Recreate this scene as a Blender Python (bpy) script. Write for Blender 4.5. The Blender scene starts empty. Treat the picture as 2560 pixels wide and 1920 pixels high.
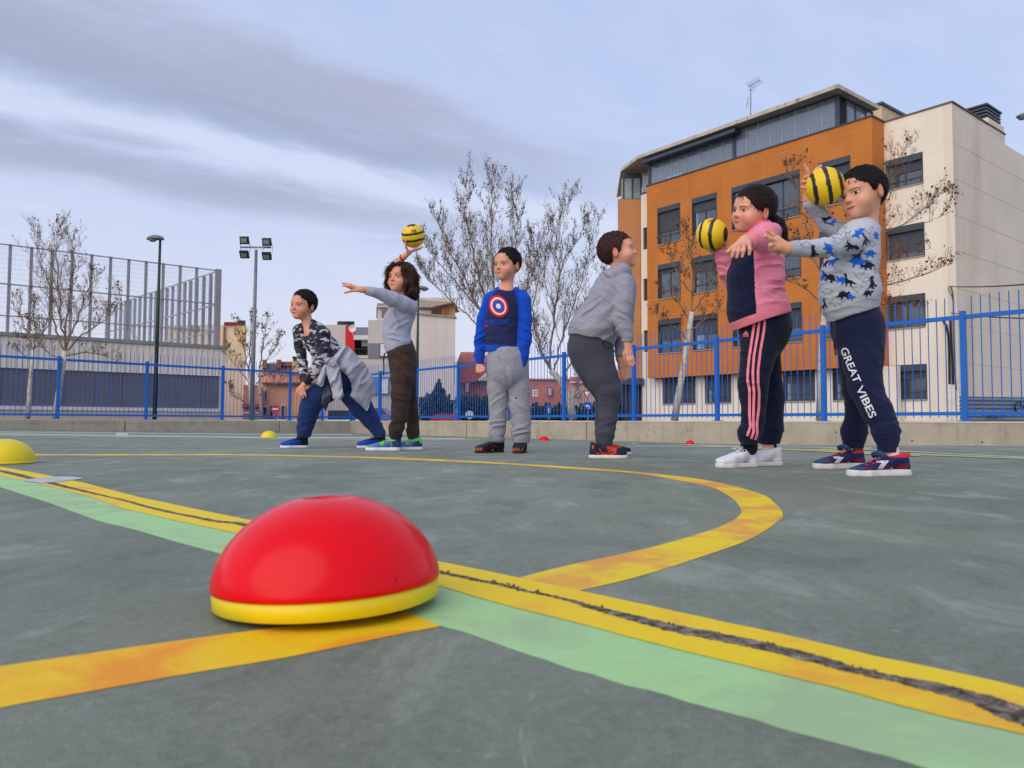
import bpy, math, random
import numpy as np
from mathutils import Vector, Matrix
from mathutils.bvhtree import BVHTree
from mathutils.geometry import delaunay_2d_cdt
SC = bpy.context.scene
COL = SC.collection
R = math.radians
# ---------------------------------------------------------------- camera
FPX = 1920.0
CAMZ = 0.2
TH = math.atan(96 / 1920)
RHO = 0.0037
_f = np.array([0, math.cos(TH), math.sin(TH)])
_r0 = np.array([1.0, 0, 0])
_u0 = np.array([0, -math.sin(TH), math.cos(TH)])
_r = _r0 * math.cos(RHO) + _u0 * math.sin(RHO)
_u = _u0 * math.cos(RHO) - _r0 * math.sin(RHO)
CAM = np.array([0, 0, CAMZ])
cd = bpy.data.cameras.new('camera')
cam = bpy.data.objects.new('camera', cd)
COL.objects.link(cam)
cd.sensor_width = 36
cd.lens = FPX / 2560 * 36
cd.clip_start = 0.05
cd.clip_end = 3000
cam.matrix_world = Matrix(((_r[0], _u[0], -_f[0], 0), (_r[1], _u[1], -_f[1], 0), (_r[2], _u[2], -_f[2], CAMZ), (0, 0, 0, 1)))
cd.dof.use_dof = True
cd.dof.focus_distance = 4.0
cd.dof.aperture_fstop = 11
SC.camera = cam
SC.view_settings.view_transform = 'Standard'
SC.view_settings.look = 'None'
SC.view_settings.exposure = 0.30
SC.view_settings.gamma = 1
SC.render.resolution_x = 1024
SC.render.resolution_y = 768


def L(r, g, b):
    f = lambda c: (c / 255 / 12.92) if c / 255 <= 0.04045 else ((c / 255 + 0.055) / 1.055) ** 2.4
    return (f(r), f(g), f(b))


# ---------------------------------------------------------------- node helper
class NT:
    def __init__(s, tree):
        s.t = tree
        s.n = tree.nodes
        s.l = tree.links

    def new(s, typ, **kw):
        n = s.n.new(typ)
        for k, v in kw.items():
            setattr(n, k, v)
        return n

    def put(s, sock, v):
        if isinstance(v, bpy.types.NodeSocket):
            s.l.new(v, sock)
        elif v is not None:
            if hasattr(sock.default_value, '__len__'):
                v = tuple(v) if hasattr(v, '__len__') else (v,) * len(sock.default_value)
                if len(sock.default_value) == 4 and len(v) == 3:
                    v = v + (1,)
            sock.default_value = v

    def math(s, op, a, b=None, c=None, clamp=False):
        n = s.new('ShaderNodeMath', operation=op, use_clamp=clamp)
        s.put(n.inputs[0], a)
        if b is not None: s.put(n.inputs[1], b)
        if c is not None: s.put(n.inputs[2], c)
        return n.outputs[0]

    def vmath(s, op, a, b=None, out=0):
        n = s.new('ShaderNodeVectorMath', operation=op)
        s.put(n.inputs[0], a)
        if b is not None: s.put(n.inputs[1], b)
        return n.outputs['Value'] if op in ('DOT_PRODUCT', 'LENGTH') else n.outputs[0]

    def mix(s, f, a, b, blend='MIX'):
        n = s.new('ShaderNodeMix', data_type='RGBA', blend_type=blend)
        s.put(n.inputs['Factor'], f)
        s.put(n.inputs['A'] if False else n.inputs[6], a)
        s.put(n.inputs[7], b)
        return n.outputs[2]

    def ss(s, x, lo, hi, a=0.0, b=1.0):
        n = s.new('ShaderNodeMapRange', interpolation_type='SMOOTHSTEP')
        s.put(n.inputs[0], x)
        for i, v in enumerate((lo, hi, a, b)): n.inputs[i + 1].default_value = v
        return n.outputs[0]

    def noise(s, vec, scale, detail=4, rough=0.55, dist=0.0, out='Fac'):
        n = s.new('ShaderNodeTexNoise')
        if vec is not None: s.l.new(vec, n.inputs['Vector'])
        n.inputs['Scale'].default_value = scale
        n.inputs['Detail'].default_value = detail
        n.inputs['Roughness'].default_value = rough
        n.inputs['Distortion'].default_value = dist
        return n.outputs[out]

    def voro(s, vec, scale, feature='F1', out='Distance'):
        n = s.new('ShaderNodeTexVoronoi', feature=feature)
        if vec is not None: s.l.new(vec, n.inputs['Vector'])
        n.inputs['Scale'].default_value = scale
        return n.outputs[out]

    def mapping(s, vec, scale=(1, 1, 1), rot=(0, 0, 0), loc=(0, 0, 0)):
        n = s.new('ShaderNodeMapping')
        s.l.new(vec, n.inputs[0])
        n.inputs['Scale'].default_value = scale
        n.inputs['Rotation'].default_value = rot
        n.inputs['Location'].default_value = loc
        return n.outputs[0]

    def ramp(s, fac, stops):
        n = s.new('ShaderNodeValToRGB')
        s.put(n.inputs[0], fac)
        e = n.color_ramp.elements
        while len(e) < len(stops): e.new(0.5)
        for i, (p, c) in enumerate(stops):
            e[i].position = p
            e[i].color = tuple(c) + ((1,) if len(c) == 3 else ())
        return n.outputs[0]


# ---------------------------------------------------------------- world
SUN_EL, SUN_AZ = R(34), R(214)      # azimuth clockwise from +Y: behind the camera, a little to its left
W = bpy.data.worlds.new('World')
SC.world = W
W.use_nodes = True
t = NT(W.node_tree)
for n in list(t.n): t.n.remove(n)
geo = t.new('ShaderNodeTexCoord').outputs['Generated']
sky = t.new('ShaderNodeTexSky', sky_type='NISHITA', sun_disc=False)
sky.sun_elevation = SUN_EL
sky.sun_rotation = SUN_AZ
sky.air_density = 1.2
sky.dust_density = 2.0
bgs = t.vmath('SCALE', sky.outputs[0])
bgs.node.inputs['Scale'].default_value = 0.9   # times the background strength 0.1
sp = t.new('ShaderNodeSeparateXYZ')
t.l.new(geo, sp.inputs[0])
zc = t.math('MAXIMUM', sp.outputs[2], 0.0)
den = t.math('ADD', zc, 0.08)
px_ = t.math('DIVIDE', sp.outputs[0], den)
py_ = t.math('DIVIDE', sp.outputs[1], den)
cu = t.math('ADD', t.math('MULTIPLY', px_, .82), t.math('MULTIPLY', py_, .57))
cv = t.math('ADD', t.math('MULTIPLY', px_, -.57), t.math('MULTIPLY', py_, .82))
cmb = t.new('ShaderNodeCombineXYZ')
t.l.new(t.math('MULTIPLY', cu, 0.45), cmb.inputs[0])
t.l.new(cv, cmb.inputs[1])
w1 = t.noise(cmb.outputs[0], 1.6, 5, .55, .3)
w2 = t.noise(cmb.outputs[0], 5.0, 6, .6, .6)
wob = t.math('ADD', t.math('MULTIPLY', t.math('SUBTRACT', w1, .5), .55), t.math('MULTIPLY', t.math('SUBTRACT', w2, .5), .34))
v = t.math('ADD', cv, wob)
b1 = t.math('MULTIPLY', t.ss(v, 1.58, 1.80), t.ss(v, 2.02, 2.24, 1, 0))
b2 = t.math('MULTIPLY', t.ss(v, 2.32, 2.55), t.ss(v, 2.6, 2.95, 1, 0))
fade = t.ss(cu, 0.7, 2.0, 1, 0.0)
b1 = t.math('MULTIPLY', b1, t.ss(cu, 0.9, 2.2, 1, 0))
b2 = t.math('MULTIPLY', b2, t.ss(cu, 0.7, 2.2, .85, 0))
band = t.math('ADD', b1, b2, clamp=True)
# overcast veil: lavender white, bluer overhead and to the right
w3 = t.noise(cmb.outputs[0], 1.1, 5, .6, .5)
veil = t.ramp(zc, [(0.0, (.74, .74, .84)), (0.12, (.66, .70, .88)), (0.35, (.50, .60, .88)), (1.0, (.40, .51, .80))])
veil = t.mix(t.ss(w3, .35, .75, 0, .42), veil, (.72, .75, .90))
veil = t.mix(t.math('MULTIPLY', t.ss(w2, .45, .8), .22), veil, (.78, .79, .90))
cl = t.mix(t.ss(v, 1.62, 2.12), (.46, .485, .64), (.315, .36, .50))
cl = t.mix(t.ss(w2, .3, .7, 0, .35), cl, (.44, .44, .60))
veil = t.mix(t.math('MULTIPLY', t.math('MULTIPLY', t.ss(v, 2.1, 2.25), t.ss(v, 2.3, 2.45, 1, 0)), .4), veil, (.76, .80, .93))
skyc = t.mix(t.math('MULTIPLY', band, t.ss(w2, .2, .65, .62, .9)), veil, cl)
skyc = t.mix(t.ss(sp.outputs[2], -0.02, 0.0, 1, 0), skyc, (.25, .25, .25))
skyv = t.vmath('SCALE', skyc)
skyv.node.inputs['Scale'].default_value = 9.0
mixs = t.mix(0.86, bgs, skyv)
bg = t.new('ShaderNodeBackground')
t.l.new(mixs, bg.inputs[0])
bg.inputs[1].default_value = 0.1
wo = t.new('ShaderNodeOutputWorld')
t.l.new(bg.outputs[0], wo.inputs[0])
# ---------------------------------------------------------------- sun (veiled)
sd = bpy.data.lights.new('sun', 'SUN')
sd.energy = 1.5
sd.angle = R(70)
sd.color = (1, .88, .74)
sun = bpy.data.objects.new('sun', sd)
COL.objects.link(sun)
sdir = Vector((math.sin(SUN_AZ) * math.cos(SUN_EL), math.cos(SUN_AZ) * math.cos(SUN_EL), math.sin(SUN_EL)))
sun.rotation_euler = sdir.to_track_quat('Z', 'Y').to_euler()


# ---------------------------------------------------------------- photo geometry
def ray(px, py):
    d = _f + _r * (px - 1280) / FPX + _u * (960 - py) / FPX
    return d / d[1]


def P(px, py, Y):
    return CAM + ray(px, py) * Y


def drop(X, Y):
    g = np.clip((np.asarray(X, float) + 14.5) / 11.0, 0, 1)
    g = .235 * g * (2 - g)
    s = np.clip((np.asarray(Y, float) - 5.5) / 11.5, 0, 1)
    return .2 + g * s * s * (3 - 2 * s)


def gz(X, Y): return CAMZ - drop(X, Y)


def G(px, py, up=0.0):
    d = ray(px, py)
    Y = 5.0
    for _ in range(60):
        Yn = (drop(d[0] * Y, Y) - up) / max(-d[2], 1e-4)
        Y = .5 * Y + .5 * min(Yn, 60)
    return np.array([d[0] * Y, Y, CAMZ + d[2] * Y])


# ---------------------------------------------------------------- objects
def tag(o, label=None, cat=None, group=None, kind=None):
    if label: o['label'] = label
    if cat: o['category'] = cat
    if group: o['group'] = group
    if kind: o['kind'] = kind
    return o


def thing(name, loc, label, cat, group=None):
    o = bpy.data.objects.new(name, None)
    o.empty_display_size = .2
    COL.objects.link(o)
    o.location = loc
    return tag(o, label, cat, group)


def wloc(o):
    v = Vector((0, 0, 0))
    while o is not None:
        v += o.location
        o = o.parent
    return v


def mkobj(name, verts, faces, mat, parent=None, smooth=False, cols=None, mats=None, fmat=None):
    """verts in world coordinates; the object's origin goes to its parent's place"""
    me = bpy.data.meshes.new(name)
    V = np.asarray(verts, dtype=np.float64).reshape(-1, 3)
    if parent is not None:
        V = V - np.array(wloc(parent))
    if isinstance(faces, np.ndarray):
        nf, k = faces.shape
        me.vertices.add(len(V))
        me.vertices.foreach_set('co', V.astype(np.float32).ravel())
        me.loops.add(nf * k)
        me.loops.foreach_set('vertex_index', faces.astype(np.int32).ravel())
        me.polygons.add(nf)
        me.polygons.foreach_set('loop_start', np.arange(0, nf * k, k, dtype=np.int32))
        me.polygons.foreach_set('loop_total', np.full(nf, k, dtype=np.int32))
        me.update(calc_edges=True)
    else:
        me.from_pydata([tuple(x) for x in V], [], faces)
    if smooth: me.polygons.foreach_set('use_smooth', [True] * len(me.polygons))
    if mats:
        for m in mats: me.materials.append(m)
        if fmat is not None: me.polygons.foreach_set('material_index', np.asarray(fmat, dtype=np.int32))
    elif mat: me.materials.append(mat)
    if cols is not None:
        a = me.color_attributes.new('Col', 'FLOAT_COLOR', 'POINT')
        c = np.ones((len(V), 4), dtype=np.float32)
        c[:, :3] = cols
        a.data.foreach_set('color', c.ravel())
    me.update()
    o = bpy.data.objects.new(name, me)
    COL.objects.link(o)
    if parent is not None: o.parent = parent
    return o


class MB:
    """collects boxes, tubes and prisms in world coordinates"""
    def __init__(s): s.v, s.f = [], []

    def add(s, vs, fs):
        n = len(s.v)
        s.v += [tuple(x) for x in vs]
        s.f += [tuple(i + n for i in f) for f in fs]

    def hexa(s, p):
        s.add(p, [(0, 3, 2, 1), (4, 5, 6, 7), (0, 1, 5, 4), (1, 2, 6, 5), (2, 3, 7, 6), (3, 0, 4, 7)])

    def box(s, c, d, ax=(1, 0, 0), ay=(0, 1, 0), az=(0, 0, 1)):
        c = np.array(c, float)
        a, b, e = [np.array(k, float) * q / 2 for k, q in zip((ax, ay, az), d)]
        s.hexa([c - a - b - e, c + a - b - e, c + a + b - e, c - a + b - e, c - a - b + e, c + a - b + e, c + a + b + e, c - a + b + e])

    def fbox(s, fr, u0, u1, z0, z1, n0, n1):
        p = [fr.pt(u, z, n) for z in (z0, z1) for (u, n) in ((u0, n0), (u1, n0), (u1, n1), (u0, n1))]
        s.hexa(p)

    def tube(s, pts, rad, seg=6, cap=True):
        pts = [np.array(p, float) for p in pts]
        if not hasattr(rad, '__len__'): rad = [rad] * len(pts)
        rings = []
        up = None
        for i, p in enumerate(pts):
            t_ = pts[min(i + 1, len(pts) - 1)] - pts[max(i - 1, 0)]
            t_ /= max(np.linalg.norm(t_), 1e-9)
            if up is None: up = np.array([0, 0, 1.0]) if abs(t_[2]) < .9 else np.array([1.0, 0, 0])
            a = np.cross(t_, up)
            a /= max(np.linalg.norm(a), 1e-9)
            b = np.cross(a, t_)
            up = b
            rings.append([p + rad[i] * (a * math.cos(2 * math.pi * k / seg) + b * math.sin(2 * math.pi * k / seg)) for k in range(seg)])
        n = len(s.v)
        for r_ in rings: s.v += [tuple(x) for x in r_]
        for i in range(len(rings) - 1):
            for k in range(seg):
                k2 = (k + 1) % seg
                s.f.append((n + i * seg + k, n + i * seg + k2, n + (i + 1) * seg + k2, n + (i + 1) * seg + k))
        if cap:
            s.f.append(tuple(n + k for k in reversed(range(seg))))
            s.f.append(tuple(n + (len(rings) - 1) * seg + k for k in range(seg)))

    def prism(s, poly, vec):
        """poly: list of 3-D points; extruded by vec"""
        k = len(poly)
        a = [np.array(p, float) for p in poly]
        b = [p + np.array(vec, float) for p in a]
        s.add(a + b, [tuple(range(k)), tuple(reversed(range(k, 2 * k)))] + [(i, (i + 1) % k, k + (i + 1) % k, k + i) for i in range(k)])

    def lathe(s, prof, c, seg=48, ax=None):
        n = len(s.v)
        for r_, z in prof:
            for k in range(seg):
                a = 2 * math.pi * k / seg
                s.v.append((c[0] + r_ * math.cos(a), c[1] + r_ * math.sin(a), c[2] + z))
        for i in range(len(prof) - 1):
            for k in range(seg):
                k2 = (k + 1) % seg
                s.f.append((n + i * seg + k, n + i * seg + k2, n + (i + 1) * seg + k2, n + (i + 1) * seg + k))

    def build(s, name, mat, parent=None, smooth=False, label=None, **kw):
        o = mkobj(name, s.v, s.f, mat, parent, smooth, **kw)
        if label: o['label'] = label
        return o


class Frame:
    """vertical plane through p0 with horizontal direction u (to the right); n points at the viewer"""
    def __init__(s, p0, u):
        s.p0 = np.array([p0[0], p0[1], 0.0])
        u = np.array([u[0], u[1], 0.0])
        s.u = u / np.linalg.norm(u)
        s.n = np.array([s.u[1], -s.u[0], 0.0])

    def pt(s, u, z, n=0.0): return s.p0 + s.u * u + s.n * n + np.array([0, 0, z])

    def px(s, x, y, n=0.0):
        d = ray(x, y)
        q = s.p0 + s.n * n
        k = np.dot(q - np.array([0, 0, 0]), s.n) / np.dot(d, s.n)
        w = CAM + d * k
        return float(np.dot(w - s.p0, s.u)), float(w[2])


# ---------------------------------------------------------------- materials
def mat(name, col, rough=.75, var=.12, scale=3.0, bump=0.0, bscale=30.0, metal=0.0, attr=False, spec=.4, streak=None, coat=0.0, sheen=0.0, sss=0.0, dirt=None, trans=None):
    m = bpy.data.materials.new(name)
    m.use_nodes = True
    t = NT(m.node_tree)
    b = t.n['Principled BSDF']
    oc = t.new('ShaderNodeTexCoord').outputs['Object']
    if attr:
        base = t.new('ShaderNodeVertexColor', layer_name='Col').outputs[0]
    else:
        base = None
        c = tuple(col) + (1,)
    n = t.noise(oc, scale, 5, .6)
    f = t.ss(n, .25, .75, 1 - var, 1 + var)
    vec = t.new('ShaderNodeVectorMath', operation='SCALE')
    if base is not None: t.l.new(base, vec.inputs[0])
    else: vec.inputs[0].default_value = col
    t.l.new(f, vec.inputs['Scale'])
    out = vec.outputs[0]
    if streak:   # (colour, amount) stains running down
        mp = t.mapping(oc, (streak[2], streak[2], streak[2] * .08))
        sn = t.noise(mp, 1.0, 6, .65)
        out = t.mix(t.ss(sn, .5, .78, 0, streak[1]), out, streak[0])
    if dirt:
        dn = t.noise(oc, dirt[2], 6, .7, .4)
        out = t.mix(t.ss(dn, .5, .72, 0, dirt[1]), out, dirt[0])
    t.put(b.inputs['Base Color'], out)
    b.inputs['Roughness'].default_value = rough
    b.inputs['Metallic'].default_value = metal
    b.inputs['Specular IOR Level'].default_value = spec
    if coat:
        b.inputs['Coat Weight'].default_value = coat
        b.inputs['Coat Roughness'].default_value = .12
    if sheen:
        b.inputs['Sheen Weight'].default_value = sheen
        b.inputs['Sheen Roughness'].default_value = .5
    if sss:
        b.inputs['Subsurface Weight'].default_value = sss
        b.inputs['Subsurface Radius'].default_value = (.012, .004, .002)
        b.inputs['Subsurface Scale'].default_value = 1.0
    if bump:
        bn = t.noise(oc, bscale, 5, .6)
        bp = t.new('ShaderNodeBump')
        bp.inputs['Strength'].default_value = bump
        bp.inputs['Distance'].default_value = .01
        t.l.new(bn, bp.inputs['Height'])
        t.l.new(bp.outputs[0], b.inputs['Normal'])
    return m


def dup(root, dx):
    r = root.copy()
    COL.objects.link(r)
    r.location = Vector(root.location) + Vector(dx)
    for ch in list(root.children):
        c = ch.copy()
        COL.objects.link(c)
        c.parent = r
        for g in list(ch.children):
            q = g.copy()
            COL.objects.link(q)
            q.parent = c
    return r
# ================================================================ setting
def court_mat():
    m = bpy.data.materials.new('court_concrete')
    m.use_nodes = True
    t = NT(m.node_tree)
    b = t.n['Principled BSDF']
    oc = t.new('ShaderNodeTexCoord').outputs['Object']
    big = t.noise(t.mapping(oc, (1, .7, 1)), .9, 6, .62, .6)
    mid = t.noise(t.mapping(oc, (1, .55, 1)), 5.5, 7, .68, .8)
    fine = t.noise(oc, 60, 5, .7)
    spk = t.noise(oc, 260, 2, .5)
    c = t.mix(t.ss(big, .35, .68), L(104, 113, 95), L(134, 142, 122))
    c = t.mix(t.ss(mid, .52, .66, 0, .5), c, L(164, 174, 153))
    c = t.mix(t.ss(mid, .34, .46, .5, 0), c, L(82, 89, 75))
    g2 = t.noise(oc, 130, 4, .8)
    c = t.mix(t.ss(g2, .30, .48, .5, 0), c, L(74, 78, 66))
    c = t.mix(t.ss(g2, .54, .72, 0, .5), c, L(172, 178, 160))
    wm = t.noise(oc, 1.7, 4, .6)
    c = t.mix(t.ss(wm, .5, .75, 0, .35), c, L(134, 124, 104))
    c = t.mix(t.ss(fine, .3, .75, .0, .3), c, L(150, 152, 146))
    c = t.mix(t.ss(spk, .64, .74, 0, .55), c, L(62, 64, 60))
    gr = t.noise(oc, 620, 3, .75)
    c = t.mix(t.ss(gr, .25, .5, .6, 0), c, L(60, 64, 58))
    c = t.mix(t.ss(gr, .52, .78, 0, .6), c, L(186, 190, 176))
    st = t.noise(oc, 11, 7, .78, 1.2)
    c = t.mix(t.ss(st, .56, .66, 0, .38), c, L(82, 86, 76))
    st2 = t.noise(t.mapping(oc, (1, .4, 1), loc=(4, 7, 0)), 19, 8, .8, 2.0)
    c = t.mix(t.ss(st2, .60, .68, 0, .34), c, L(182, 188, 172))
    c = t.mix(t.ss(t.noise(t.mapping(oc, (1, .35, 1)), 2.6, 8, .75, 1.5), .60, .70, 0, .22), c, L(184, 188, 170))
    t.put(b.inputs['Base Color'], c)
    rr = t.ss(mid, .3, .7, .78, .62)
    t.put(b.inputs['Roughness'], rr)
    b.inputs['Specular IOR Level'].default_value = .35
    bp = t.new('ShaderNodeBump')
    bp.inputs['Strength'].default_value = .6
    bp.inputs['Distance'].default_value = .0025
    t.l.new(t.math('ADD', t.noise(oc, 260, 5, .7), t.math('MULTIPLY', mid, 2.0)), bp.inputs['Height'])
    t.l.new(bp.outputs[0], b.inputs['Normal'])
    return m


def paint_mat(name, base, worn, amt, dark=L(112, 112, 96), sc=7.0, lo=.45):
    m = bpy.data.materials.new(name)
    m.use_nodes = True
    t = NT(m.node_tree)
    b = t.n['Principled BSDF']
    oc = t.new('ShaderNodeTexCoord').outputs['Object']
    n1 = t.noise(oc, sc, 6, .65, .7)
    n2 = t.noise(oc, 46, 6, .72)
    n3 = t.noise(oc, 140, 3, .6)
    c = t.mix(t.ss(n1, lo, lo + .2, 0, amt), base, worn)
    c = t.mix(t.ss(n2, .2, .8, 0, .22), c, tuple(x * .72 for x in base))
    c = t.mix(t.ss(n2, .66, .74, 0, .55), c, dark)
    c = t.mix(t.ss(n3, .70, .78, 0, .5), c, dark)
    t.put(b.inputs['Base Color'], c)
    b.inputs['Roughness'].default_value = .62
    b.inputs['Specular IOR Level'].default_value = .35
    bp = t.new('ShaderNodeBump')
    bp.inputs['Strength'].default_value = .3
    bp.inputs['Distance'].default_value = .002
    t.l.new(t.noise(oc, 150, 4, .6), bp.inputs['Height'])
    t.l.new(bp.outputs[0], b.inputs['Normal'])
    return m


def on_line(px, p, d):
    k = ray(px, 1000)[0]
    # p + a d = Y*(k,1)
    a = (k * p[1] - p[0]) / (d[0] - k * d[1])
    return np.array([p[0] + a * d[0], p[1] + a * d[1]])


def linept(px, h): return np.array([(px - 1280) / FPX * (1.8 * FPX / h), 1.8 * FPX / h])


LA, LB = linept(145, 158), linept(725, 126)
RA, RB = linept(1041, 134), linept(2412, 277)
LD = (LB - LA) / np.linalg.norm(LB - LA)
RD = (RB - RA) / np.linalg.norm(RB - RA)
_a = np.linalg.solve(np.array([LD, -RD]).T, RA - LA)
CORNER = LA + _a[0] * LD
WTOP = CAMZ + .045
M_court = court_mat()
# court slab: gently falling away towards the walls
xs = np.concatenate([np.arange(-26, -3, .5), np.arange(-3, 3, .25), np.arange(3, 22, .5)])
ys = np.concatenate([np.arange(-6, 0, .5), np.arange(0, 8, .2), np.arange(8, 32, .5)])
X, Y = np.meshgrid(xs, ys)
V = np.stack([X.ravel(), Y.ravel(), gz(X, Y).ravel()], 1)
nrm = lambda D: np.array([D[1], -D[0]])


def inside(x, y, m=.15):
    p = np.array([x, y])
    return np.dot(p - CORNER, nrm(LD)) > -m and np.dot(p - CORNER, nrm(RD)) < 1e9 and np.dot(p - CORNER, np.array([-RD[1], RD[0]])) < m


F = []
nx = len(xs)
sgnR = 1 if np.dot(-CORNER, np.array([RD[1], -RD[0]])) > 0 else -1
sgnL = 1 if np.dot(-CORNER, np.array([LD[1], -LD[0]])) > 0 else -1
for j in range(len(ys) - 1):
    for i in range(nx - 1):
        c = np.array([(xs[i] + xs[i + 1]) / 2, (ys[j] + ys[j + 1]) / 2]) - CORNER
        if sgnR * np.dot(c, np.array([RD[1], -RD[0]])) > -.2 and sgnL * np.dot(c, np.array([LD[1], -LD[0]])) > -.2:
            a = j * nx + i
            F.append((a, a + 1, a + 1 + nx, a + nx))
tag(mkobj('playground_court', V, F, M_court, smooth=True), kind='structure')
M_street = mat('street_asphalt', (.06, .06, .062), .85, .2, .6, .3, 40)
mkobj('street', [(-900, -200, -.29), (900, -200, -.29), (900, 1800, -.29), (-900, 1800, -.29)], [(0, 1, 2, 3)], M_street)['kind'] = 'structure'


def sheet(name, upper, lower, m, up, step=.12, kind='structure', jag=0.0, seed=0):
    """strip on the court between two pixel polylines"""
    rs = random.Random(seed)
    A = [G(*p) for p in upper]
    B = [G(*p) for p in lower]

    def resample(Q, n):
        Q = np.array(Q)[:, :2]
        s = np.concatenate([[0], np.cumsum(np.linalg.norm(np.diff(Q, axis=0), axis=1))])
        tt = np.linspace(0, s[-1], n)
        return np.stack([np.interp(tt, s, Q[:, 0]), np.interp(tt, s, Q[:, 1])], 1)
    ln = sum(np.linalg.norm(A[i + 1] - A[i]) for i in range(len(A) - 1))
    n = max(8, int(ln / step))
    a, b = resample(A, n), resample(B, n)
    vs, fs = [], []
    for i in range(n):
        d = b[i] - a[i]
        d = d / max(np.linalg.norm(d), 1e-6)
        p = a[i] + d * rs.uniform(-1, 1) * jag
        q = b[i] + d * rs.uniform(-1, 1) * jag
        for w in (0, .25, .5, .75, 1.0):
            r_ = p * (1 - w) + q * w
            vs.append((r_[0], r_[1], gz(r_[0], r_[1]) + up))
    for i in range(n - 1):
        for k in range(4):
            fs.append((i * 5 + k, i * 5 + k + 1, i * 5 + 6 + k, i * 5 + 5 + k))
    o = mkobj(name, vs, fs, m)
    if kind: o['kind'] = kind
    return o


M_yel = paint_mat('yellow_line_paint', L(240, 205, 12), L(232, 150, 50), .75, sc=5.5, lo=.50)
M_yel2 = paint_mat('yellow_arc_paint', L(240, 208, 16), L(228, 150, 70), .95, sc=5, lo=.40)
M_yel3 = paint_mat('yellow_near_line_paint', L(240, 196, 10), L(240, 140, 24), .9, sc=6, lo=.42)
M_green = paint_mat('green_line_paint', L(168, 210, 142), L(160, 186, 138), .9, dark=L(120, 128, 108), sc=6, lo=.44)
M_white = paint_mat('white_line_paint', L(190, 196, 192), L(150, 158, 152), .7, sc=6)
M_pale = paint_mat('faded_yellow_line_paint', L(190, 180, 110), L(150, 150, 120), .7, sc=6)
U = [(-260, 1130), (-100, 1152), (0, 1167), (73, 1180), (122, 1189), (212, 1208), (346, 1243), (468, 1269), (635, 1303), (860, 1353), (1087, 1403), (1295, 1445), (1449, 1478), (1684, 1529), (1924, 1581), (2187, 1642), (2449, 1696), (2560, 1723), (2700, 1757), (2860, 1800)]
CK = [(-260, 1136), (-100, 1161), (0, 1178), (102, 1202), (163, 1218), (281, 1245), (386, 1273), (529, 1302), (622, 1316), (850, 1380), (1096, 1432), (1218, 1457), (1313, 1478), (1435, 1507), (1557, 1543), (1693, 1575), (1842, 1604), (2029, 1649), (2187, 1691), (2344, 1725), (2475, 1762), (2560, 1794), (2700, 1840), (2860, 1895)]
LY = [(-260, 1142), (-100, 1170), (0, 1189), (102, 1210), (228, 1243), (309, 1272), (447, 1304), (602, 1336), (850, 1402), (1101, 1468), (1286, 1520), (1422, 1553), (1593, 1600), (1736, 1636), (1924, 1681), (2082, 1720), (2344, 1791), (2560, 1836), (2700, 1874), (2860, 1925)]
GL = [(-260, 1165), (-100, 1195), (0, 1218), (122, 1257), (244, 1302), (350, 1328), (447, 1357), (561, 1387), (800, 1462), (1101, 1564), (1200, 1594), (1400, 1665), (1563, 1712), (1830, 1786), (2029, 1843), (2239, 1901), (2400, 1950), (2650, 2040)]
sheet('green_line', [(p[0], p[1] - 3) for p in LY[:-1]], GL, M_green, .0003, .022, jag=.0026, seed=3)
sheet('yellow_line', U, LY, M_yel, .0010, .03, jag=.0012, seed=4)
OUT = [(1449, 1478), (1602, 1441), (1738, 1398), (1874, 1349), (1946, 1303), (1957, 1285), (1937, 1258), (1896, 1233), (1783, 1204), (1670, 1188), (1557, 1177), (1422, 1167), (1241, 1156), (1060, 1147), (900, 1141.5), (618, 1135.5), (447, 1135.5), (77, 1136), (-150, 1139)]
INN = [(1295, 1446), (1422, 1414), (1648, 1364), (1801, 1317), (1847, 1290), (1851, 1272), (1828, 1245), (1774, 1217.5), (1670, 1197), (1580, 1183), (1422, 1172), (1241, 1160), (1060, 1151.5), (900, 1145), (618, 1139), (447, 1139), (77, 1139), (-150, 1142)]


def smoothline(Q, n=14):
    """Catmull-Rom through ground positions, returned as ground points"""
    P_ = [G(*q)[:2] for q in Q]
    out = []
    for i in range(len(P_) - 1):
        p0, p1, p2, p3 = P_[max(i - 1, 0)], P_[i], P_[i + 1], P_[min(i + 2, len(P_) - 1)]
        for k in range(n):
            s = k / n
            out.append(.5 * (2 * p1 + (p2 - p0) * s + (2 * p0 - 5 * p1 + 4 * p2 - p3) * s * s + (3 * p1 - p0 - 3 * p2 + p3) * s ** 3))
    out.append(P_[-1])
    return out


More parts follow.
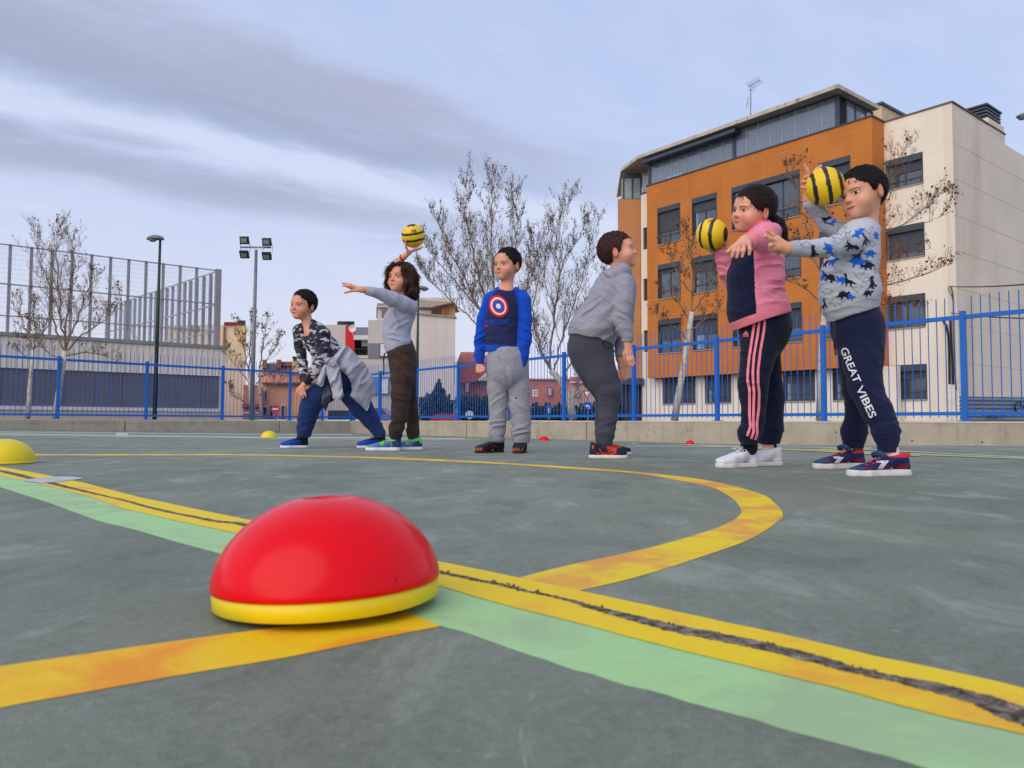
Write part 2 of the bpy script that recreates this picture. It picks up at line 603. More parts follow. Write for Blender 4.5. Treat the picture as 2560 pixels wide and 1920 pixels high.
a, b = smoothline(OUT), smoothline(INN)
vs, fs = [], []
for p, q in zip(a, b):
    for w in (0, .33, .67, 1.0):
        r_ = p * (1 - w) + q * w
        vs.append((r_[0], r_[1], gz(r_[0], r_[1]) + .0007))
for i in range(len(a) - 1):
    for k in range(3): fs.append((i * 4 + k, i * 4 + k + 1, i * 4 + 5 + k, i * 4 + 4 + k))
mkobj('yellow_arc_line', vs, fs, M_yel2)['kind'] = 'structure'
sheet('yellow_near_line', [(-420, 1728), (0, 1667), (498, 1595), (760, 1561), (1020, 1532)], [(-420, 1870), (0, 1771), (400, 1698), (742, 1640), (1101, 1566)], M_yel3, .0006, .03, jag=.0008)
sheet('white_patch', [(59, 1200), (130, 1193), (179, 1192.5), (205, 1196)], [(62, 1204), (102, 1209), (150, 1206), (207, 1198)], M_white, .0022, .03)
for i, (q, wv, m_) in enumerate([([(-100, 1083), (318, 1088.5), (900, 1094), (1160, 1097)], 1.3, M_white), ([(-100, 1079), (300, 1082), (880, 1086)], .9, M_white), ([(290, 1087), (320, 1088.5)], 5, M_white),
                                 ([(-60, 1088), (500, 1092.5), (1200, 1100)], .8, M_pale), ([(1581, 1109), (1900, 1122), (2560, 1147), (2700, 1152)], 1.8, M_pale), ([(1590, 1116), (2050, 1119), (2380, 1136), (2700, 1150)], .9, M_white),
                                 ([(2015, 1126), (2094, 1124), (2180, 1121)], 1.8, M_pale), ([(2015, 1127), (2110, 1133), (2300, 1141)], 1.3, M_pale)]):
    sheet('far_line', [(x, y - wv) for x, y in q], [(x, y + wv) for x, y in q], m_, .0012 + .0004 * i, .3)


# the broken joint: rubble filled groove along the yellow line
def crack():
    rs = random.Random(5)
    P_ = smoothline(CK, 30)
    base = []
    w = .011
    n1 = 0
    vs, fs, cols = [], [], []
    nw = 7
    for i, p in enumerate(P_):
        d = P_[min(i + 1, len(P_) - 1)] - P_[max(i - 1, 0)]
        d /= max(np.linalg.norm(d), 1e-9)
        s = np.array([d[1], -d[0]])
        px_at = i / len(P_)
        tgt = .0088 + .0040 * math.sin(i * .031) + .0034 * math.sin(i * .0113 + 1)
        if px_at > .8: tgt += .004
        w = w * .88 + .12 * max(.0034, tgt + rs.uniform(-.0045, .0055))
        n1 = n1 * .93 + .07 * rs.uniform(-.016, .016)
        for k in range(nw):
            u_ = (k / (nw - 1) - .5) * 2
            e = rs.uniform(-.0012, .0012) if k in (0, nw - 1) else 0
            q = p + s * (u_ * w + n1 + e)
            h = .0013 if k in (0, nw - 1) else .0014 + rs.uniform(0, .0009)
            vs.append((q[0], q[1], gz(q[0], q[1]) + h))
    for i in range(len(P_) - 1):
        for k in range(nw - 1): fs.append((i * nw + k, i * nw + k + 1, i * nw + nw + 1 + k, i * nw + nw + k))
    m = bpy.data.materials.new('crack_rubble')
    m.use_nodes = True
    t = NT(m.node_tree)
    b = t.n['Principled BSDF']
    oc = t.new('ShaderNodeTexCoord').outputs['Object']
    n = t.noise(oc, 70, 5, .7, .5)
    c = t.ramp(n, [(.30, (.016, .011, .008)), (.42, (.06, .044, .03)), (.52, (.18, .14, .105)), (.66, (.38, .31, .25))])
    t.put(b.inputs['Base Color'], c)
    b.inputs['Roughness'].default_value = .95
    bp = t.new('ShaderNodeBump')
    bp.inputs['Strength'].default_value = 1
    bp.inputs['Distance'].default_value = .01
    t.l.new(n, bp.inputs['Height'])
    t.l.new(bp.outputs[0], b.inputs['Normal'])
    o = mkobj('broken_joint', vs, fs, m)
    o['kind'] = 'structure'
    # small pebbles lying in it
    mb = MB()
    for _ in range(90):
        i = rs.randrange(int(len(P_) * .35), len(P_))
        p = P_[i] + np.array([rs.uniform(-.008, .008), rs.uniform(-.008, .008)])
        r_ = rs.uniform(.0012, .0032)
        c_ = np.array([p[0], p[1], gz(p[0], p[1]) + .0025])
        mb.add([c_ + r_ * np.array(q) * rs.uniform(.7, 1.2) for q in ((1, 0, 0), (-1, .2, 0), (0, 1, .1), (.1, -1, 0), (0, 0, .8), (0, 0, -.8))], [(0, 2, 4), (2, 1, 4), (1, 3, 4), (3, 0, 4), (2, 0, 5), (1, 2, 5), (3, 1, 5), (0, 3, 5)])
    o = mb.build('rubble', mat('rubble_stone', (.14, .11, .085), .9, .5, 60))
    o['kind'] = 'stuff'


crack()

# ---------------------------------------------------------------- markers (training domes)
M_red = mat('red_plastic', (.78, .0, .006), .22, .05, 9, spec=.22)
M_yplastic = mat('yellow_plastic', (.80, .60, .004), .38, .06, 4, spec=.45)


def dome_prof(R_, h, lip=.0, n=18, hole=.016, p=.92):
    out = [(R_ * .985, 0.0), (R_ + lip, .0005), (R_ + lip, .003)]
    for i in range(n + 1):
        a = (math.pi / 2) * (i / n)
        r_ = R_ * math.cos(a) ** p
        if r_ < hole: break
        out.append((r_, .003 + (h - .003) * math.sin(a)))
    out += [(hole, h - .0005), (hole * .9, h - .003), (hole * .88, h - .012), (0.0001, h - .013)]
    return out


def marker(c, R_, h, m, label, group='half ball markers on the court'):
    t_ = thing('marker_dome', c, label, 'marker', group)
    mb = MB()
    mb.lathe(dome_prof(R_, h), c, 40)
    mb.build('dome', m, t_, True)
    return t_


c = np.array([(829 - 1280) / FPX * .857, .857, gz(0, .88) + .0015])
t_ = thing('marker_dome', c, 'glossy red half ball marker stacked on a yellow one in the foreground', 'marker', 'half ball markers on the court')
mb = MB()
yp = [(.1185, 0.0), (.1203, .0012), (.1206, .010), (.1206, .0200), (.110, .0202), (.10, .021)]
mb.lathe(yp, (0, 0, 0), 96)
MT = Matrix.Rotation(R(-2.2), 4, 'Y') @ Matrix.Rotation(R(-1.0), 4, 'X')
tilt = lambda mb_: [tuple((MT @ Vector(v_)) + Vector(c) + Vector((0, 0, .0048))) for v_ in mb_.v]
mkobj('yellow_base', tilt(mb), mb.f, M_yplastic, t_, True)
mb = MB()
pr = [(.1190, .0195), (.1222, .0192), (.1226, .0215)]
for i in range(1, 28):
    a = 0
    r_ = .1224 * (1 - (i / 28) ** 1.75) ** .49
    if r_ < .0165: break
    pr.append((r_, .0215 + .0915 * (i / 28)))
zt = pr[-1][1]
pr += [(.0165, zt + .0006), (.0152, zt - .0005), (.0148, zt - .012), (.0001, zt - .0125)]
mb.lathe(pr, (0, 0, 0), 128)
rd = mkobj('red_dome', tilt(mb), mb.f, M_red, t_, True)
mb = MB()   # a scuffed nick near the rim
an = math.radians(-72 + 16)
for (aa, z0, z1, w) in ((math.radians(-44), .026, .036, .0012),):
    for s in range(1):
        pts = [np.array([math.cos(aa + q * .02) * (.1212 - .0011 * (1 - q)), math.sin(aa + q * .02) * (.1212 - .0011 * (1 - q)), z0 + (z1 - z0) * (1 - q)]) for q in (0, .5, 1)]
        mb.tube(pts, [w * .5, w, w * .4], 5)
mkobj('scuff', tilt(mb), mb.f, mat('scuff_dark', (.12, .01, .012), .7), rd)
cL = G(9, 1158)
marker((cL[0], cL[1], cL[2] + .002), .1295, .112, M_yplastic, 'yellow half ball marker cut by the left edge of the photo')
for px, py, m_, w, lb in ((672, 1093.5, M_yplastic, 38, 'yellow half ball marker near the floodlight pole'), (1360, 1101.5, M_red, 26, 'red half ball marker between the grey sweatpants and the grey hoodie'), (1725, 1110, M_red, 22, 'red half ball marker left of the white sneakers, near the wall')):
    cc = G(px, py)
    marker(cc, w / 2 * cc[1] / FPX, w / 2 * cc[1] / FPX * .86, m_, lb)

# ---------------------------------------------------------------- concrete kerb walls and blue fence
M_conc = mat('wall_concrete', L(176, 166, 148), .9, .14, 1.6, .35, 30, streak=(L(112, 104, 88), .45, 5), dirt=(L(120, 112, 96), .4, 2.2))
M_hole = mat('hole_dark', (.02, .018, .015), .95)
M_blue = mat('blue_metal_paint', L(14, 98, 188), .45, .06, 3, spec=.45)


def kerb_wall(frame, u0, u1, label, joints, board):
    t_ = thing('concrete_wall', frame.pt((u0 + u1) / 2, 0), label, 'wall')
    mb = MB()
    mb.fbox(frame, u0, u1, -.4, WTOP - .03, -.13, .13)
    if board: mb.fbox(frame, u0, u1, WTOP - .115, WTOP - .03, .13, .136)
    mb.build('wall_body', M_conc, t_)
    mb = MB()
    mb.fbox(frame, u0, u1, WTOP - .03, WTOP, -.135, .138)
    mb.build('coping', mat('coping_concrete', L(196, 186, 168), .85, .1, 3, .2), t_)
    mb = MB()
    for u_ in joints: mb.fbox(frame, u_ - .008, u_ + .008, -.35, WTOP - .03, .13, .1395)
    mb.build('joint', mat('joint_dark', L(90, 84, 72), .95), t_)
    mb = MB()
    k = u0 + .4
    rs = random.Random(int(u1 * 7))
    while k < u1:
        z = WTOP - rs.choice((.19, .33, .2))
        mb.tube([frame.pt(k, z, .1372), frame.pt(k, z, .1405)], .013, 8)
        k += rs.uniform(.9, 1.5)
    mb.build('tie_hole', M_hole, t_)


FL = Frame(CORNER, LD)      # u>0 beyond corner; the wall lies at u<0
FR = Frame(CORNER, RD)
if np.dot(FL.n[:2], -CORNER) < 0: FL.n = -FL.n
if np.dot(FR.n[:2], -CORNER) < 0: FR.n = -FR.n
lenR = np.linalg.norm(RB - CORNER)
kerb_wall(FL, -26, 0.0, 'low board marked concrete wall under the left run of blue fence', [-3.2, -8.4, -13.6], True)
kerb_wall(FR, 0.14, lenR + 8, 'low concrete wall under the right run of blue fence', [2.6, 7.8, 13.0, 18.2, 23.4], False)


def fence(frame, us, label, midrail=None):
    t_ = thing('metal_fence', frame.pt((us[0] + us[-1]) / 2, WTOP), label, 'fence')
    hp = 1.8
    for u_ in us:
        mb = MB()
        mb.fbox(frame, u_ - .04, u_ + .04, WTOP - .004, WTOP + hp, -.04, .04)
        mb.fbox(frame, u_ - .09, u_ + .09, WTOP - .003, WTOP + .012, -.09, .09)
        mb.build('post', M_blue, t_)
    for a, b in zip(us[:-1], us[1:]):
        mb = MB()
        zt = WTOP + hp - .10
        mb.fbox(frame, a + .04, b - .04, zt - .035, zt + .035, -.02, .02)
        zb = WTOP + .125
        mb.fbox(frame, a + .04, b - .04, zb - .03, zb + .03, -.02, .02)
        n = max(3, round((b - a) / .132))
        for k in range(1, n):
            u_ = a + (b - a) * k / n
            mb.tube([frame.pt(u_, WTOP + .06, .0), frame.pt(u_, zt + .34, .0)], .0085, 5)
        mb.build('fence_panel', M_blue, t_)
    return t_


pl = [float(np.dot(on_line(x, LA, LD) - CORNER, LD)) for x in (145, 366, 556, 725)]
sp_ = (pl[3] - pl[0]) / 3
pl = [pl[0] - sp_ * k for k in (4, 3, 2, 1)] + pl + [pl[3] + (0 - pl[3]) * .5] + [-.06]
fence(FL, pl, 'left run of blue picket fence on its low concrete wall')
pr_ = [float(np.dot(on_line(x, RA, RD) - CORNER, RD)) for x in (950, 1041, 1145, 1270, 1410, 1585, 1793, 2060, 2412)]
d_ = pr_[-1] - pr_[-2]
fence(FR, [.1] + pr_ + [pr_[-1] + d_, pr_[-1] + 2 * d_, pr_[-1] + 3 * d_], 'right run of blue picket fence in front of the orange building')

# ---------------------------------------------------------------- lamps
M_galv = mat('galvanised_steel', L(128, 130, 136), .55, .12, 5, metal=.35)
M_darkgreen = mat('dark_green_paint', L(34, 58, 44), .5, .1, 4)
M_black = mat('black_metal', (.02, .02, .022), .5, .1, 4)
M_glassdark = mat('lamp_glass', L(120, 140, 128), .12, .1, 8, spec=.8)
M_lampgrey = mat('lamp_head_grey', L(120, 124, 132), .5, .08, 5)
b0 = G(628, 1081)
Yp = b0[1]
pt_ = P(640.5, 626, Yp)
t_ = thing('floodlight_mast', b0, 'grey steel mast with four black floodlights at the corner of the court', 'floodlight')
mb = MB()
mb.tube([b0, b0 * .5 + pt_ * .5, pt_ + [0, 0, .02]], [.082, .068, .05], 14)
mb.build('pole', M_galv, t_, True)
mb = MB()
mb.tube([b0, b0 + [0, 0, .02]], .12, 14)
mb.tube([b0 + [0, 0, .32], b0 + [0, 0, .42]], .10, 14)
mb.build('base_plate', M_galv, t_)
k = Yp / FPX
mb = MB()
za = P(640, 619, Yp)[2]
mb.box((P(640, 619, Yp)[0], Yp - .04, za), (78 * k, .05, .055))
mb.build('cross_arm', M_galv, t_)
for (cx, cy, up) in ((611, 601, 1), (667, 605, 1), (611, 636, 0), (667, 640, 0)):
    c_ = P(cx, cy, Yp - .18)
    mb = MB()
    tl = R(12 if up else 38)
    ay = np.array([0, math.cos(tl), math.sin(tl)])
    az = np.array([0, -math.sin(tl), math.cos(tl)])
    mb.box(c_, (.30, .09, .27), (1, 0, 0), ay, az)
    mb.box(c_ - ay * .055, (.27, .03, .24), (1, 0, 0), ay, az)
    fl = mb.build('floodlight', M_black, t_)
    mb = MB()
    mb.box(c_ - ay * .072, (.20, .006, .15), (1, 0, 0), ay, az)
    mb.build('lamp_glass', M_glassdark, fl)
    mb = MB()
    sg = 1 if not up else -1
    for sx in (-.16, .16): mb.tube([c_ + [sx, 0, 0], [c_[0] + sx, Yp - .05, za + (-.02 if up else .02) * 0]], .009, 5)
    mb.build('bracket', M_galv, fl)


def street_lamp(bpx, bpy_, tpx, tpy, Y, label, flip=-1, sc=1.0):
    b_ = P(bpx, bpy_, Y)
    b_[2] = -.29
    tp = P(tpx, tpy, Y)
    t_ = thing('street_lamp', b_, label, 'street lamp')
    mb = MB()
    mb.tube([b_, b_ * .4 + tp * .6, tp], [.055 * sc, .045 * sc, .03 * sc], 12)
    mb.build('pole', M_darkgreen, t_, True)
    mb = MB()
    n = 10
    prof = [(-.09, -.002, .04), (-.06, .05, .09), (.04, .085, .12), (.16, .095, .14), (.27, .06, .10), (.34, .01, .03)]
    secs = []
    for (x, h, w) in prof:
        secs.append([tp + np.array([flip * x * 1.0 * sc, w * math.cos(2 * math.pi * q / n) * sc, .05 * sc + (h if math.sin(2 * math.pi * q / n) > 0 else .045) * math.sin(2 * math.pi * q / n) * sc]) for q in range(n)])
    vs = [p for s_ in secs for p in s_]
    fs = [(i * n + q, i * n + (q + 1) % n, (i + 1) * n + (q + 1) % n, (i + 1) * n + q) for i in range(len(secs) - 1) for q in range(n)] + [tuple(range(n)), tuple(reversed(range((len(secs) - 1) * n, len(secs) * n)))]
    mkobj('lamp_head', vs, fs, M_lampgrey, t_, True)
    mb = MB()
    mb.lathe([(.09 * sc, .02 * sc), (.085 * sc, -.012 * sc), (.06 * sc, -.032 * sc), (.0005, -.04 * sc)], tp + np.array([flip * .2 * sc, 0, 0]), 14)
    mb.build('lamp_glass', M_glassdark, t_, True)
    return t_


street_lamp(386, 1048, 400.5, 601, 26.5, 'dark green street lamp with a flat grey head behind the left fence', flip=-1, sc=1.35)
street_lamp(1041, 1048, 1046, 725, 33, 'dark green street lamp behind the child holding the ball up high', flip=1, sc=1.3)
street_lamp(2580, 1048, 2575, 296, 19, 'grey street lamp head just showing at the right edge of the photo', flip=-1, sc=1.0)
# ================================================================ buildings
M_orange = mat('orange_render', L(197, 120, 54), .9, .10, .5, .2, 18, streak=(L(168, 88, 28), .35, 1.2))
M_tan = mat('tan_render', L(198, 140, 92), .9, .07, .6, .15, 18)
M_cream = mat('cream_render', L(240, 229, 210), .9, .05, .5, .15, 20, streak=(L(196, 180, 152), .4, 1.0))
M_cream2 = mat('side_wall_render', L(232, 219, 198), .9, .06, .4, .15, 20, streak=(L(190, 168, 128), .55, .8))
M_pale = mat('pale_joint', L(216, 146, 84), .9)
M_joint = mat('grey_joint', L(192, 176, 152), .9)
M_frame = mat('grey_window_frame', L(66, 72, 82), .5, .06, 3)
M_shut = mat('roller_shutter', L(74, 78, 88), .6, .08, 2)
M_inside = mat('dark_room', (.035, .04, .048), .9)
M_curtain = mat('curtain', L(205, 212, 214), .9, .1, 6)
M_sill = mat('stone_sill', L(170, 160, 145), .8)
M_slab = mat('roof_slab_concrete', L(196, 186, 168), .9, .15, 2, .2, 10, streak=(L(84, 68, 54), .85, 3.5))
M_soffit = mat('soffit', L(170, 158, 148), .9)
M_anth = mat('anthracite_aluminium', L(62, 72, 86), .45, .06, 3)


def glass_mat(name, tint, tr):
    m = bpy.data.materials.new(name)
    m.use_nodes = True
    t = NT(m.node_tree)
    b = t.n['Principled BSDF']
    b.inputs['Base Color'].default_value = tint + (1,)
    b.inputs['Roughness'].default_value = .06
    b.inputs['Specular IOR Level'].default_value = .9
    b.inputs['IOR'].default_value = 2.0
    tb = t.new('ShaderNodeBsdfTransparent')
    tb.inputs[0].default_value = (.75, .82, .88, 1)
    mx = t.new('ShaderNodeMixShader')
    mx.inputs[0].default_value = tr
    t.l.new(b.outputs[0], mx.inputs[1])
    t.l.new(tb.outputs[0], mx.inputs[2])
    t.l.new(mx.outputs[0], t.n['Material Output'].inputs[0])
    return m


M_glass = glass_mat('window_glass', (.10, .12, .15), .5)
M_glassA = glass_mat('attic_glass', (.30, .34, .40), .48)


def holes_wall(mb, fr, u0, u1, z0, z1, holes, n0, n1):
    us = sorted({u0, u1, *[min(max(h[k], u0), u1) for h in holes for k in (0, 1)]})
    zs = sorted({z0, z1, *[min(max(h[k], z0), z1) for h in holes for k in (2, 3)]})
    for a, b in zip(us[:-1], us[1:]):
        for c, d in zip(zs[:-1], zs[1:]):
            if b - a < 1e-4 or d - c < 1e-4: continue
            cu_, cz = (a + b) / 2, (c + d) / 2
            if any(h[0] < cu_ < h[1] and h[2] < cz < h[3] for h in holes): continue
            mb.fbox(fr, a, b, c, d, n0, n1)


def window(fr, hole, n, parent, drop_=.35, cur=0, rail=True, seed=0, bars=False):
    """frame + panes + roller shutter with its box, set back from face n"""
    u0, u1, z0, z1 = hole
    rs = random.Random(seed)
    w, h = u1 - u0, z1 - z0
    mb = MB()
    d = n - .12
    e = .055
    mb.fbox(fr, u0, u0 + e, z0, z1, d - .06, d + .02)
    mb.fbox(fr, u1 - e, u1, z0, z1, d - .06, d + .02)
    mb.fbox(fr, u0 + e, u1 - e, z0, z0 + e, d - .06, d + .02)
    mb.fbox(fr, u0 + .002, u1 - .002, z1 - .24, z1 - .002, d - .06, n + .035)    # shutter box
    npn = 2 if w < 1.9 else max(3, round(w / .9))
    for k in range(1, npn): mb.fbox(fr, u0 + w * k / npn - .03, u0 + w * k / npn + .03, z0 + e, z1 - .24, d - .055, d + .005)
    mb.fbox(fr, u0 + e, u1 - e, z0 + h * .22, z0 + h * .22 + .04, d - .055, d + .01)
    # lintel reveal liners of grey metal
    mb.fbox(fr, u0 - .05, u0, z0 - .04, z1 + .05, d - .06, n + .012)
    mb.fbox(fr, u1, u1 + .05, z0 - .04, z1 + .05, d - .06, n + .012)
    mb.fbox(fr, u0, u1, z1, z1 + .05, d - .06, n + .012)
    wn = mb.build('window', M_frame, parent)
    mb = MB()
    mb.fbox(fr, u0 + e, u1 - e, z0 + e, z1 - .24, d - .04, d - .03)
    mb.build('pane', M_glass, wn)
    mb = MB()
    zs = z1 - .24
    ze = zs - drop_ * (h - .3)
    k = zs
    while k > ze + .02:
        mb.fbox(fr, u0 + e, u1 - e, k - .046, k - .004, d + .006, d + .019)
        k -= .05
    mb.fbox(fr, u0 + e, u1 - e, k - .02, k, d + .003, d + .022)
    mb.build('roller_shutter', M_shut, wn)
    mb = MB()
    mb.fbox(fr, u0 - .04, u1 + .04, z0 - .05, z0 - .004, d - .05, n + .05)
    mb.build('sill', M_sill, wn)
    mb = MB()
    mb.fbox(fr, u0 - .1, u1 + .1, z0 - .1, z1 + .1, d - .9, d - .86)
    mb.build('room_back', M_inside, wn)
    if cur:
        mb = MB()
        a = u0 + w * (.12 if cur == 1 else .5)
        b = u0 + w * (.60 if cur == 1 else .92)
        m_ = 16
        p = [fr.pt(a + (b - a) * i / m_, z0 + e, d - .12 - .02 * math.sin(i * 2.1)) for i in range(m_ + 1)]
        q = [x + np.array([0, 0, h - .35]) for x in p]
        mb.add(p + q, [(i, i + 1, i + m_ + 2, i + m_ + 1) for i in range(m_)])
        mb.build('curtain', M_curtain, wn)
    if bars:
        mb = MB()
        for q in range(3): mb.fbox(fr, u0 + .02, u1 - .02, z0 + .12 + q * .17, z0 + .135 + q * .17, n - .03, n - .015)
        for q in range(5): mb.fbox(fr, u0 + .02 + (w - .04) * q / 4 - .007, u0 + .02 + (w - .04) * q / 4 + .007, z0, z0 + .5, n - .031, n - .016)
        mb.build('railing', M_frame, wn)
    return wn


Y0 = 43.5
p0 = P(1619, 900, Y0)
UA = np.array([.623, -.782])
UB = np.array([.782, .623])
FO = Frame(p0, UA)
zTop = FO.px(1619, 466)[1]
uR = FO.px(2179, 292)[0]
zBot = FO.px(1960, 927)[1]
ob = thing('apartment_building', FO.pt(uR / 2, -.29), 'orange apartment block with a glazed attic and grey shuttered windows', 'building')
win = []
# columns (px at the left, right edge), rows (px y at x=1645, top/bottom)
cols_ = [(1646, 1700), (1733, 1792), (1833, 2001), (2052, 2129)]
rows_ = [(523, 612), (665, 748), (803, 884)]
for ci, (xa, xb) in enumerate(cols_):
    ua, ub = FO.px(xa, 700)[0], FO.px(xb, 700)[0]
    for ri, (ya, yb) in enumerate(rows_):
        za, zb = FO.px(1646, ya)[1], FO.px(1646, yb)[1]
        if ci == 2 and ri == 0: zb -= .15
        win.append((ua, ub, zb, za, ci, ri))
mb = MB()
holes_wall(mb, FO, 0, uR, zBot, zTop, [w[:4] for w in win], -.3, 0)
# return wall on the right, left return and underside
mb.fbox(FO, uR - .3, uR, zBot, zTop, -1.6, -.3)
mb.fbox(FO, 0, .3, zBot, zTop, -1.6, -.3)
mb.fbox(FO, .3, uR - .3, zBot, zBot + .25, -1.6, -.3)
mb.build('orange_wall', M_orange, ob)
mb = MB()
for w in win: pass
drops = {(0, 0): .62, (0, 1): .12, (0, 2): .55, (1, 0): .28, (1, 1): .3, (1, 2): .5, (2, 0): .0, (2, 1): .3, (2, 2): .6, (3, 0): .3, (3, 1): .4, (3, 2): .2}
for i, w in enumerate(win):
    window(FO, w[:4], 0, ob, drops[(w[4], w[5])], cur={(1, 0): 1, (2, 0): 1, (0, 1): 1, (0, 0): 2, (1, 1): 1, (3, 1): 1, (2, 1): 1, (3, 0): 2}.get((w[4], w[5]), 0), seed=i, bars=(w[4] >= 2))
# joints in the render
mb = MB()
jz = [FO.px(1619, y)[1] for y in (484, 541, 618, 752, 794, 893)]
segs = lambda z: [h for h in win if h[2] - .1 < z < h[3] + .1]
for z in jz:
    cuts = sorted([(h[0] - .06, h[1] + .06) for h in segs(z)])
    a = 0.02
    for c0, c1 in cuts + [(uR, uR)]:
        if c0 > a: mb.fbox(FO, a, c0, z - .008, z + .008, 0, .004)
        a = c1
for x0, y0, y1 in ((1684, 452, 466), (1780, 419, 438), (1884, 385, 405), (1964, 362, 381), (1716, 459, 515), (1812, 432, 487), (1910, 400, 461), (2022, 366, 440), (1712, 617, 660), (1712, 750, 790)):
    u_, za = FO.px(x0, y0)
    zb = FO.px(x0, y1)[1]
    mb.fbox(FO, u_ - .008, u_ + .008, zb, za, 0, .0045)
mb.build('render_joint', M_pale, ob)
mb = MB()
mb.fbox(FO, -.05, uR + .06, zTop, zTop + .06, -1.7, .05)
mb.build('parapet_cap', M_anth, ob)
# ground floor, set back under the orange box
gw = []
for xa, xb in ((1658, 1737), (1764, 1826), (1960, 2035), (2084, 2150)):
    ua, za = FO.px(xa, 946, -.6)
    ub = FO.px(xb, 946, -.6)[0]
    gw.append((ua, ub, FO.px(1658, 1010, -.6)[1], FO.px(1658, 944, -.6)[1]))
mb = MB()
holes_wall(mb, FO, -.6, uR + .6, -.3, zBot - .003, gw, -.9, -.6)
mb.build('ground_floor_wall', M_cream, ob)
for i, h in enumerate(gw): window(FO, h, -.6, ob, (.85, .45, .3, .4)[i], cur=(0, 1, 1, 1)[i], seed=30 + i)
# cream return strip and tan wing at the left
uS = FO.px(1603, 700, -1.3)[0]
mb = MB()
sh = []
for ya, yb in ((569, 624), (697, 752), (826, 880)):
    sh.append((FO.px(1607.5, 600, -1.3)[0], FO.px(1617.5, 600, -1.3)[0] + .25, FO.px(1612, yb, -1.3)[1], FO.px(1612, ya, -1.3)[1]))
holes_wall(mb, FO, uS, .3, -.3, FO.px(1603, 487, -1.3)[1], sh, -1.6, -1.3)
mb.build('cream_strip', M_cream, ob)
for h in sh:
    mb = MB()
    mb.fbox(FO, h[0], h[1], h[2], h[3], -1.48, -1.42)
    w_ = mb.build('narrow_window', mat('narrow_window_dark', (.03, .033, .04), .25), ob)
# tan wing: a face turned straight at the court
pw = FO.pt(uS, 0, -1.3)
FW = Frame(pw + np.array([-1.35, .0, 0]), (1, .03))
zW = FW.px(1590, 498)[1]
aW = FW.px(1545, 700)[0]
mb = MB()
base = [FW.pt(1.33, 0), FW.pt(aW, 0), FW.pt(aW + 1.6, 0, -9), FW.pt(6, 0, -9)]
mb.prism([p_ + [0, 0, FW.px(1570, 947)[1]] for p_ in base], (0, 0, zW - FW.px(1570, 947)[1]))
mb.build('tan_wing', M_tan, ob)
mb = MB()
mb.prism([p_ * 1.0 + np.array([.05, .5, -.3]) for p_ in base], (0, 0, FW.px(1570, 947)[1] + .28))
mb.build('garage_recess', mat('recess_dark', L(60, 56, 52), .9), ob)
mb = MB()
mb.fbox(FW, aW + .1, 1.4, FW.px(1570, 962)[1], FW.px(1570, 946)[1], 0, .35)
mb.build('canopy', M_anth, ob)
# attic: glazing behind a frame, slab roof over everything
nA = -.35
zA0 = zTop + .06
uA0, zA1 = FO.px(1624, 414, nA)
zA1 = FO.px(2094, 236, nA)[1]
uA1 = FO.px(2096, 300, nA)[0]
att = thing('x', (0, 0, 0), 'x', 'x')
bpy.data.objects.remove(att)
mb = MB()
edges = [1624, 1655, 1678, 1697, 1714, 1749, 1776, 1805, 1836, 1867, 1896, 1926, 1957, 1990, 2022, 2057, 2095]
for i, x in enumerate(edges):
    u_ = FO.px(x, 400, nA)[0]
    big = i in (0, 8, 16)
    if big: mb.fbox(FO, u_ - .09, u_ + .09, zA0, zA1, nA - .06, nA + .04)
mb.fbox(FO, uA0, uA1, zA0 - .02, zA0 + .09, nA - .05, nA + .03)
mb.fbox(FO, uA0, uA1, zA1 - .07, zA1, nA - .05, nA + .04)
um = FO.px(1836, 327, .25)[0]
mb.fbox(FO, uA0 - .1, um, zA1 - .34, zA1 - .18, -.1, .25)      # awning box
mb.fbox(FO, uA0 - .1, um, zA1 - .30, zA1 - .14, nA - .02, .2)
# right side frame
FB = Frame(FO.pt(uA1, 0, nA), UB)
uBe = FB.px(2182, 320)[0]
for u_ in (.0, .75, 1.6, 2.6, uBe): mb.fbox(FB, u_ - .05, u_ + .05, zA0, zA1, -.05, .02)
mb.fbox(FB, 0, uBe, zA1 - .07, zA1, -.05, .03)
mb.fbox(FB, 0, uBe, zA0, zA0 + .1, -.05, .03)
ag = mb.build('attic_frame', M_anth, ob)
M_bar = mat('pale_aluminium', L(168, 176, 186), .4)
for i, x in enumerate(edges):
    u_ = FO.px(x, 400, nA)[0]
    if i in (0, 8, 16): continue
    mb = MB()
    mb.fbox(FO, u_ - .016, u_ + .016, zA0 + .09, zA1 - .07, nA - .021, nA + .004)
    mb.build('glazing_bar', M_bar, ag)
mb = MB()
mb.fbox(FO, uA0, uA1, zA0 + .09, zA1 - .07, nA - .03, nA - .022)
mb.fbox(FB, .8, uBe, zA0 + .1, zA1 - .07, -.02, -.012)
mb.build('pane', M_glassA, ag)
mb = MB()
mb.fbox(FB, .06, .7, zA0 + .1, zA1 - .14, -.06, -.03)
mb.build('open_panel', mat('dark_opening', (.02, .02, .022), .9), ag)
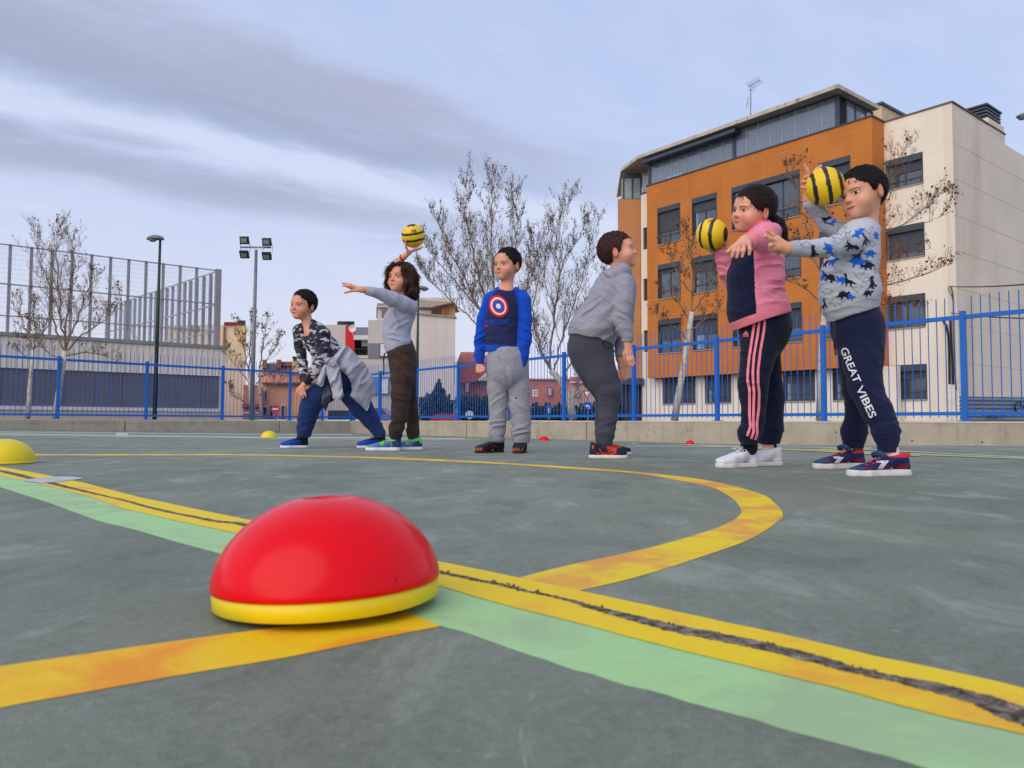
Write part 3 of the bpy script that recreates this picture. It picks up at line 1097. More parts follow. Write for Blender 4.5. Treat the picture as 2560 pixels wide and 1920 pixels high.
# things seen through the glass
mb = MB()
mb.fbox(FO, uA0, uA1 - .5, zA0, zA1, nA - 3.0, nA - 2.9)
mb.fbox(FO, uA0 - .2, uA1 - .2, zA1 - .06, zA1 + .0, nA - 3.0, nA - .1)
mb.build('attic_room', mat('attic_room_wall', L(92, 98, 112), .9), ob)
mb = MB()
for xa, xb in ((1631, 1641), (1719, 1746)):
    a, b = FO.px(xa, 400, nA - .25)[0], FO.px(xb, 400, nA - .25)[0]
    m_ = 14
    p_ = [FO.pt(a + (b - a) * i / m_, zA0 + .05, nA - .25 - .05 * math.sin(i * 1.9)) for i in range(m_ + 1)]
    mb.add(p_ + [x + np.array([0, 0, zA1 - zA0 - .25]) for x in p_], [(i, i + 1, i + m_ + 2, i + m_ + 1) for i in range(m_)])
mb.build('curtain', M_curtain, ob)
mb = MB()
a = FO.px(1846, 370, nA - .8)[0]
b = FO.px(1915, 350, nA - .8)[0]
mb.fbox(FO, a, b, zA0, zA0 + .95, nA - .9, nA - .7)
mb.fbox(FO, a, a + .5, zA0, zA0 + 1.25, nA - .9, nA - .68)
a = FO.px(2040, 300, nA - 1.6)[0]
mb.fbox(FO, a - .25, a + .2, zA0, zA1, nA - 1.7, nA - 1.4)
mb.fbox(FO, FO.px(1930, 340, nA - 1.5)[0], a, zA1 - .75, zA1 - .45, nA - 1.7, nA - 1.5)
mb.build('attic_furniture', M_curtain, ob)
# attic over the wing
mb = MB()
zw1 = FW.px(1580, 441)[1]
for x in (1559, 1581, 1602.5):
    u_ = FW.px(x, 470, -.15)[0]
    mb.fbox(FW, u_ - .05, u_ + .05, zW, zw1, -.2, -.12)
mb.fbox(FW, aW + .2, 1.4, zw1 - .04, zw1 + .22, -.25, -.10)
mb.fbox(FW, aW + .2, 1.4, zW, zW + .06, -.2, -.1)
mb.fbox(FO, uS + .0, .05, FO.px(1605, 487, -1.3)[1] + .02, FO.px(1605, 487, -1.3)[1] + .1, -1.6, -1.25)
a2 = mb.build('wing_window', M_anth, ob)
mb = MB()
mb.fbox(FW, aW + .25, 1.4, zW + .06, zw1 - .04, -.17, -.16)
zs0, zs1 = FO.px(1612, 487, -1.3)[1] + .1, FO.px(1612, 430, -1.3)[1]
mb.fbox(FO, uS, .3, zs0, zs1, -1.45, -1.44)
mb.build('pane', mat('pale_glass', L(150, 164, 164), .15, .2, 1.5, spec=.8), a2)
# roof slab
zs = zA1
th_ = .19
q = []
c1 = FO.px(2096, 226, .3)
uE = c1[0]
pA = FO.pt(uE, 0, .3)
uSl = Frame(pA, UB).px(2198, 280)[0]
pS = P(1552, 417, 0)
uW = FO.px(1552, 417, .75)[0]
# left edge of the slab where the photo has it: roof corner over the wing
pL = None
for kk in range(200):
    Yt = 36 + kk * .15
    w3_ = P(1552, 424, Yt)
    if w3_[2] >= zs + th_ * .5:
        pL = np.array([w3_[0], w3_[1], 0])
        break
if pL is None: pL = FO.pt(uW, 0, .5)
pB = FO.pt(uE, 0, .3) + np.array([UB[0], UB[1], 0]) * uSl
pC = np.array([.1372 * (pL[1] + 5.5), pL[1] + 5.5, 0])
pD = pB + np.array([-UA[0], -UA[1], 0]) * 14
mb = MB()
mb.prism([p_ + np.array([0, 0, zs]) for p_ in (pA, FO.pt(uA0 - .3, 0, .3), pL, pC, pD, pB)], (0, 0, th_))
mb.build('roof_slab', M_slab, ob)
mb = MB()
mb.prism([p_ + np.array([0, 0, zs - .02]) for p_ in (pA + [-.3, .3, 0], FO.pt(uA0, 0, .1), pL + [.3, .3, 0], pC + [.3, 0, 0], pD, pB + [-.3, 0, 0])], (0, 0, .018))
mb.build('soffit', M_soffit, ob)

# TV aerial on the roof
ab = FO.pt(FO.px(1876, 300, -1.2)[0], zs + th_, -1.2)
Ya = ab[1]
at = thing('television_aerial', ab, 'thin television aerial on the roof of the orange block', 'aerial')
ta = P(1877, 222, Ya)
mb = MB()
mb.tube([ab, ta], .03, 6)
for a in range(3): mb.tube([ab + [.5 * math.cos(a * 2.1), .5 * math.sin(a * 2.1), 0], ab * .75 + ta * .25], .008, 4)
mb.build('mast', M_galv, at)
mb = MB()
q0, q1 = P(1872, 216, Ya), P(1901, 200, Ya)
mb.tube([q0, q1], .02, 5)
for i in range(9):
    c_ = q0 + (q1 - q0) * i / 8
    mb.tube([c_ + [-.12, .1, .22], c_ + [.12, -.1, -.22]], .009, 4)
q0, q1 = P(1869, 216, Ya), P(1868, 224, Ya)
for i in range(4): mb.tube([P(1870, 214 + i * 4, Ya), P(1889, 216 + i * 4, Ya)], .008, 4)
mb.tube([P(1871, 243, Ya), P(1866, 270, Ya)], .012, 4)
for i in range(5): mb.tube([P(1866, 246 + i * 5, Ya), P(1872, 243 + i * 5, Ya)], .008, 4)
mb.build('dipoles', M_galv, at)

# cream building to the right
nC = -1.12
FC = Frame(FO.pt(uR, 0, nC), UA)
uC = FC.px(2383, 400)[0]
zC = FC.px(2383, 255)[1]
cb = thing('apartment_building', FC.pt(uC / 2, -.29), 'cream rendered apartment block with a blank side wall at the right', 'building')
ch = []
for (xa, xb, ya, yb) in ((2216, 2306, 403, 470), (2218, 2310, 565, 648), (2221, 2312, 735, 816), (2224, 2316, 911, 998)):
    ua, za = FC.px(xa, ya)
    ub, zz = FC.px(xb, yb)
    zb = FC.px(xa, yb + 6)[1]
    ch.append((ua, ub, zb, za))
ch[0] = (ch[0][0], ch[0][1], FC.px(2306, 456)[1], FC.px(2306, 382)[1])
ch[1] = (ch[1][0], ch[1][1], FC.px(2310, 638)[1], FC.px(2310, 557)[1])
ch[2] = (ch[2][0], ch[2][1], FC.px(2312, 815)[1], FC.px(2312, 735)[1])
ch[3] = (ch[3][0], ch[3][1], FC.px(2316, 998)[1], FC.px(2316, 912)[1])
mb = MB()
holes_wall(mb, FC, 0.0, uC - .352, -.3, zC, ch, -.3, 0)
mb.build('front_wall', M_cream, cb)
for i, h in enumerate(ch): window(FC, h, 0, cb, (.42, .75, .1, .25)[i], cur=(0, 0, 1, 1)[i], seed=60 + i)
FS = Frame(FC.pt(uC, 0, 0), UB)
uS1 = FS.px(2512, 331)[0]
mb = MB()
mb.fbox(FS, 0, uS1, -.3, zC, -.35, 0)
mb.fbox(FS, uS1, 30, -.3, zC - .45, -.35, 0)
mb.build('side_wall', M_cream2, cb)
mb = MB()
mb.fbox(FC, .0, uC + .04, zC, zC + .06, -.35, .05)
mb.fbox(FS, 0.05, uS1, zC, zC + .06, -.35, .05)
mb.build('parapet_cap', mat('cap_brown', L(110, 92, 84), .7), cb)
mb = MB()
for (x, y) in ((2383, 358), (2383, 446), (2384, 537), (2385, 625), (2389, 720), (2390, 810), (2391, 905)):
    z = FS.px(x + 3, y)[1]
    mb.fbox(FS, .02, 29, z - .01, z + .01, 0, .004)
mb.build('render_joint', M_joint, cb)
mb = MB()
for (y) in (365, 543, 627):
    z = FC.px(2383, y)[1]
    mb.fbox(FC, .1 if y > 600 else uC * .58, uC - .02, z - .03, z + .0, 0, .004)
mb.build('front_joint', mat('pale_front_joint', L(236, 222, 202), .9), cb)
mb = MB()
uc0, uc1 = FS.px(2470, 300)[0], FS.px(2509, 300)[0]
mb.fbox(FS, uc0, uc1, zC - .2, zC + .35, -1.2, .01)
cm = mb.build('chimney', M_cream2, cb)
mb = MB()
for k in range(4): mb.fbox(FS, uc0 + .1, uc1 - .1, zC + .36 + k * .16, zC + .45 + k * .16, -1.1, -.08)
mb.fbox(FS, uc0 + .25, uc1 - .25, zC + .35, zC + .98, -.95, -.2)
mb.fbox(FS, uc0 + .05, uc1 - .05, zC + .98, zC + 1.06, -1.15, -.03)
mb.build('chimney_cap', M_anth, cm)
# brick penthouse between the two roofs
mb = MB()
FPn = Frame(P(2190, 300, 41), UB)
uu = FPn.px(2204, 280)[0]
zt = FPn.px(2204, 262)[1]
mb.fbox(FPn, uu, uu + 7, 5, zt, -4, 0)
mb.build('penthouse', mat('pale_brick', L(206, 186, 150), .9, .1, 2, streak=(L(190, 170, 136), .5, .3)), cb)
mb = MB()
mb.fbox(FPn, uu - .1, uu + 7.1, zt, zt + .14, -4.1, .1)
mb.build('penthouse_cap', M_anth, cb)

# overhead cables, conduit, corrugated hoarding at the right
Yc = FS.pt(0, 0)[1]
kx = thing('cable_conduit', FC.pt(uC - .5, -.29, .1), 'white conduit with black cables running up the cream building corner', 'cable conduit')
mb = MB()
for x in (2374, 2385): mb.tube([FC.pt(FC.px(x, 1040, .08)[0], -.3, .08), FC.pt(FC.px(x, 962, .08)[0], FC.px(x, 962, .08)[1], .08)], .10, 8)
mb.build('conduit', mat('white_pvc', L(222, 216, 204), .6), kx)
mb = MB()
cp = lambda pts, r_: mb.tube([FC.pt(*FC.px(x, y, .1), .1) for x, y in pts], r_, 5)
cp([(2374, 960), (2373, 880), (2371, 840), (2366, 815), (2357, 800)], .045)
cp([(2383, 962), (2381, 900), (2378, 850), (2376, 800)], .045)
cp([(2391, 975), (2387, 930), (2385, 850), (2383, 760), (2381, 730), (2378, 718), (2373, 716)], .022)
cp([(2372, 716), (2372, 726), (2379, 738), (2382, 750)], .014)
mb.build('cable', M_black, kx)
wire = thing('overhead_cable', P(2470, 712, 22), 'dark overhead cable sagging to the right edge in front of the cream wall', 'cable')
mb = MB()
a_, b_ = FC.pt(*FC.px(2374, 716, .12), .12), P(2640, 704, 18)
mb.tube([a_ * (1 - s_) + b_ * s_ - np.array([0, 0, .25 * s_ * (1 - s_)]) for s_ in np.linspace(0, 1, 12)], .022, 5)
a_, b_ = FC.pt(*FC.px(2378, 782, .12), .12), P(2640, 797, 18)
mb.tube([a_ * (1 - s_) + b_ * s_ - np.array([0, 0, .25 * s_ * (1 - s_)]) for s_ in np.linspace(0, 1, 12)], .02, 5)
mb.build('cable_run', M_black, wire)
hf = Frame(P(2399, 1000, 21.5), (.80, .60))
hz = hf.px(2399, 991)[1]
hb = thing('corrugated_hoarding', hf.pt(2, -.29), 'grey corrugated metal hoarding with black and purple graffiti by the cream wall', 'hoarding')
mb = MB()
n = 44
vs, fs = [], []
for i in range(n + 1):
    z = -.29 + (hz + .29) * i / n
    d = .02 * math.sin(i * math.pi / 2)
    vs += [hf.pt(0, z, d), hf.pt(6, z + .1 * i / n, d)]
for i in range(n): fs.append((2 * i, 2 * i + 1, 2 * i + 3, 2 * i + 2))
mkobj('metal_sheet', vs, fs, mat('hoarding_metal', L(122, 132, 146), .5, .1, 2, metal=.4), hb, True)
mb = MB()
mb.tube([hf.pt(hf.px(x, 1015)[0], hf.px(x, y)[1], .045) for x, y in ((2540, 1006), (2534, 1013), (2533, 1020), (2536, 1028))], .028, 6)
mb.tube([hf.pt(hf.px(x, 1015)[0], hf.px(x, y)[1], .045) for x, y in ((2553, 1003), (2548, 1006), (2549, 1014), (2555, 1018))], .03, 6)
mb.build('black_graffiti', M_black, hb)
M_purple = mat('purple_paint', L(92, 48, 140), .7)


def text_mesh(s, bold=.0, shear=0.0, space=1.0):
    cu_ = bpy.data.curves.new('t', 'FONT')
    cu_.body = s
    cu_.offset = bold
    cu_.shear = shear
    cu_.space_character = space
    cu_.resolution_u = 4
    o = bpy.data.objects.new('t', cu_)
    COL.objects.link(o)
    bpy.context.view_layer.update()
    me = bpy.data.meshes.new_from_object(o.evaluated_get(bpy.context.evaluated_depsgraph_get()))
    vs = np.array([v_.co[:2] for v_ in me.vertices])
    fs = [tuple(p.vertices) for p in me.polygons]
    bpy.data.objects.remove(o)
    vs = (vs - vs.min(0)) / (vs.max(0) - vs.min(0))
    return vs, fs


vs, fs = text_mesh('DMHT', .01, .3)
mkobj('purple_graffiti', [hf.pt(hf.px(2463 + 48 * a, 1046)[0], hf.px(2490, 1047 - 9 * b)[1], .05) for a, b in vs], fs, M_purple, hb)

# ---------------------------------------------------------------- left pavilion with roof court
YP = 36.0
FPv = Frame(P(564, 900, YP), UB)
pv = thing('sports_pavilion', FPv.pt(-10, -.29), 'long white ribbed pavilion with a dark grey lower panel behind the left fence', 'building')
z1 = FPv.px(564, 865)[1]
z2 = FPv.px(564, 873)[1]
z3 = FPv.px(560, 941)[1]
z4 = FPv.px(560, 1022)[1]
z5 = FPv.px(560, 1030)[1]
M_rib = mat('white_cladding', L(222, 216, 206), .7, .05, 1, streak=(L(200, 190, 175), .4, 1))
mb = MB()
mb.fbox(FPv, -34, 0, z3, z2, -.4, 0)
k = -33.9
while k < 0:
    mb.fbox(FPv, k, k + .035, z3, z2, 0, .035)
    k += .25
mb.build('ribbed_cladding', M_rib, pv)
mb = MB()
mb.fbox(FPv, -34, 0.06, z2, z1, -.6, .08)
mb.build('cornice', mat('grey_cornice', L(140, 138, 138), .6), pv)
mb = MB()
mb.fbox(FPv, -34, -.25, z4, z3, -.4, -.06)
k = -33
while k < -.4:
    mb.fbox(FPv, k, k + .02, z4, z3 - .05, -.06, -.045)
    k += 1.1
mb.build('grey_panel', mat('slate_grey_panel', L(98, 97, 108), .7, .08, .7), pv)
mb = MB()
mb.fbox(FPv, -34, 0.0, z5, z4, -.4, .06)
mb.build('ledge', mat('ledge_white', L(206, 206, 210), .6), pv)
mb = MB()
mb.fbox(FPv, -34, 0, -.3, z5, -.4, .0)
mb.fbox(FPv, -.25, 0, z4, z3, -.4, -.0)
mb.build('plinth', mat('plinth_render', L(196, 182, 164), .9, .1, 1), pv)
mb = MB()
mb.fbox(FPv, -34, -.0, z1 - .3, z1 - .1, -14, -.6)
mb.fbox(FPv, -.3, 0, -.3, z1 - .3, -14, -.4)
mb.build('roof_deck', M_rib, pv)
rc = thing('roof_court_fence', FPv.pt(-10, z1, -.3), 'tall galvanised mesh fence round the sports court on the pavilion roof', 'fence')
nF = -.25
zt = FPv.px(540, 677, nF)[1]
M_gpost = mat('fence_post_galvanised', L(150, 148, 152), .6, .1, 2)
M_wire = mat('wire_galvanised', L(186, 190, 198), .6)
ucor = FPv.px(545, 700, nF)[0]
px_posts = [-190, -130, -75, -25, 25.3, 78.8, 130.5, 180.8, 229.6, 277, 322.5, 366, 409, 451.5, 492.4]
for x in px_posts:
    u_ = FPv.px(x, 640, nF)[0]
    mb = MB()
    mb.fbox(FPv, u_ - .055, u_ + .055, z1, zt + .05, nF - .06, nF + .06)
    mb.build('post', M_gpost, rc)
mb = MB()
mb.fbox(FPv, ucor - .13, ucor + .13, z1, zt + .08, nF - .1, nF + .1)
mb.build('corner_post', M_gpost, rc)
mb = MB()
u00 = FPv.px(px_posts[0], 600, nF)[0]
for f_ in (0.0, .45, .81):
    z = zt - (zt - z1) * f_
    mb.fbox(FPv, u00, ucor, z - .025, z + .025, nF + .061, nF + .09)
mb.build('rail', M_gpost, rc)
mb = MB()
k = u00
while k < ucor:
    mb.fbox(FPv, k, k + .004, z1 + .1, zt, nF - .003, nF + .003)
    k += .09
k = z1 + .2
while k < zt:
    mb.fbox(FPv, u00, ucor, k, k + .006, nF - .012, nF - .005)
    k += .2
mb.build('mesh_panel', M_wire, rc)
FQ = Frame(FPv.pt(ucor, 0, nF), (-.70, .714))
if FQ.n[1] > 0: FQ.n = -FQ.n
zq = zt
for x in (523, 506, 489, 473, 459, 444, 429, 415, 401.5, 387.5, 375, 361, 348, 335.5, 324, 313, 301, 289, 267):
    d = ray(x, 700)
    k = np.dot(FQ.p0 - 0, FQ.n) / np.dot(np.array([d[0], d[1], 0]), FQ.n)
    w_ = np.array([d[0], d[1], 0]) * k
    u_ = float(np.dot(w_ - FQ.p0, FQ.u))
    mb = MB()
    mb.fbox(FQ, u_ - .05, u_ + .05, z1, zq, -.15, .0)
    mb.build('side_post', mat('side_post_blue_grey', L(150, 156, 168), .6) if x == 523 else bpy.data.materials['side_post_blue_grey'], rc)
ue = u_
mb = MB()
for f_ in (0.0, .45, .81):
    z = zq - (zq - z1) * f_
    mb.fbox(FQ, 0, ue, z - .03, z + .03, .0, .03)
mb.build('rail', M_gpost, rc)
mb = MB()
k = 0
while k < ue:
    mb.fbox(FQ, k, k + .008, z1 + .1, zq, .032, .038)
    k += .28
k = z1 + .2
while k < zq:
    mb.fbox(FQ, 0, ue, k, k + .006, .04, .046)
    k += .3
mb.build('mesh_panel', M_wire, rc)
# basket on the roof court
hp = P(305, 790, 47)
hp[2] = z1 - .1
bk = thing('basketball_hoop', hp, 'white basketball hoop stand on the pavilion roof court', 'basketball hoop')
mb = MB()
mb.add([P(x, y, 47) for x, y in ((239, 741), (243, 735), (253, 732), (258, 742), (257, 762), (240, 765))] + [P(x, y, 47.06) for x, y in ((239, 741), (243, 735), (253, 732), (258, 742), (257, 762), (240, 765))], [(5, 4, 3, 2, 1, 0), (6, 7, 8, 9, 10, 11)] + [(i, (i + 1) % 6, 6 + (i + 1) % 6, 6 + i) for i in range(6)])
mb.build('backboard', mat('hoop_white', L(218, 220, 224), .6), bk)
mb = MB()
W_ = lambda x, y, Y=47.3: P(x, y, Y)
mb.tube([W_(258, 760), W_(314, 777)], .07, 6)
mb.tube([W_(256, 750), W_(290, 765)], .05, 6)
mb.tube([W_(311, 772), W_(313, 860)], .08, 6)
mb.tube([W_(321, 798), W_(348, 862)], .05, 6)
mb.tube([W_(323, 812), W_(338, 855)], .04, 6)
mb.build('stand', bpy.data.materials['hoop_white'], bk)
mb = MB()
rc0 = W_(244, 771)
mb.tube([rc0 + [.3 * math.cos(a), .3 * math.sin(a), 0] for a in np.linspace(0, 6.283, 14)], .02, 5)
mb.build('rim', mat('rim_red', L(190, 90, 70), .6), bk)


# ---------------------------------------------------------------- background blocks
def pxbox(mb, x0, x1, yt, yb, Y, depth=6.0, y_rel=0.0):
    a, b = P(x0, yt, Y), P(x1, yb, Y)
    z0 = max(b[2], -.3)
    q = (Y + depth) / Y      # side walls follow the street, which runs away from the court
    mb.hexa([(a[0], Y, z0), (b[0], Y, z0), (b[0] * q, Y + depth, z0), (a[0] * q, Y + depth, z0), (a[0], Y, a[2]), (b[0], Y, a[2]), (b[0] * q, Y + depth, a[2]), (a[0] * q, Y + depth, a[2])])


def part(name, rects, Y, m, parent, depth=6.0):
    mb = MB()
    for r_ in rects: pxbox(mb, *r_, Y, depth)
    return mb.build(name, m, parent)


def bld(rect, Y, label, cat='building', name='house'):
    c_ = P((rect[0] + rect[1]) / 2, rect[3], Y)
    c_[2] = -.29
    return thing(name, c_, label, cat)


M_peach = mat('peach_render', L(234, 174, 122), .9, .08, .5)
M_yelr = mat('ochre_render', L(226, 188, 128), .9, .08, .5)
M_beige = mat('beige_render', L(220, 200, 168), .9, .08, .4, streak=(L(176, 132, 96), .5, .5))
M_tiles = mat('red_roof_tiles', L(206, 112, 82), .9, .2, 3, .4, 6)
M_tilesb = mat('brown_roof_tiles', L(150, 100, 78), .9, .2, 3)
M_darkw = mat('far_window', (.04, .05, .07), .3)
M_whitef = mat('white_trim', L(224, 220, 214), .7)
M_gr1 = mat('light_grey_render', L(198, 190, 182), .9, .05, .4)
M_gr2 = mat('mid_grey_render', L(128, 130, 140), .9, .05, .5)
M_redp = mat('red_panel', L(206, 18, 26), .6, .05, 1)
M_gable = mat('weathered_gable_render', L(226, 216, 204), .9, .08, .35, .2, 10, streak=(L(176, 166, 156), .35, .9))
M_salm = mat('salmon_brick', L(200, 124, 98), .9, .12, 1.0, .3, 9)
M_brick = mat('brick_pillar', L(150, 92, 62), .9, .15, 3)
# B1 beige block beside the pavilion
b = bld((420, 612, 795, 1049), 52, 'beige apartment block with a red roof edge right of the pavilion')
part('wall', [(420, 548, 812, 1049)], 62, M_beige, b)
part('wall', [(545, 611, 812, 1049)], 52, M_beige, b)
part('roof', [(560, 596, 805, 812)], 51.8, mat('dark_red_roof', L(140, 40, 40), .8), b, 4)
cm = part('chimney', [(594, 613, 812, 850)], 51.7, M_yelr, b, 2)
part('chimney_cap', [(593, 614, 801, 803.5), (594, 613, 805, 806.5), (594, 613, 808, 810), (598, 609, 801, 812)], 51.6, M_anth, cm, 2)
for x in (438, 452, 470, 486): part('window', [(x, x + 10, 812 + (x % 7), 828)], 61.9, M_darkw, b, .2)
part('pipe', [(558.5, 560.5, 815, 900)], 51.85, mat('rust_pipe', L(150, 84, 60), .8), b, .1)
# B2 peach and ochre houses
b = bld((640, 790, 880, 1049), 49, 'peach coloured terraced houses behind the bending boy')
part('wall', [(652, 790, 918, 1049)], 49, M_peach, b)
part('balcony_wall', [(660, 700, 908, 925)], 48.8, mat('balcony_grey', L(140, 136, 136), .8), b, .6)
part('roof', [(690, 762, 904, 915)], 48.6, M_tilesb, b)
part('roof', [(606, 660, 1010, 1018)], 45.8, M_tilesb, b, 3)
part('eave', [(655, 790, 955, 959)], 48.5, M_tilesb, b, .5)
for x in (656, 692): 
    cm = part('chimney', [(x, x + 11, 899, 920)], 48.2, M_brick, b, 1)
cm = part('chimney', [(731, 746, 901, 930)], 48, M_yelr, b, 1)
part('chimney_cap', [(731, 746, 891, 893), (732, 745, 895, 897), (733, 744, 898.5, 901)], 47.9, M_anth, cm, 1)
for (x0, x1, y0, y1) in ((659, 667, 1018, 1034), (676, 682, 1014, 1042), (704, 710, 1014, 1042), (662, 667, 975, 997), (722, 727, 920, 935)):
    w_ = part('window', [(x0 - 2, x1 + 2, y0 - 2, y1 + 2)], 48.85, M_whitef, b, .2)
    part('pane', [(x0, x1, y0, y1)], 48.8, M_darkw, w_, .2)
b = bld((606, 652, 950, 1049), 46, 'low salmon house with a red tiled roof behind the floodlight mast')
part('wall', [(607, 652, 1004, 1049)], 46, mat('salmon_low_wall', L(206, 132, 100), .9), b)
part('roof', [(609, 651, 962, 1006)], 46.4, mat('faded_tiles', L(206, 128, 100), .9, .25, 4), b, 3)
part('band', [(607, 646, 1030, 1034)], 45.95, M_whitef, b, .1)
# B3 grey and red house
b = bld((800, 925, 812, 1049), 50, 'grey house with a red wall panel and recessed balcony')
part('wall', [(780, 865, 812, 1049)], 50, M_gr1, b)
part('red_panel', [(864, 886, 813, 884)], 49.9, M_redp, b, .1)
part('grey_wall', [(886, 921, 818, 843), (886, 921, 889, 1049)], 49.9, M_gr2, b, 3)
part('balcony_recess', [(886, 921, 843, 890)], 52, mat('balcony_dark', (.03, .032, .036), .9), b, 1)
part('beam', [(884, 921, 838, 849)], 49.6, M_whitef, b, .5)
part('balcony_slab', [(886, 921, 888, 896)], 49.5, M_gr1, b, .6)
part('air_conditioner', [(904, 920, 851, 865)], 50.5, M_whitef, b, .6)
for x in (889, 897, 905, 913): part('balcony_rail', [(x, x + .6, 872, 888)], 49.7, M_frame, b, .05)
part('balcony_rail', [(887, 920, 871, 872)], 49.7, M_frame, b, .05)
vt = part('roof_vent', [(843, 886, 803, 804.5)], 50.5, M_anth, b, 2)
part('vent_leg', [(x, x + 1, 804.5, 812) for x in (848, 858, 869, 880)], 50.6, M_anth, vt, .1)
part('lower_wall', [(800, 960, 897, 1049)], 49.4, M_gr1, b, 3)
ds = thing('satellite_dish', P(881, 830, 48.9), 'round white satellite dish on the red wall panel', 'satellite dish')
mb = MB()
c_ = P(881, 821, 48.9)
n = 20
vs = [c_ + [0, .08, 0]] + [c_ + [.24 * math.cos(2 * math.pi * k / n), -.02, .24 * math.sin(2 * math.pi * k / n)] for k in range(n)]
mb.add(vs, [(0, 1 + k, 1 + (k + 1) % n) for k in range(n)])
mb.add([v_ + np.array([0, .03, 0]) for v_ in vs], [(0, 1 + (k + 1) % n, 1 + k) for k in range(n)])
mb.tube([c_ + [0, .08, 0], c_ + [.05, 0, -.42]], .02, 5)
mb.build('dish', M_whitef, ds)
# B4 main house with the blank gable and pergola roof
b = bld((920, 1140, 770, 1049), 44, 'white house with a blank weathered gable and a concrete roof terrace')
part('front_wall', [(920.5, 1032, 800, 1049)], 44, M_gr1, b)
part('grey_band', [(920.6, 968, 858, 896)], 43.95, M_gr2, b, .2)
w_ = part('window', [(949, 969, 858, 892)], 43.9, M_frame, b, .1)
part('pane', [(951, 968, 860, 890)], 43.85, M_whitef, w_, .1)
mb = MB()
g0, g1 = P(1028, 783, 44), P(1139.5, 793, 44.9)
mb.prism([(g0[0], 43.9, -.3), (g1[0], 44.6, -.3), (g1[0], 44.6, g1[2]), (g0[0], 43.9, g0[2])], (-.75, 8, 0))
mb.build('gable_wall', M_gable, b)
mb = MB()
mb.prism([P(1028, 780.5, 43.8), P(1140, 790.5, 44.5), P(1140, 794, 44.5), P(1028, 784, 43.8)], (0, .6, 0))
mb.build('gable_cap', mat('gable_cap_grey', L(170, 160, 150), .8), b)
part('roof_slab', [(1043, 1138, 744, 756)], 44.8, mat('terrace_concrete', L(206, 196, 178), .9, .1), b, 5)
mb = MB()
mb.prism([P(1040, 748, 44.7), P(1137, 756, 44.7), P(1108, 761, 44.7), P(1075, 768, 44.7), P(1043, 767, 44.7)], (0, 4, 0))
mb.build('slab_underside', M_soffit, b)
part('eave', [(941, 985, 764, 768)], 44.2, M_gr1, b, 5)
part('tiles', [(943 + k * 4, 946.4 + k * 4, 758, 763.5) for k in range(10)], 44.3, M_tilesb, b, 4)
part('pillar', [(944, 954, 768, 800)], 44.4, M_gr1, b, .7)
part('pillar', [(1055, 1064, 766, 782)], 46, M_gr1, b, .7)
part('brick_pillar', [(1104, 1115, 757, 790)], 45, M_brick, b, .7)
part('pillar', [(1115, 1138, 757, 790)], 45.6, M_yelr, b, .7)
part('parapet', [(1040, 1078, 776, 784)], 45.2, M_gr1, b, .3)
for (x0, x1) in ((926, 948), (951, 973)):
    part('blue_shutter', [(x0, x1, 942, 986)], 43.85, mat('blue_shutter_paint', L(92, 126, 176), .7) if x0 == 926 else bpy.data.materials['blue_shutter_paint'], b, .1)
part('pane', [(953, 970, 948, 984)], 43.8, M_whitef, b, .1)
part('garage_door', [(820, 925, 1026, 1049)], 43.0, mat('garage_dark', L(52, 44, 48), .8), b, .1)
# B5 red roofed houses
b = bld((1145, 1420, 896, 1049), 52, 'salmon coloured houses with red tiled roofs beyond the hedge')
mb = MB()
mb.prism([P(1142, 904, 50), P(1186, 904, 50), P(1230, 920, 52), P(1192, 952, 50), P(1178, 956, 50), P(1142, 956, 50)], (0, 4, 1.0))
mb.build('roof', M_tiles, b)
part('wall', [(1142, 1180, 953, 1049)], 51.5, M_beige, b)
mb = MB()
mb.prism([P(1192, 952, 50.2), P(1226, 926, 50.6), P(1250, 926, 50.6), P(1250, 952, 50.6)], (0, 3, 0))
mb.build('gable', M_gable, b)
part('salmon_wall', [(1174, 1330, 950, 1049)], 51, M_salm, b)
part('salmon_wall', [(1322, 1424, 948, 1049)], 49, M_salm, b)
part('pale_wall', [(1424, 1560, 958, 1049)], 49, mat('pink_beige_wall', L(204, 168, 140), .9), b)
part('ridge', [(1322, 1424, 945, 948.5), (1424, 1500, 954, 958)], 48.8, M_gable, b, 1)
part('upper_roof', [(1424, 1540, 942, 955)], 52, M_tiles, b, 3)
for x0, x1, y0, y1 in ((1371, 1379, 970, 988), (1401, 1408, 970, 986), (1165, 1172, 958, 980), (1440, 1448, 975, 992)):
    w_ = part('window', [(x0 - 1.5, x1 + 1.5, y0 - 1.5, y1 + 1.5)], 48.7, M_darkw, b, .1)
    part('pane', [(x0, x1, y0, y1)], 48.6, M_gr1, w_, .1)
cm = part('chimney', [(1154, 1165, 888, 905)], 51, M_yelr, b, 1)
nt = bld((1331, 1346, 974, 991), 47, 'white paper notice on the salmon wall beyond the fence', 'notice', 'notice_board')
part('paper', [(1331, 1346, 974, 991)], 47, M_whitef, nt, .05)
part('printing', [(1333, 1343, 978 + k * 5, 979.3 + k * 5) for k in range(2)], 46.97, M_gr2, nt, .02)


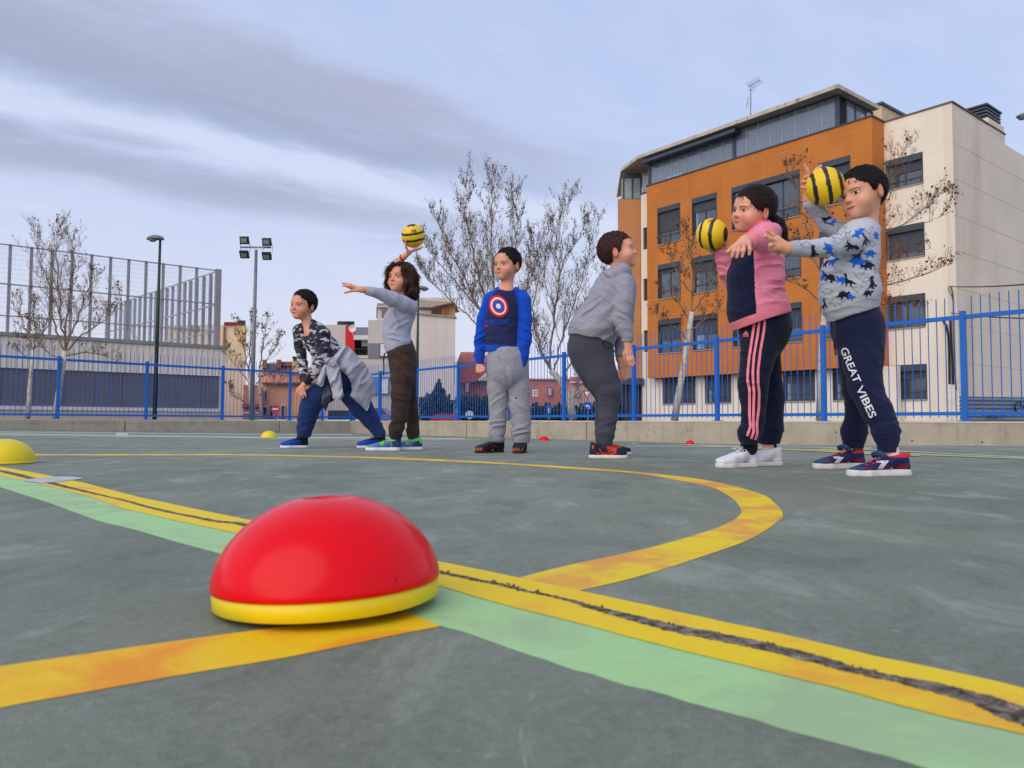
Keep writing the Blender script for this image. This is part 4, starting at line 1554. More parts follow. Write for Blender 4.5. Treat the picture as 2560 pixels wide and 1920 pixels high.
# hedges as leafy masses
def leafmass(name, boxes, Y, label, n, m, seed, cat='hedge', s=.16):
    rs = random.Random(seed)
    b_ = bld((boxes[0][0], boxes[0][1], 0, 1049), Y, label, cat, name)
    mb = MB()
    areas = [(q[1] - q[0]) * (q[3] - q[2]) for q in boxes]
    for q, a in zip(boxes, areas):
        for _ in range(int(n * a / sum(areas))):
            x = rs.uniform(q[0], q[1])
            top = q[2] + 5 * math.sin(x * .21) + 3 * math.sin(x * .57) + (abs(x - q[4]) * 1.6 if len(q) > 4 else 0)
            y = rs.uniform(top, q[3])
            c_ = P(x, y, Y + rs.uniform(-.5, .9))
            a1 = np.array([rs.gauss(0, 1), rs.gauss(0, .6), rs.gauss(0, 1)])
            a1 /= np.linalg.norm(a1)
            a2 = np.cross(a1, [rs.gauss(0, 1), rs.gauss(0, 1), rs.gauss(0, 1)])
            a2 /= np.linalg.norm(a2)
            r_ = s * rs.uniform(.5, 1.2)
            mb.add([c_ - a1 * r_ * .5, c_ + a2 * r_ * .3, c_ + a1 * r_ * .5, c_ - a2 * r_ * .3], [(0, 1, 2, 3)])
    mb.build('foliage', m, b_)
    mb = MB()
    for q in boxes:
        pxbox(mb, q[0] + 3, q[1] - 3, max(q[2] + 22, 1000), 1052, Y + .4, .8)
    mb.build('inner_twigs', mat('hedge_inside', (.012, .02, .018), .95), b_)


M_hedge = mat('dark_hedge_leaves', L(40, 62, 58), .8, .5, 2)
leafmass('conifer_hedge', [(1048, 1140, 988, 1049), (1080, 1114, 950, 1010, 1096)], 40, 'dark conifer hedge with one pointed top in front of the blank gable', 3600, M_hedge, 2)
leafmass('hedge', [(1150, 1222, 992, 1049)], 41, 'dark clipped hedge left of the boy in the blue sweatshirt', 2400, M_hedge, 3)
leafmass('hedge', [(1320, 1560, 1012, 1049)], 42, 'long dark hedge below the salmon houses behind the traffic signs', 5200, M_hedge, 4)

# ---------------------------------------------------------------- traffic signs
M_signred = mat('sign_red', L(196, 16, 34), .4)
M_signwhite = mat('sign_white', L(236, 236, 236), .4)
M_signblue = mat('sign_blue', L(20, 82, 176), .4)


def disc(mb, c_, r_, n=28, th_=.02, yo=0.0):
    ring = [c_ + np.array([r_ * math.cos(2 * math.pi * k / n), yo, r_ * math.sin(2 * math.pi * k / n)]) for k in range(n)]
    mb.prism(ring, (0, th_, 0))


def signpost(px, py, Y, label, top):
    c_ = P(px, py, Y)
    t_ = thing('traffic_sign', (c_[0], c_[1], -.29), label, 'traffic sign')
    mb = MB()
    mb.tube([(c_[0], Y + .05, -.29), (c_[0], Y + .05, P(px, top, Y)[2])], .03, 6)
    mb.build('post', M_galv, t_)
    return c_, t_


c_, t_ = signpost(688, 1023, 38, 'round red no entry sign with a white bar', 1012)
mb = MB(); disc(mb, c_, .215); mb.build('sign_face', M_signred, t_)
mb = MB(); mb.box(c_ + [0, -.006, .01], (.30, .012, .075)); mb.build('white_bar', M_signwhite, t_)
c_, t_ = signpost(1372, 1023, 36, 'small square blue dead end sign', 1012)
mb = MB(); mb.box(c_, (.24, .02, .40)); mb.build('sign_face', M_signblue, t_)
mb = MB(); mb.box(c_ + [0, -.014, -.06], (.035, .012, .2)); mb.box(c_ + [0, -.014, .045], (.07, .012, .03)); mb.build('white_stem', M_signwhite, t_)
mb = MB(); mb.box(c_ + [0, -.02, .075], (.075, .012, .05)); mb.build('red_bar', M_signred, t_)
c_, t_ = signpost(1470, 1015, 34, 'round blue turn left sign below a red and white give way triangle', 975)
mb = MB(); disc(mb, c_, .19); mb.build('blue_face', M_signblue, t_)
mb = MB()
mb.prism([c_ + np.array([x, -.002, z]) for x, z in ((.035, -.12), (.065, -.12), (.065, .03), (-.02, .03), (-.02, .07), (-.12, .005), (-.02, -.06), (-.02, -.02), (.035, -.02))], (0, -.01, 0))
mb.build('white_arrow', M_signwhite, t_)
tr = P(1468, 986, 34)
mb = MB()
mb.prism([tr + np.array(q) for q in ((-.22, 0, .17), (.22, 0, .17), (0, 0, -.2))], (0, .02, 0))
mb.build('give_way_triangle', M_signred, t_)
mb = MB()
mb.prism([tr + np.array(q) for q in ((-.13, -.006, .12), (.13, -.006, .12), (0, -.006, -.1))], (0, .004, 0))
mb.build('white_centre', M_signwhite, t_)
c_, t_ = signpost(1174, 1037, 37, 'pale grey back of a round traffic sign near the hedge', 1027)
mb = MB(); disc(mb, c_, .20); mb.build('sign_back', mat('sign_back_grey', L(186, 188, 186), .6), t_)
# street cabinet / pole near hedge
c_, t_ = signpost(1136, 975, 37, 'grey utility pole with a pale cabinet beside the gable', 905)
mb = MB(); mb.box(P(1132, 982, 36.9), (.22, .2, .7)); mb.build('cabinet', M_gr1, t_)

# parked cars glimpsed through the fence
def car(x0, x1, ytop, Y, m, label):
    a, b_ = P(x0, 1049, Y), P(x1, 1049, Y)
    zt_ = P(x0, ytop, Y)[2]
    Lc = b_[0] - a[0]
    t_ = thing('parked_car', ((a[0] + b_[0]) / 2, Y, -.29), label, 'car', 'cars parked beyond the fence')
    zb = -.29 + .32
    H = zt_ + .29
    prof = [(0, .32), (0.0, .62), (.04, .78), (.22, .86), (.34, H), (.72, H), (.88, .9), (.98, .84), (1, .6), (1, .32)]
    mb = MB()
    mb.prism([(a[0] + Lc * u_, Y - .8, -.29 + z) for u_, z in prof], (0, 1.6, 0))
    mb.build('body', m, t_)
    mb = MB()
    mb.prism([(a[0] + Lc * u_, Y - .82, -.29 + z) for u_, z in ((.26, .88), (.36, H - .06), (.70, H - .06), (.82, .9))], (0, .01, 0))
    mb.build('side_window', M_darkw, t_)
    for u_ in (.18, .8):
        mb = MB()
        mb.tube([(a[0] + Lc * u_, Y - .84, -.29 + .31), (a[0] + Lc * u_, Y - .6, -.29 + .31)], .31, 18)
        mb.build('wheel', M_black, t_)


M_car1 = mat('car_violet', L(130, 88, 140), .3, coat=.5)
M_car2 = mat('car_red', L(170, 30, 34), .3, coat=.5)
car(905, 985, 1020, 41, M_car1, 'violet parked car behind the throwing child with the long brown hair')
car(1080, 1148, 1034, 38, M_car2, 'red parked car just showing above the wall by the conifer hedge')


# ================================================================ trees
def tree(base_px, Y, trunk, limbs, label, seed, twig=1.0, leaves=260, balls=420, col='pale', rad=.11, spread=.5, upw=.55, lsz=.05, levels=3):
    """trunk/limbs: lists of polylines in photo pixels at depth Y (limbs may add a depth offset)"""
    rs = random.Random(seed)
    b_ = P(base_px, 1049, Y)
    t_ = thing('plane_tree', (b_[0], b_[1], -.29), label, 'tree', 'bare plane trees along the street')
    tm, bm, lm, sm = MB(), MB(), MB(), MB()
    ends = []

    def br(p, d, ln, r_, lev):
        n = 5 if lev < 2 else 4
        pts = [p]
        d = d / np.linalg.norm(d)
        for i in range(n):
            d = d + np.array([rs.gauss(0, .10), rs.gauss(0, .10), rs.gauss(0, .06) + .07 * upw * 2])
            d /= np.linalg.norm(d)
            pts.append(pts[-1] + d * ln / n)
        rr = [r_ * (1 - .72 * i / n) for i in range(n + 1)]
        bm.tube(pts, rr, 4 if lev < 2 else 3, False)
        if lev < levels:
            k = {0: 7, 1: 6, 2: 3.5}[lev]
            for j in range(int(k * twig + rs.random())):
                f = rs.uniform(.2, 1.0)
                i = min(int(f * n), n - 1)
                q = pts[i] + (pts[i + 1] - pts[i]) * (f * n - i)
                a = rs.uniform(0, 6.283)
                side = np.array([math.cos(a), .7 * math.sin(a), 0])
                nd = d * .55 + side * rs.uniform(.35, .9) * spread * 1.6 + np.array([0, 0, upw * rs.uniform(.1, 1)])
                br(q, nd, ln * rs.uniform(.36, .62), max(r_ * .45 * (1 - f * .4), .0028), lev + 1)
        if lev >= 1: ends.append((pts[-1], d))
        if lev >= 2: ends.append((pts[2], d))
    for pl_ in trunk:
        tm.tube([P(x, y, Y + dy) for x, y, dy, r_ in pl_], [q[3] for q in pl_], 9)
    for pl_ in limbs:
        pts = [P(x, y, Y + dy) for x, y, dy, r_ in pl_]
        rr = [q[3] * .62 for q in pl_]
        # refine with wobble
        P2, R2 = [pts[0]], [rr[0]]
        for i in range(len(pts) - 1):
            for k in range(1, 5):
                w_ = pts[i] * (1 - k / 4) + pts[i + 1] * (k / 4)
                if k < 4: w_ = w_ + np.array([rs.gauss(0, .03), rs.gauss(0, .03), 0])
                P2.append(w_)
                R2.append(rr[i] * (1 - k / 4) + rr[i + 1] * k / 4)
        bm.tube(P2, R2, 6, False)
        tot = sum(np.linalg.norm(P2[i + 1] - P2[i]) for i in range(len(P2) - 1))
        nb = max(4, int(tot * 6.5 * twig))
        for j in range(nb):
            f = .18 + .82 * (j + rs.random()) / nb
            i = min(int(f * (len(P2) - 1)), len(P2) - 2)
            q = P2[i] * (1 - (f * (len(P2) - 1) - i)) + P2[i + 1] * (f * (len(P2) - 1) - i)
            d = P2[i + 1] - P2[i]
            d /= np.linalg.norm(d)
            a = rs.uniform(0, 6.283)
            side = np.array([math.cos(a), .7 * math.sin(a), 0])
            nd = d * .6 + side * rs.uniform(.4, 1.0) * spread * 1.6 + np.array([0, 0, upw * rs.uniform(0, .6)])
            br(q, nd, rs.uniform(.5, 1.0) * min(1.25, .34 + tot * .24) * (1.0 - .55 * f), max(R2[i] * .34, .006), 1)
        ends.append((P2[-1], d))
    for _ in range(leaves):
        p, d = rs.choice(ends)
        c_ = p + np.array([rs.gauss(0, .02), rs.gauss(0, .02), rs.gauss(0, .02)])
        a1 = np.array([rs.gauss(0, 1), rs.gauss(0, 1), rs.gauss(0, 1) - .6])
        a1 /= np.linalg.norm(a1)
        a2 = np.cross(a1, [rs.gauss(0, 1), rs.gauss(0, 1), rs.gauss(0, 1)])
        a2 /= np.linalg.norm(a2)
        s_ = lsz * rs.uniform(.5, 1.3)
        n3 = np.cross(a1, a2)
        lm.add([c_, c_ + a1 * s_ * .5 + a2 * s_ * .5, c_ + a1 * s_ + n3 * s_ * .3, c_ + a1 * s_ * .5 - a2 * s_ * .45 + n3 * s_ * .2], [(0, 1, 2), (0, 2, 3)])
    for _ in range(balls):
        p, d = rs.choice(ends)
        L_ = rs.uniform(.03, .10)
        q = p + np.array([rs.gauss(0, .01), 0, -L_])
        sm.tube([p, q], .0028, 3, False)
        r_ = rs.uniform(.014, .022)
        sm.add([q + r_ * np.array(w_) for w_ in ((1, 0, 0), (-1, 0, 0), (0, 1, 0), (0, -1, 0), (0, 0, 1), (0, 0, -1))], [(0, 2, 4), (2, 1, 4), (1, 3, 4), (3, 0, 4), (2, 0, 5), (1, 2, 5), (3, 1, 5), (0, 3, 5)])
    tm.build('trunk', M_bark, t_, True)
    bm.build('branches', M_bark2, t_)
    lm.build('dry_leaves', M_leaf, t_)['kind'] = 'stuff'
    sm.build('seed_balls', M_seed, t_)['kind'] = 'stuff'
    return t_


M_bark = mat('plane_bark', L(196, 188, 168), .9, .25, 7, .5, 20, dirt=(L(96, 88, 72), .8, 9))
M_bark2 = mat('branch_bark', L(124, 106, 86), .9, .3, 5, dirt=(L(168, 156, 134), .5, 4))
M_leaf = mat('dry_brown_leaf', L(136, 66, 30), .9, .45, 6)
M_seed = mat('seed_ball_brown', L(78, 52, 36), .95, .3, 8)
# far left pair
tree(68, 25, [[(68, 1049, 0, .085), (72, 1000, 0, .07), (78, 930, 0, .06), (84, 875, 0, .05)]],
     [[(84, 875, 0, .045), (70, 840, .2, .03), (50, 790, .3, .018), (35, 740, .3, .01)], [(84, 875, 0, .04), (92, 830, -.2, .03), (80, 780, -.3, .02), (85, 730, -.3, .01)], [(84, 875, 0, .04), (105, 850, .4, .03), (122, 810, .5, .02), (128, 760, .5, .01)], [(78, 900, 0, .03), (50, 880, .3, .02), (20, 868, .4, .01)]],
     'small bare plane tree at the far left behind the fence', 11, 1.1, 480, 260)
tree(140, 22, [[(137, 1052, 0, .09), (147, 980, 0, .075), (160, 905, 0, .07), (163, 878, 0, .07)]],
     [[(163, 878, 0, .055), (140, 830, .2, .045), (128, 760, .2, .035), (118, 700, .1, .022), (92, 640, 0, .014), (90, 580, 0, .007)],
      [(163, 878, 0, .055), (152, 820, -.2, .045), (150, 740, -.2, .035), (145, 660, -.3, .022), (140, 600, -.3, .013), (144, 562, -.3, .006)],
      [(163, 878, 0, .05), (180, 830, .3, .04), (205, 770, .4, .028), (222, 720, .5, .016), (236, 680, .5, .008)],
      [(163, 878, 0, .045), (195, 845, -.3, .035), (240, 815, -.4, .022), (280, 785, -.5, .012), (300, 730, -.5, .006)],
      [(163, 878, 0, .05), (165, 800, .1, .035), (178, 720, .1, .025), (186, 650, .2, .014), (182, 600, .2, .006)],
      [(162, 890, 0, .04), (215, 880, .3, .028), (262, 888, .4, .016), (300, 905, .5, .008)],
      [(158, 905, 0, .035), (120, 880, .3, .025), (95, 855, .4, .015), (60, 845, .5, .007)]],
     'taller bare plane tree with dry leaves in front of the pavilion', 12, 1.15, 760, 360)
tree(640, 30, [[(634, 1049, 0, .10), (628, 1000, 0, .085), (622, 930, 0, .07)], [(655, 1049, 0.2, .07), (650, 980, .2, .06), (648, 920, .2, .05)]],
     [[(622, 930, 0, .05), (612, 880, .2, .035), (600, 840, .3, .022), (588, 800, .3, .01)], [(622, 930, 0, .05), (625, 870, 0, .035), (627, 820, 0, .02), (628, 790, 0, .008)], [(648, 920, .2, .05), (656, 870, .2, .035), (664, 830, .3, .02), (668, 795, .3, .008)],
      [(648, 920, .2, .04), (672, 890, .3, .03), (694, 860, .4, .018), (704, 835, .4, .008)], [(625, 960, 0, .045), (598, 925, 0, .03), (572, 895, .2, .018), (563, 870, .2, .008)], [(632, 1020, 0, .05), (605, 1000, -.2, .035), (578, 985, -.3, .02), (566, 960, -.3, .01)], [(650, 990, 0, .04), (690, 960, .2, .025), (730, 925, .2, .012)], [(640, 960, 0, .04), (660, 940, .2, .025), (700, 920, .2, .012)]],
     'bare plane tree with pale trunk behind the floodlight mast', 13, 1.0, 520, 380, lsz=.07)
# the big pair in the middle
tree(1255, 21, [[(1262, 1049, 0, .11), (1255, 980, 0, .10), (1245, 900, 0, .09), (1238, 850, 0, .08)]],
     [[(1238, 850, 0, .06), (1210, 790, .2, .05), (1180, 735, .3, .04), (1145, 665, .3, .028), (1110, 600, .4, .014), (1088, 540, .4, .006)],
      [(1238, 850, 0, .06), (1222, 770, 0, .05), (1196, 690, 0, .04), (1178, 610, .1, .03), (1160, 530, .1, .016), (1166, 440, .1, .006)],
      [(1238, 850, 0, .06), (1240, 760, -.2, .05), (1232, 670, -.3, .04), (1228, 590, -.3, .028), (1232, 500, -.3, .014), (1234, 438, -.3, .005)],
      [(1238, 850, 0, .055), (1262, 770, .3, .045), (1278, 690, .4, .034), (1290, 610, .4, .022), (1292, 530, .4, .012), (1285, 480, .4, .005)],
      [(1240, 860, 0, .05), (1290, 790, -.3, .038), (1318, 720, -.4, .026), (1334, 650, -.5, .014), (1336, 590, -.5, .006)],
      [(1238, 860, 0, .045), (1180, 800, .3, .033), (1120, 745, .5, .022), (1070, 700, .6, .012), (1052, 670, .6, .006)],
      [(1225, 800, 0, .04), (1170, 740, -.4, .03), (1100, 660, -.6, .018), (1060, 610, -.6, .008)]],
     'tall bare plane tree behind the boy in the blue sweatshirt', 14, 1.25, 360, 1900, upw=.8)
tree(1425, 23, [[(1432, 1049, 0, .13), (1425, 1000, 0, .12), (1400, 950, 0, .10), (1377, 925, 0, .095)]],
     [[(1377, 925, 0, .06), (1350, 880, 0, .05), (1336, 820, .1, .04), (1330, 770, .1, .03), (1345, 700, .1, .018), (1350, 640, .1, .008)],
      [(1377, 925, 0, .07), (1378, 850, -.1, .06), (1386, 770, -.2, .045), (1396, 700, -.2, .034), (1388, 610, -.2, .02), (1400, 540, -.2, .012), (1428, 488, -.2, .005)],
      [(1385, 930, 0, .055), (1400, 860, .2, .045), (1424, 790, .3, .034), (1450, 720, .3, .024), (1470, 640, .4, .014), (1490, 545, .4, .006)],
      [(1405, 960, 0, .05), (1435, 900, -.2, .04), (1465, 830, -.3, .028), (1490, 760, -.4, .018), (1510, 690, -.4, .008)],
      [(1395, 945, 0, .05), (1365, 900, .3, .038), (1345, 860, .4, .026), (1320, 800, .5, .014)],
      [(1396, 700, -.2, .03), (1415, 640, 0, .02), (1450, 590, 0, .012), (1462, 530, 0, .005)],
      [(1386, 770, -.2, .03), (1360, 700, 0, .02), (1362, 620, 0, .012), (1375, 540, 0, .005)],
      [(1432, 1010, 0, .05), (1446, 960, .3, .04), (1452, 900, .4, .026), (1462, 860, .4, .012)]],
     'bare plane tree with a leaning pale trunk left of the boy in the grey hoodie', 15, 1.2, 300, 1500, upw=.8)
# in front of the orange block
tree(1690, 20.5, [[(1686, 1052, 0, .105), (1698, 980, 0, .09), (1712, 900, 0, .08), (1722, 830, 0, .07), (1730, 780, 0, .06)]],
     [[(1730, 780, 0, .045), (1736, 720, 0, .035), (1730, 660, 0, .025), (1722, 600, 0, .014), (1700, 570, 0, .006)],
      [(1725, 800, 0, .04), (1700, 760, .2, .03), (1672, 735, .3, .02), (1648, 720, .3, .01)],
      [(1730, 780, 0, .04), (1760, 740, .3, .03), (1785, 690, .3, .02), (1795, 640, .3, .01)],
      [(1735, 740, 0, .03), (1700, 700, -.3, .022), (1680, 650, -.3, .014), (1665, 610, -.3, .006)],
      [(1722, 830, 0, .035), (1760, 800, .2, .026), (1800, 780, .3, .016), (1840, 770, .3, .008)],
      [(1720, 850, 0, .03), (1690, 820, -.2, .02), (1655, 800, -.3, .012), (1640, 770, -.3, .006)]],
     'slim bare plane tree in front of the orange block left of the girl', 16, 1.05, 420, 420, lsz=.05)
tree(2052, 18.5, [[(2050, 1052, 0, .10), (2053, 950, 0, .09), (2056, 850, 0, .08), (2062, 770, 0, .075), (2070, 720, 0, .07)]],
     [[(2070, 720, 0, .045), (2035, 650, 0, .035), (2020, 580, 0, .028), (2005, 510, 0, .018), (1975, 440, 0, .009), (1965, 425, 0, .005)],
      [(2070, 720, 0, .05), (2100, 640, .2, .04), (2180, 600, .3, .03), (2260, 560, .3, .02), (2310, 520, .3, .012), (2350, 480, .3, .006)],
      [(2065, 740, 0, .05), (2130, 715, -.2, .04), (2220, 712, -.3, .03), (2300, 690, -.3, .018), (2370, 660, -.3, .008)],
      [(2070, 720, 0, .045), (2120, 600, .3, .035), (2190, 520, .3, .024), (2230, 430, .3, .014), (2256, 380, .3, .006)],
      [(2060, 760, 0, .04), (2010, 720, .2, .03), (1975, 700, .2, .018), (1950, 690, .3, .008)],
      [(2300, 560, .3, .016), (2345, 545, .3, .010), (2395, 470, .3, .005)],
      [(2180, 600, .3, .02), (2240, 640, .2, .014), (2330, 620, .2, .007)],
      [(2035, 650, 0, .025), (1990, 620, -.2, .016), (1960, 560, -.2, .008)],
      [(2130, 715, -.2, .025), (2200, 760, -.2, .016), (2290, 770, -.2, .008)]],
     'plane tree with reddish dry leaves behind the boy in the dinosaur sweatshirt', 17, 1.0, 560, 380, lsz=.07, rad=.1, upw=.35)
# ================================================================ people
BIG = 1e3


class SDF:
    def __init__(s): s.pr = []

    def cone(s, a, b, ra, rb, k=.02, op='add', sq=None, lab=0):
        s.pr.append(('c', np.array(a, float), np.array(b, float), ra, rb, sq, op, k, lab)); return s

    def ell(s, c, rad, ax=None, k=.02, op='add', lab=0):
        s.pr.append(('e', np.array(c, float), np.array(rad, float), np.eye(3) if ax is None else np.array(ax, float), 0, None, op, k, lab)); return s

    def fn(s, f): s.pr.append(('f', f, 0, 0, 0, None, 'fn', 0, 0)); return s

    def clip(s, p, n):
        p, n = np.array(p, float), np.array(n, float)
        n = n / np.linalg.norm(n)
        return s.fn(lambda d, P_: np.maximum(d, (P_ - p) @ n))

    def limb(s, pts, k=.02, sq=None, lab=0):
        """pts: list of (xyz, r)"""
        for (a, ra), (b, rb) in zip(pts[:-1], pts[1:]): s.cone(a, b, ra, rb, k, 'add', sq, lab)
        return s

    @staticmethod
    def ev(q, P_):
        if q[0] == 'c':
            _, a, b, ra, rb, sq, *_r = q
            ba = b - a
            L2 = max(float(ba @ ba), 1e-10)
            pa = P_ - a
            t_ = np.clip(pa @ ba / L2, 0, 1)
            v_ = pa - t_[:, None] * ba
            if sq is not None:
                ax, f_ = sq
                v_ = v_ + ((f_ - 1) * (v_ @ ax))[:, None] * ax
            return np.sqrt(np.einsum('ij,ij->i', v_, v_)) - (ra + (rb - ra) * t_)
        _, c, r_, A, *_r = q
        v_ = (P_ - c) @ A.T / r_
        k0 = np.sqrt(np.einsum('ij,ij->i', v_, v_))
        w_ = v_ / r_
        k1 = np.sqrt(np.einsum('ij,ij->i', w_, w_)) + 1e-9
        return k0 * (k0 - 1.0) / k1

    def total(s, P_, act=None):
        d = np.full(len(P_), BIG)
        for i, q in enumerate(s.pr):
            if q[6] == 'fn':
                d = q[1](d, P_)
                continue
            if act is not None and not act[i]: continue
            e = s.ev(q, P_)
            k = q[7]
            if q[6] == 'add':
                if k > 0:
                    h = np.maximum(k - np.abs(d - e), 0) / k
                    d = np.minimum(d, e) - h * h * k * .25
                else: d = np.minimum(d, e)
            else:
                e = -e
                if k > 0:
                    h = np.maximum(k - np.abs(d - e), 0) / k
                    d = np.maximum(d, e) + h * h * k * .25
                else: d = np.maximum(d, e)
        return d

    def label_d(s, P_, lab):
        d = np.full(len(P_), BIG)
        for q in s.pr:
            if q[6] == 'add' and q[8] == lab: d = np.minimum(d, s.ev(q, P_))
        return d

    def mesh(s, h, disp=None, n=12, marg=.008, smooth=1):
        lo = np.full(3, BIG)
        hi = -lo
        for q in s.pr:
            if q[6] != 'add': continue
            if q[0] == 'c':
                m_ = max(q[3], q[4]) * (1.0 if q[5] is None else max(1, 1 / q[5][1]))
                for p in (q[1], q[2]): lo, hi = np.minimum(lo, p - m_), np.maximum(hi, p + m_)
            else:
                m_ = q[2].max()
                lo, hi = np.minimum(lo, q[1] - m_), np.maximum(hi, q[1] + m_)
        lo -= .02
        hi += .02
        B = n * h
        nb = np.ceil((hi - lo) / B).astype(int)
        bi = np.stack(np.meshgrid(*[np.arange(k) for k in nb], indexing='ij'), -1).reshape(-1, 3)
        cen = lo + (bi + .5) * B
        HD = B * .87
        D = np.zeros((len(s.pr), len(bi)))
        tot = np.full(len(bi), BIG)
        dm = np.full(len(bi), BIG)
        for i, q in enumerate(s.pr):
            if q[6] == 'fn':
                tot = q[1](tot, cen)
                continue
            D[i] = s.ev(q, cen)
            if q[6] == 'add':
                tot = np.minimum(tot, D[i])
                dm = np.minimum(dm, D[i])
            else: tot = np.maximum(tot, -D[i])
        keep = np.where((np.abs(tot) < HD * 1.2 + .016))[0]
        g = np.arange(n + 1) * h
        loc = np.stack(np.meshgrid(g, g, g, indexing='ij'), -1).reshape(-1, 3)
        N = nb * n + 2
        vid, vpos, quads = [], [], []
        cr = np.array([(i, j, k) for i in (0, 1) for j in (0, 1) for k in (0, 1)])
        ed = [(a, b) for a in range(8) for b in range(a + 1, 8) if np.abs(cr[a] - cr[b]).sum() == 1]
        gid = lambda c: (c[..., 0].astype(np.int64) * N[1] + c[..., 1]) * N[2] + c[..., 2]
        for b in keep:
            act = [True if q[6] == 'fn' else (D[i, b] < dm[b] + q[7] + 2.2 * HD if q[6] == 'add' else D[i, b] < HD * 1.2 + q[7] + .006) for i, q in enumerate(s.pr)]
            P_ = loc + (lo + bi[b] * B)
            d = s.total(P_, act)
            if disp is not None: d = d - disp(P_)
            if d.min() > 0 or d.max() < 0: continue
            d = d.reshape(n + 1, n + 1, n + 1)
            sg = d < 0
            st = np.stack([sg[i:i + n, j:j + n, k:k + n] for i, j, k in cr])
            mixd = st.any(0) & ~st.all(0)
            idx = np.argwhere(mixd)
            if len(idx):
                dv = np.stack([d[idx[:, 0] + i, idx[:, 1] + j, idx[:, 2] + k] for i, j, k in cr], 1)
                acc = np.zeros((len(idx), 3))
                cnt = np.zeros(len(idx))
                for a, c in ed:
                    x = (dv[:, a] < 0) != (dv[:, c] < 0)
                    t_ = dv[:, a] / np.where(x, dv[:, a] - dv[:, c], 1)
                    pt = cr[a] + t_[:, None] * (cr[c] - cr[a])
                    acc[x] += pt[x]
                    cnt[x] += 1
                vpos.append(lo + bi[b] * B + (idx + acc / cnt[:, None]) * h)
                vid.append(gid(idx + bi[b] * n))
            for ax in range(3):
                o1, o2 = [(1, 2), (2, 0), (0, 1)][ax]
                sl0 = [slice(0, n)] * 3
                sl1 = [slice(0, n)] * 3
                sl1[ax] = slice(1, n + 1)
                A, C_ = sg[tuple(sl0)], sg[tuple(sl1)]
                e = np.argwhere(A != C_)
                if not len(e): continue
                fl = A[e[:, 0], e[:, 1], e[:, 2]]
                ge = e + bi[b] * n
                u1, u2 = np.zeros(3, int), np.zeros(3, int)
                u1[o1] = 1
                u2[o2] = 1
                q4 = np.stack([gid(ge - u1 - u2), gid(ge - u2), gid(ge), gid(ge - u1)], 1)
                q4[~fl] = q4[~fl][:, ::-1]
                quads.append(q4)
        vid = np.concatenate(vid)
        vpos = np.concatenate(vpos)
        quads = np.concatenate(quads)
        o = np.argsort(vid)
        vid, vpos = vid[o], vpos[o]
        f = np.searchsorted(vid, quads)
        f = np.minimum(f, len(vid) - 1)
        ok = (vid[f] == quads).all(1)
        f = f[ok]
        for _ in range(smooth):
            e = np.concatenate([f[:, [0, 1]], f[:, [1, 2]], f[:, [2, 3]], f[:, [3, 0]]])
            e = np.concatenate([e, e[:, ::-1]])
            c = np.bincount(e[:, 0], minlength=len(vpos)).astype(float)
            av = np.stack([np.bincount(e[:, 0], vpos[e[:, 1], k], minlength=len(vpos)) for k in range(3)], 1)
            m_ = c > 0
            vpos[m_] = .5 * vpos[m_] + .5 * av[m_] / c[m_, None]
        return vpos, f


_RN = np.random.RandomState(7).rand(32, 32, 32)


def vn(x, y, z):
    """smooth value noise, 0..1"""
    xi, yi, zi = np.floor(x).astype(int), np.floor(y).astype(int), np.floor(z).astype(int)
    fx, fy, fz = x - xi, y - yi, z - zi
    fx, fy, fz = [q * q * (3 - 2 * q) for q in (fx, fy, fz)]
    xi, yi, zi = xi & 31, yi & 31, zi & 31
    x1, y1, z1 = (xi + 1) & 31, (yi + 1) & 31, (zi + 1) & 31
    g = _RN
    a = g[xi, yi, zi] * (1 - fx) + g[x1, yi, zi] * fx
    b = g[xi, y1, zi] * (1 - fx) + g[x1, y1, zi] * fx
    c = g[xi, yi, z1] * (1 - fx) + g[x1, yi, z1] * fx
    d = g[xi, y1, z1] * (1 - fx) + g[x1, y1, z1] * fx
    return (a * (1 - fy) + b * fy) * (1 - fz) + (c * (1 - fy) + d * fy) * fz


def folds(lst, base=.0012, sc=38.0, seed=0):
    """cloth folds: local packs of creases (centre, direction across the crease, reach, depth, creases per metre) on soft unevenness"""
    def f(P_):
        x, y, z = P_[:, 0], P_[:, 1], P_[:, 2]
        d = base * 2.6 * (vn(x * 13 + seed, y * 13, z * 10 + 5) - .5) + base * 1.2 * (vn(x * 34, y * 34 + seed, z * 27) - .5)
        for j, (c, a, rr, am, fr) in enumerate(lst):
            v_ = P_ - c
            g = np.exp(-np.einsum('ij,ij->i', v_, v_) / (rr * rr * 1.3))
            m_ = g > .03
            if not m_.any(): continue
            v_ = v_[m_]
            b_ = np.cross(a, [.3, 1, .2])
            b_ /= np.linalg.norm(b_)
            c_ = np.cross(a, b_)
            u = v_ @ a
            p, q = v_ @ b_, v_ @ c_
            u = u + .35 * p * math.sin(j * 2.3 + 1) + .010 * (vn(p * 30 + j, q * 30, u * 12) - .5)
            n_ = vn(u * fr * 1.25 + j * 7.3, p * fr * .30 + 3, q * fr * .30 + 9)
            rdg = 1 - np.abs(2 * n_ - 1)
            d[m_] += am * 2.1 * g[m_] * (1.6 * rdg * rdg - .6)
        return d
    return f


def unit(v_): return np.array(v_, float) / np.linalg.norm(v_)


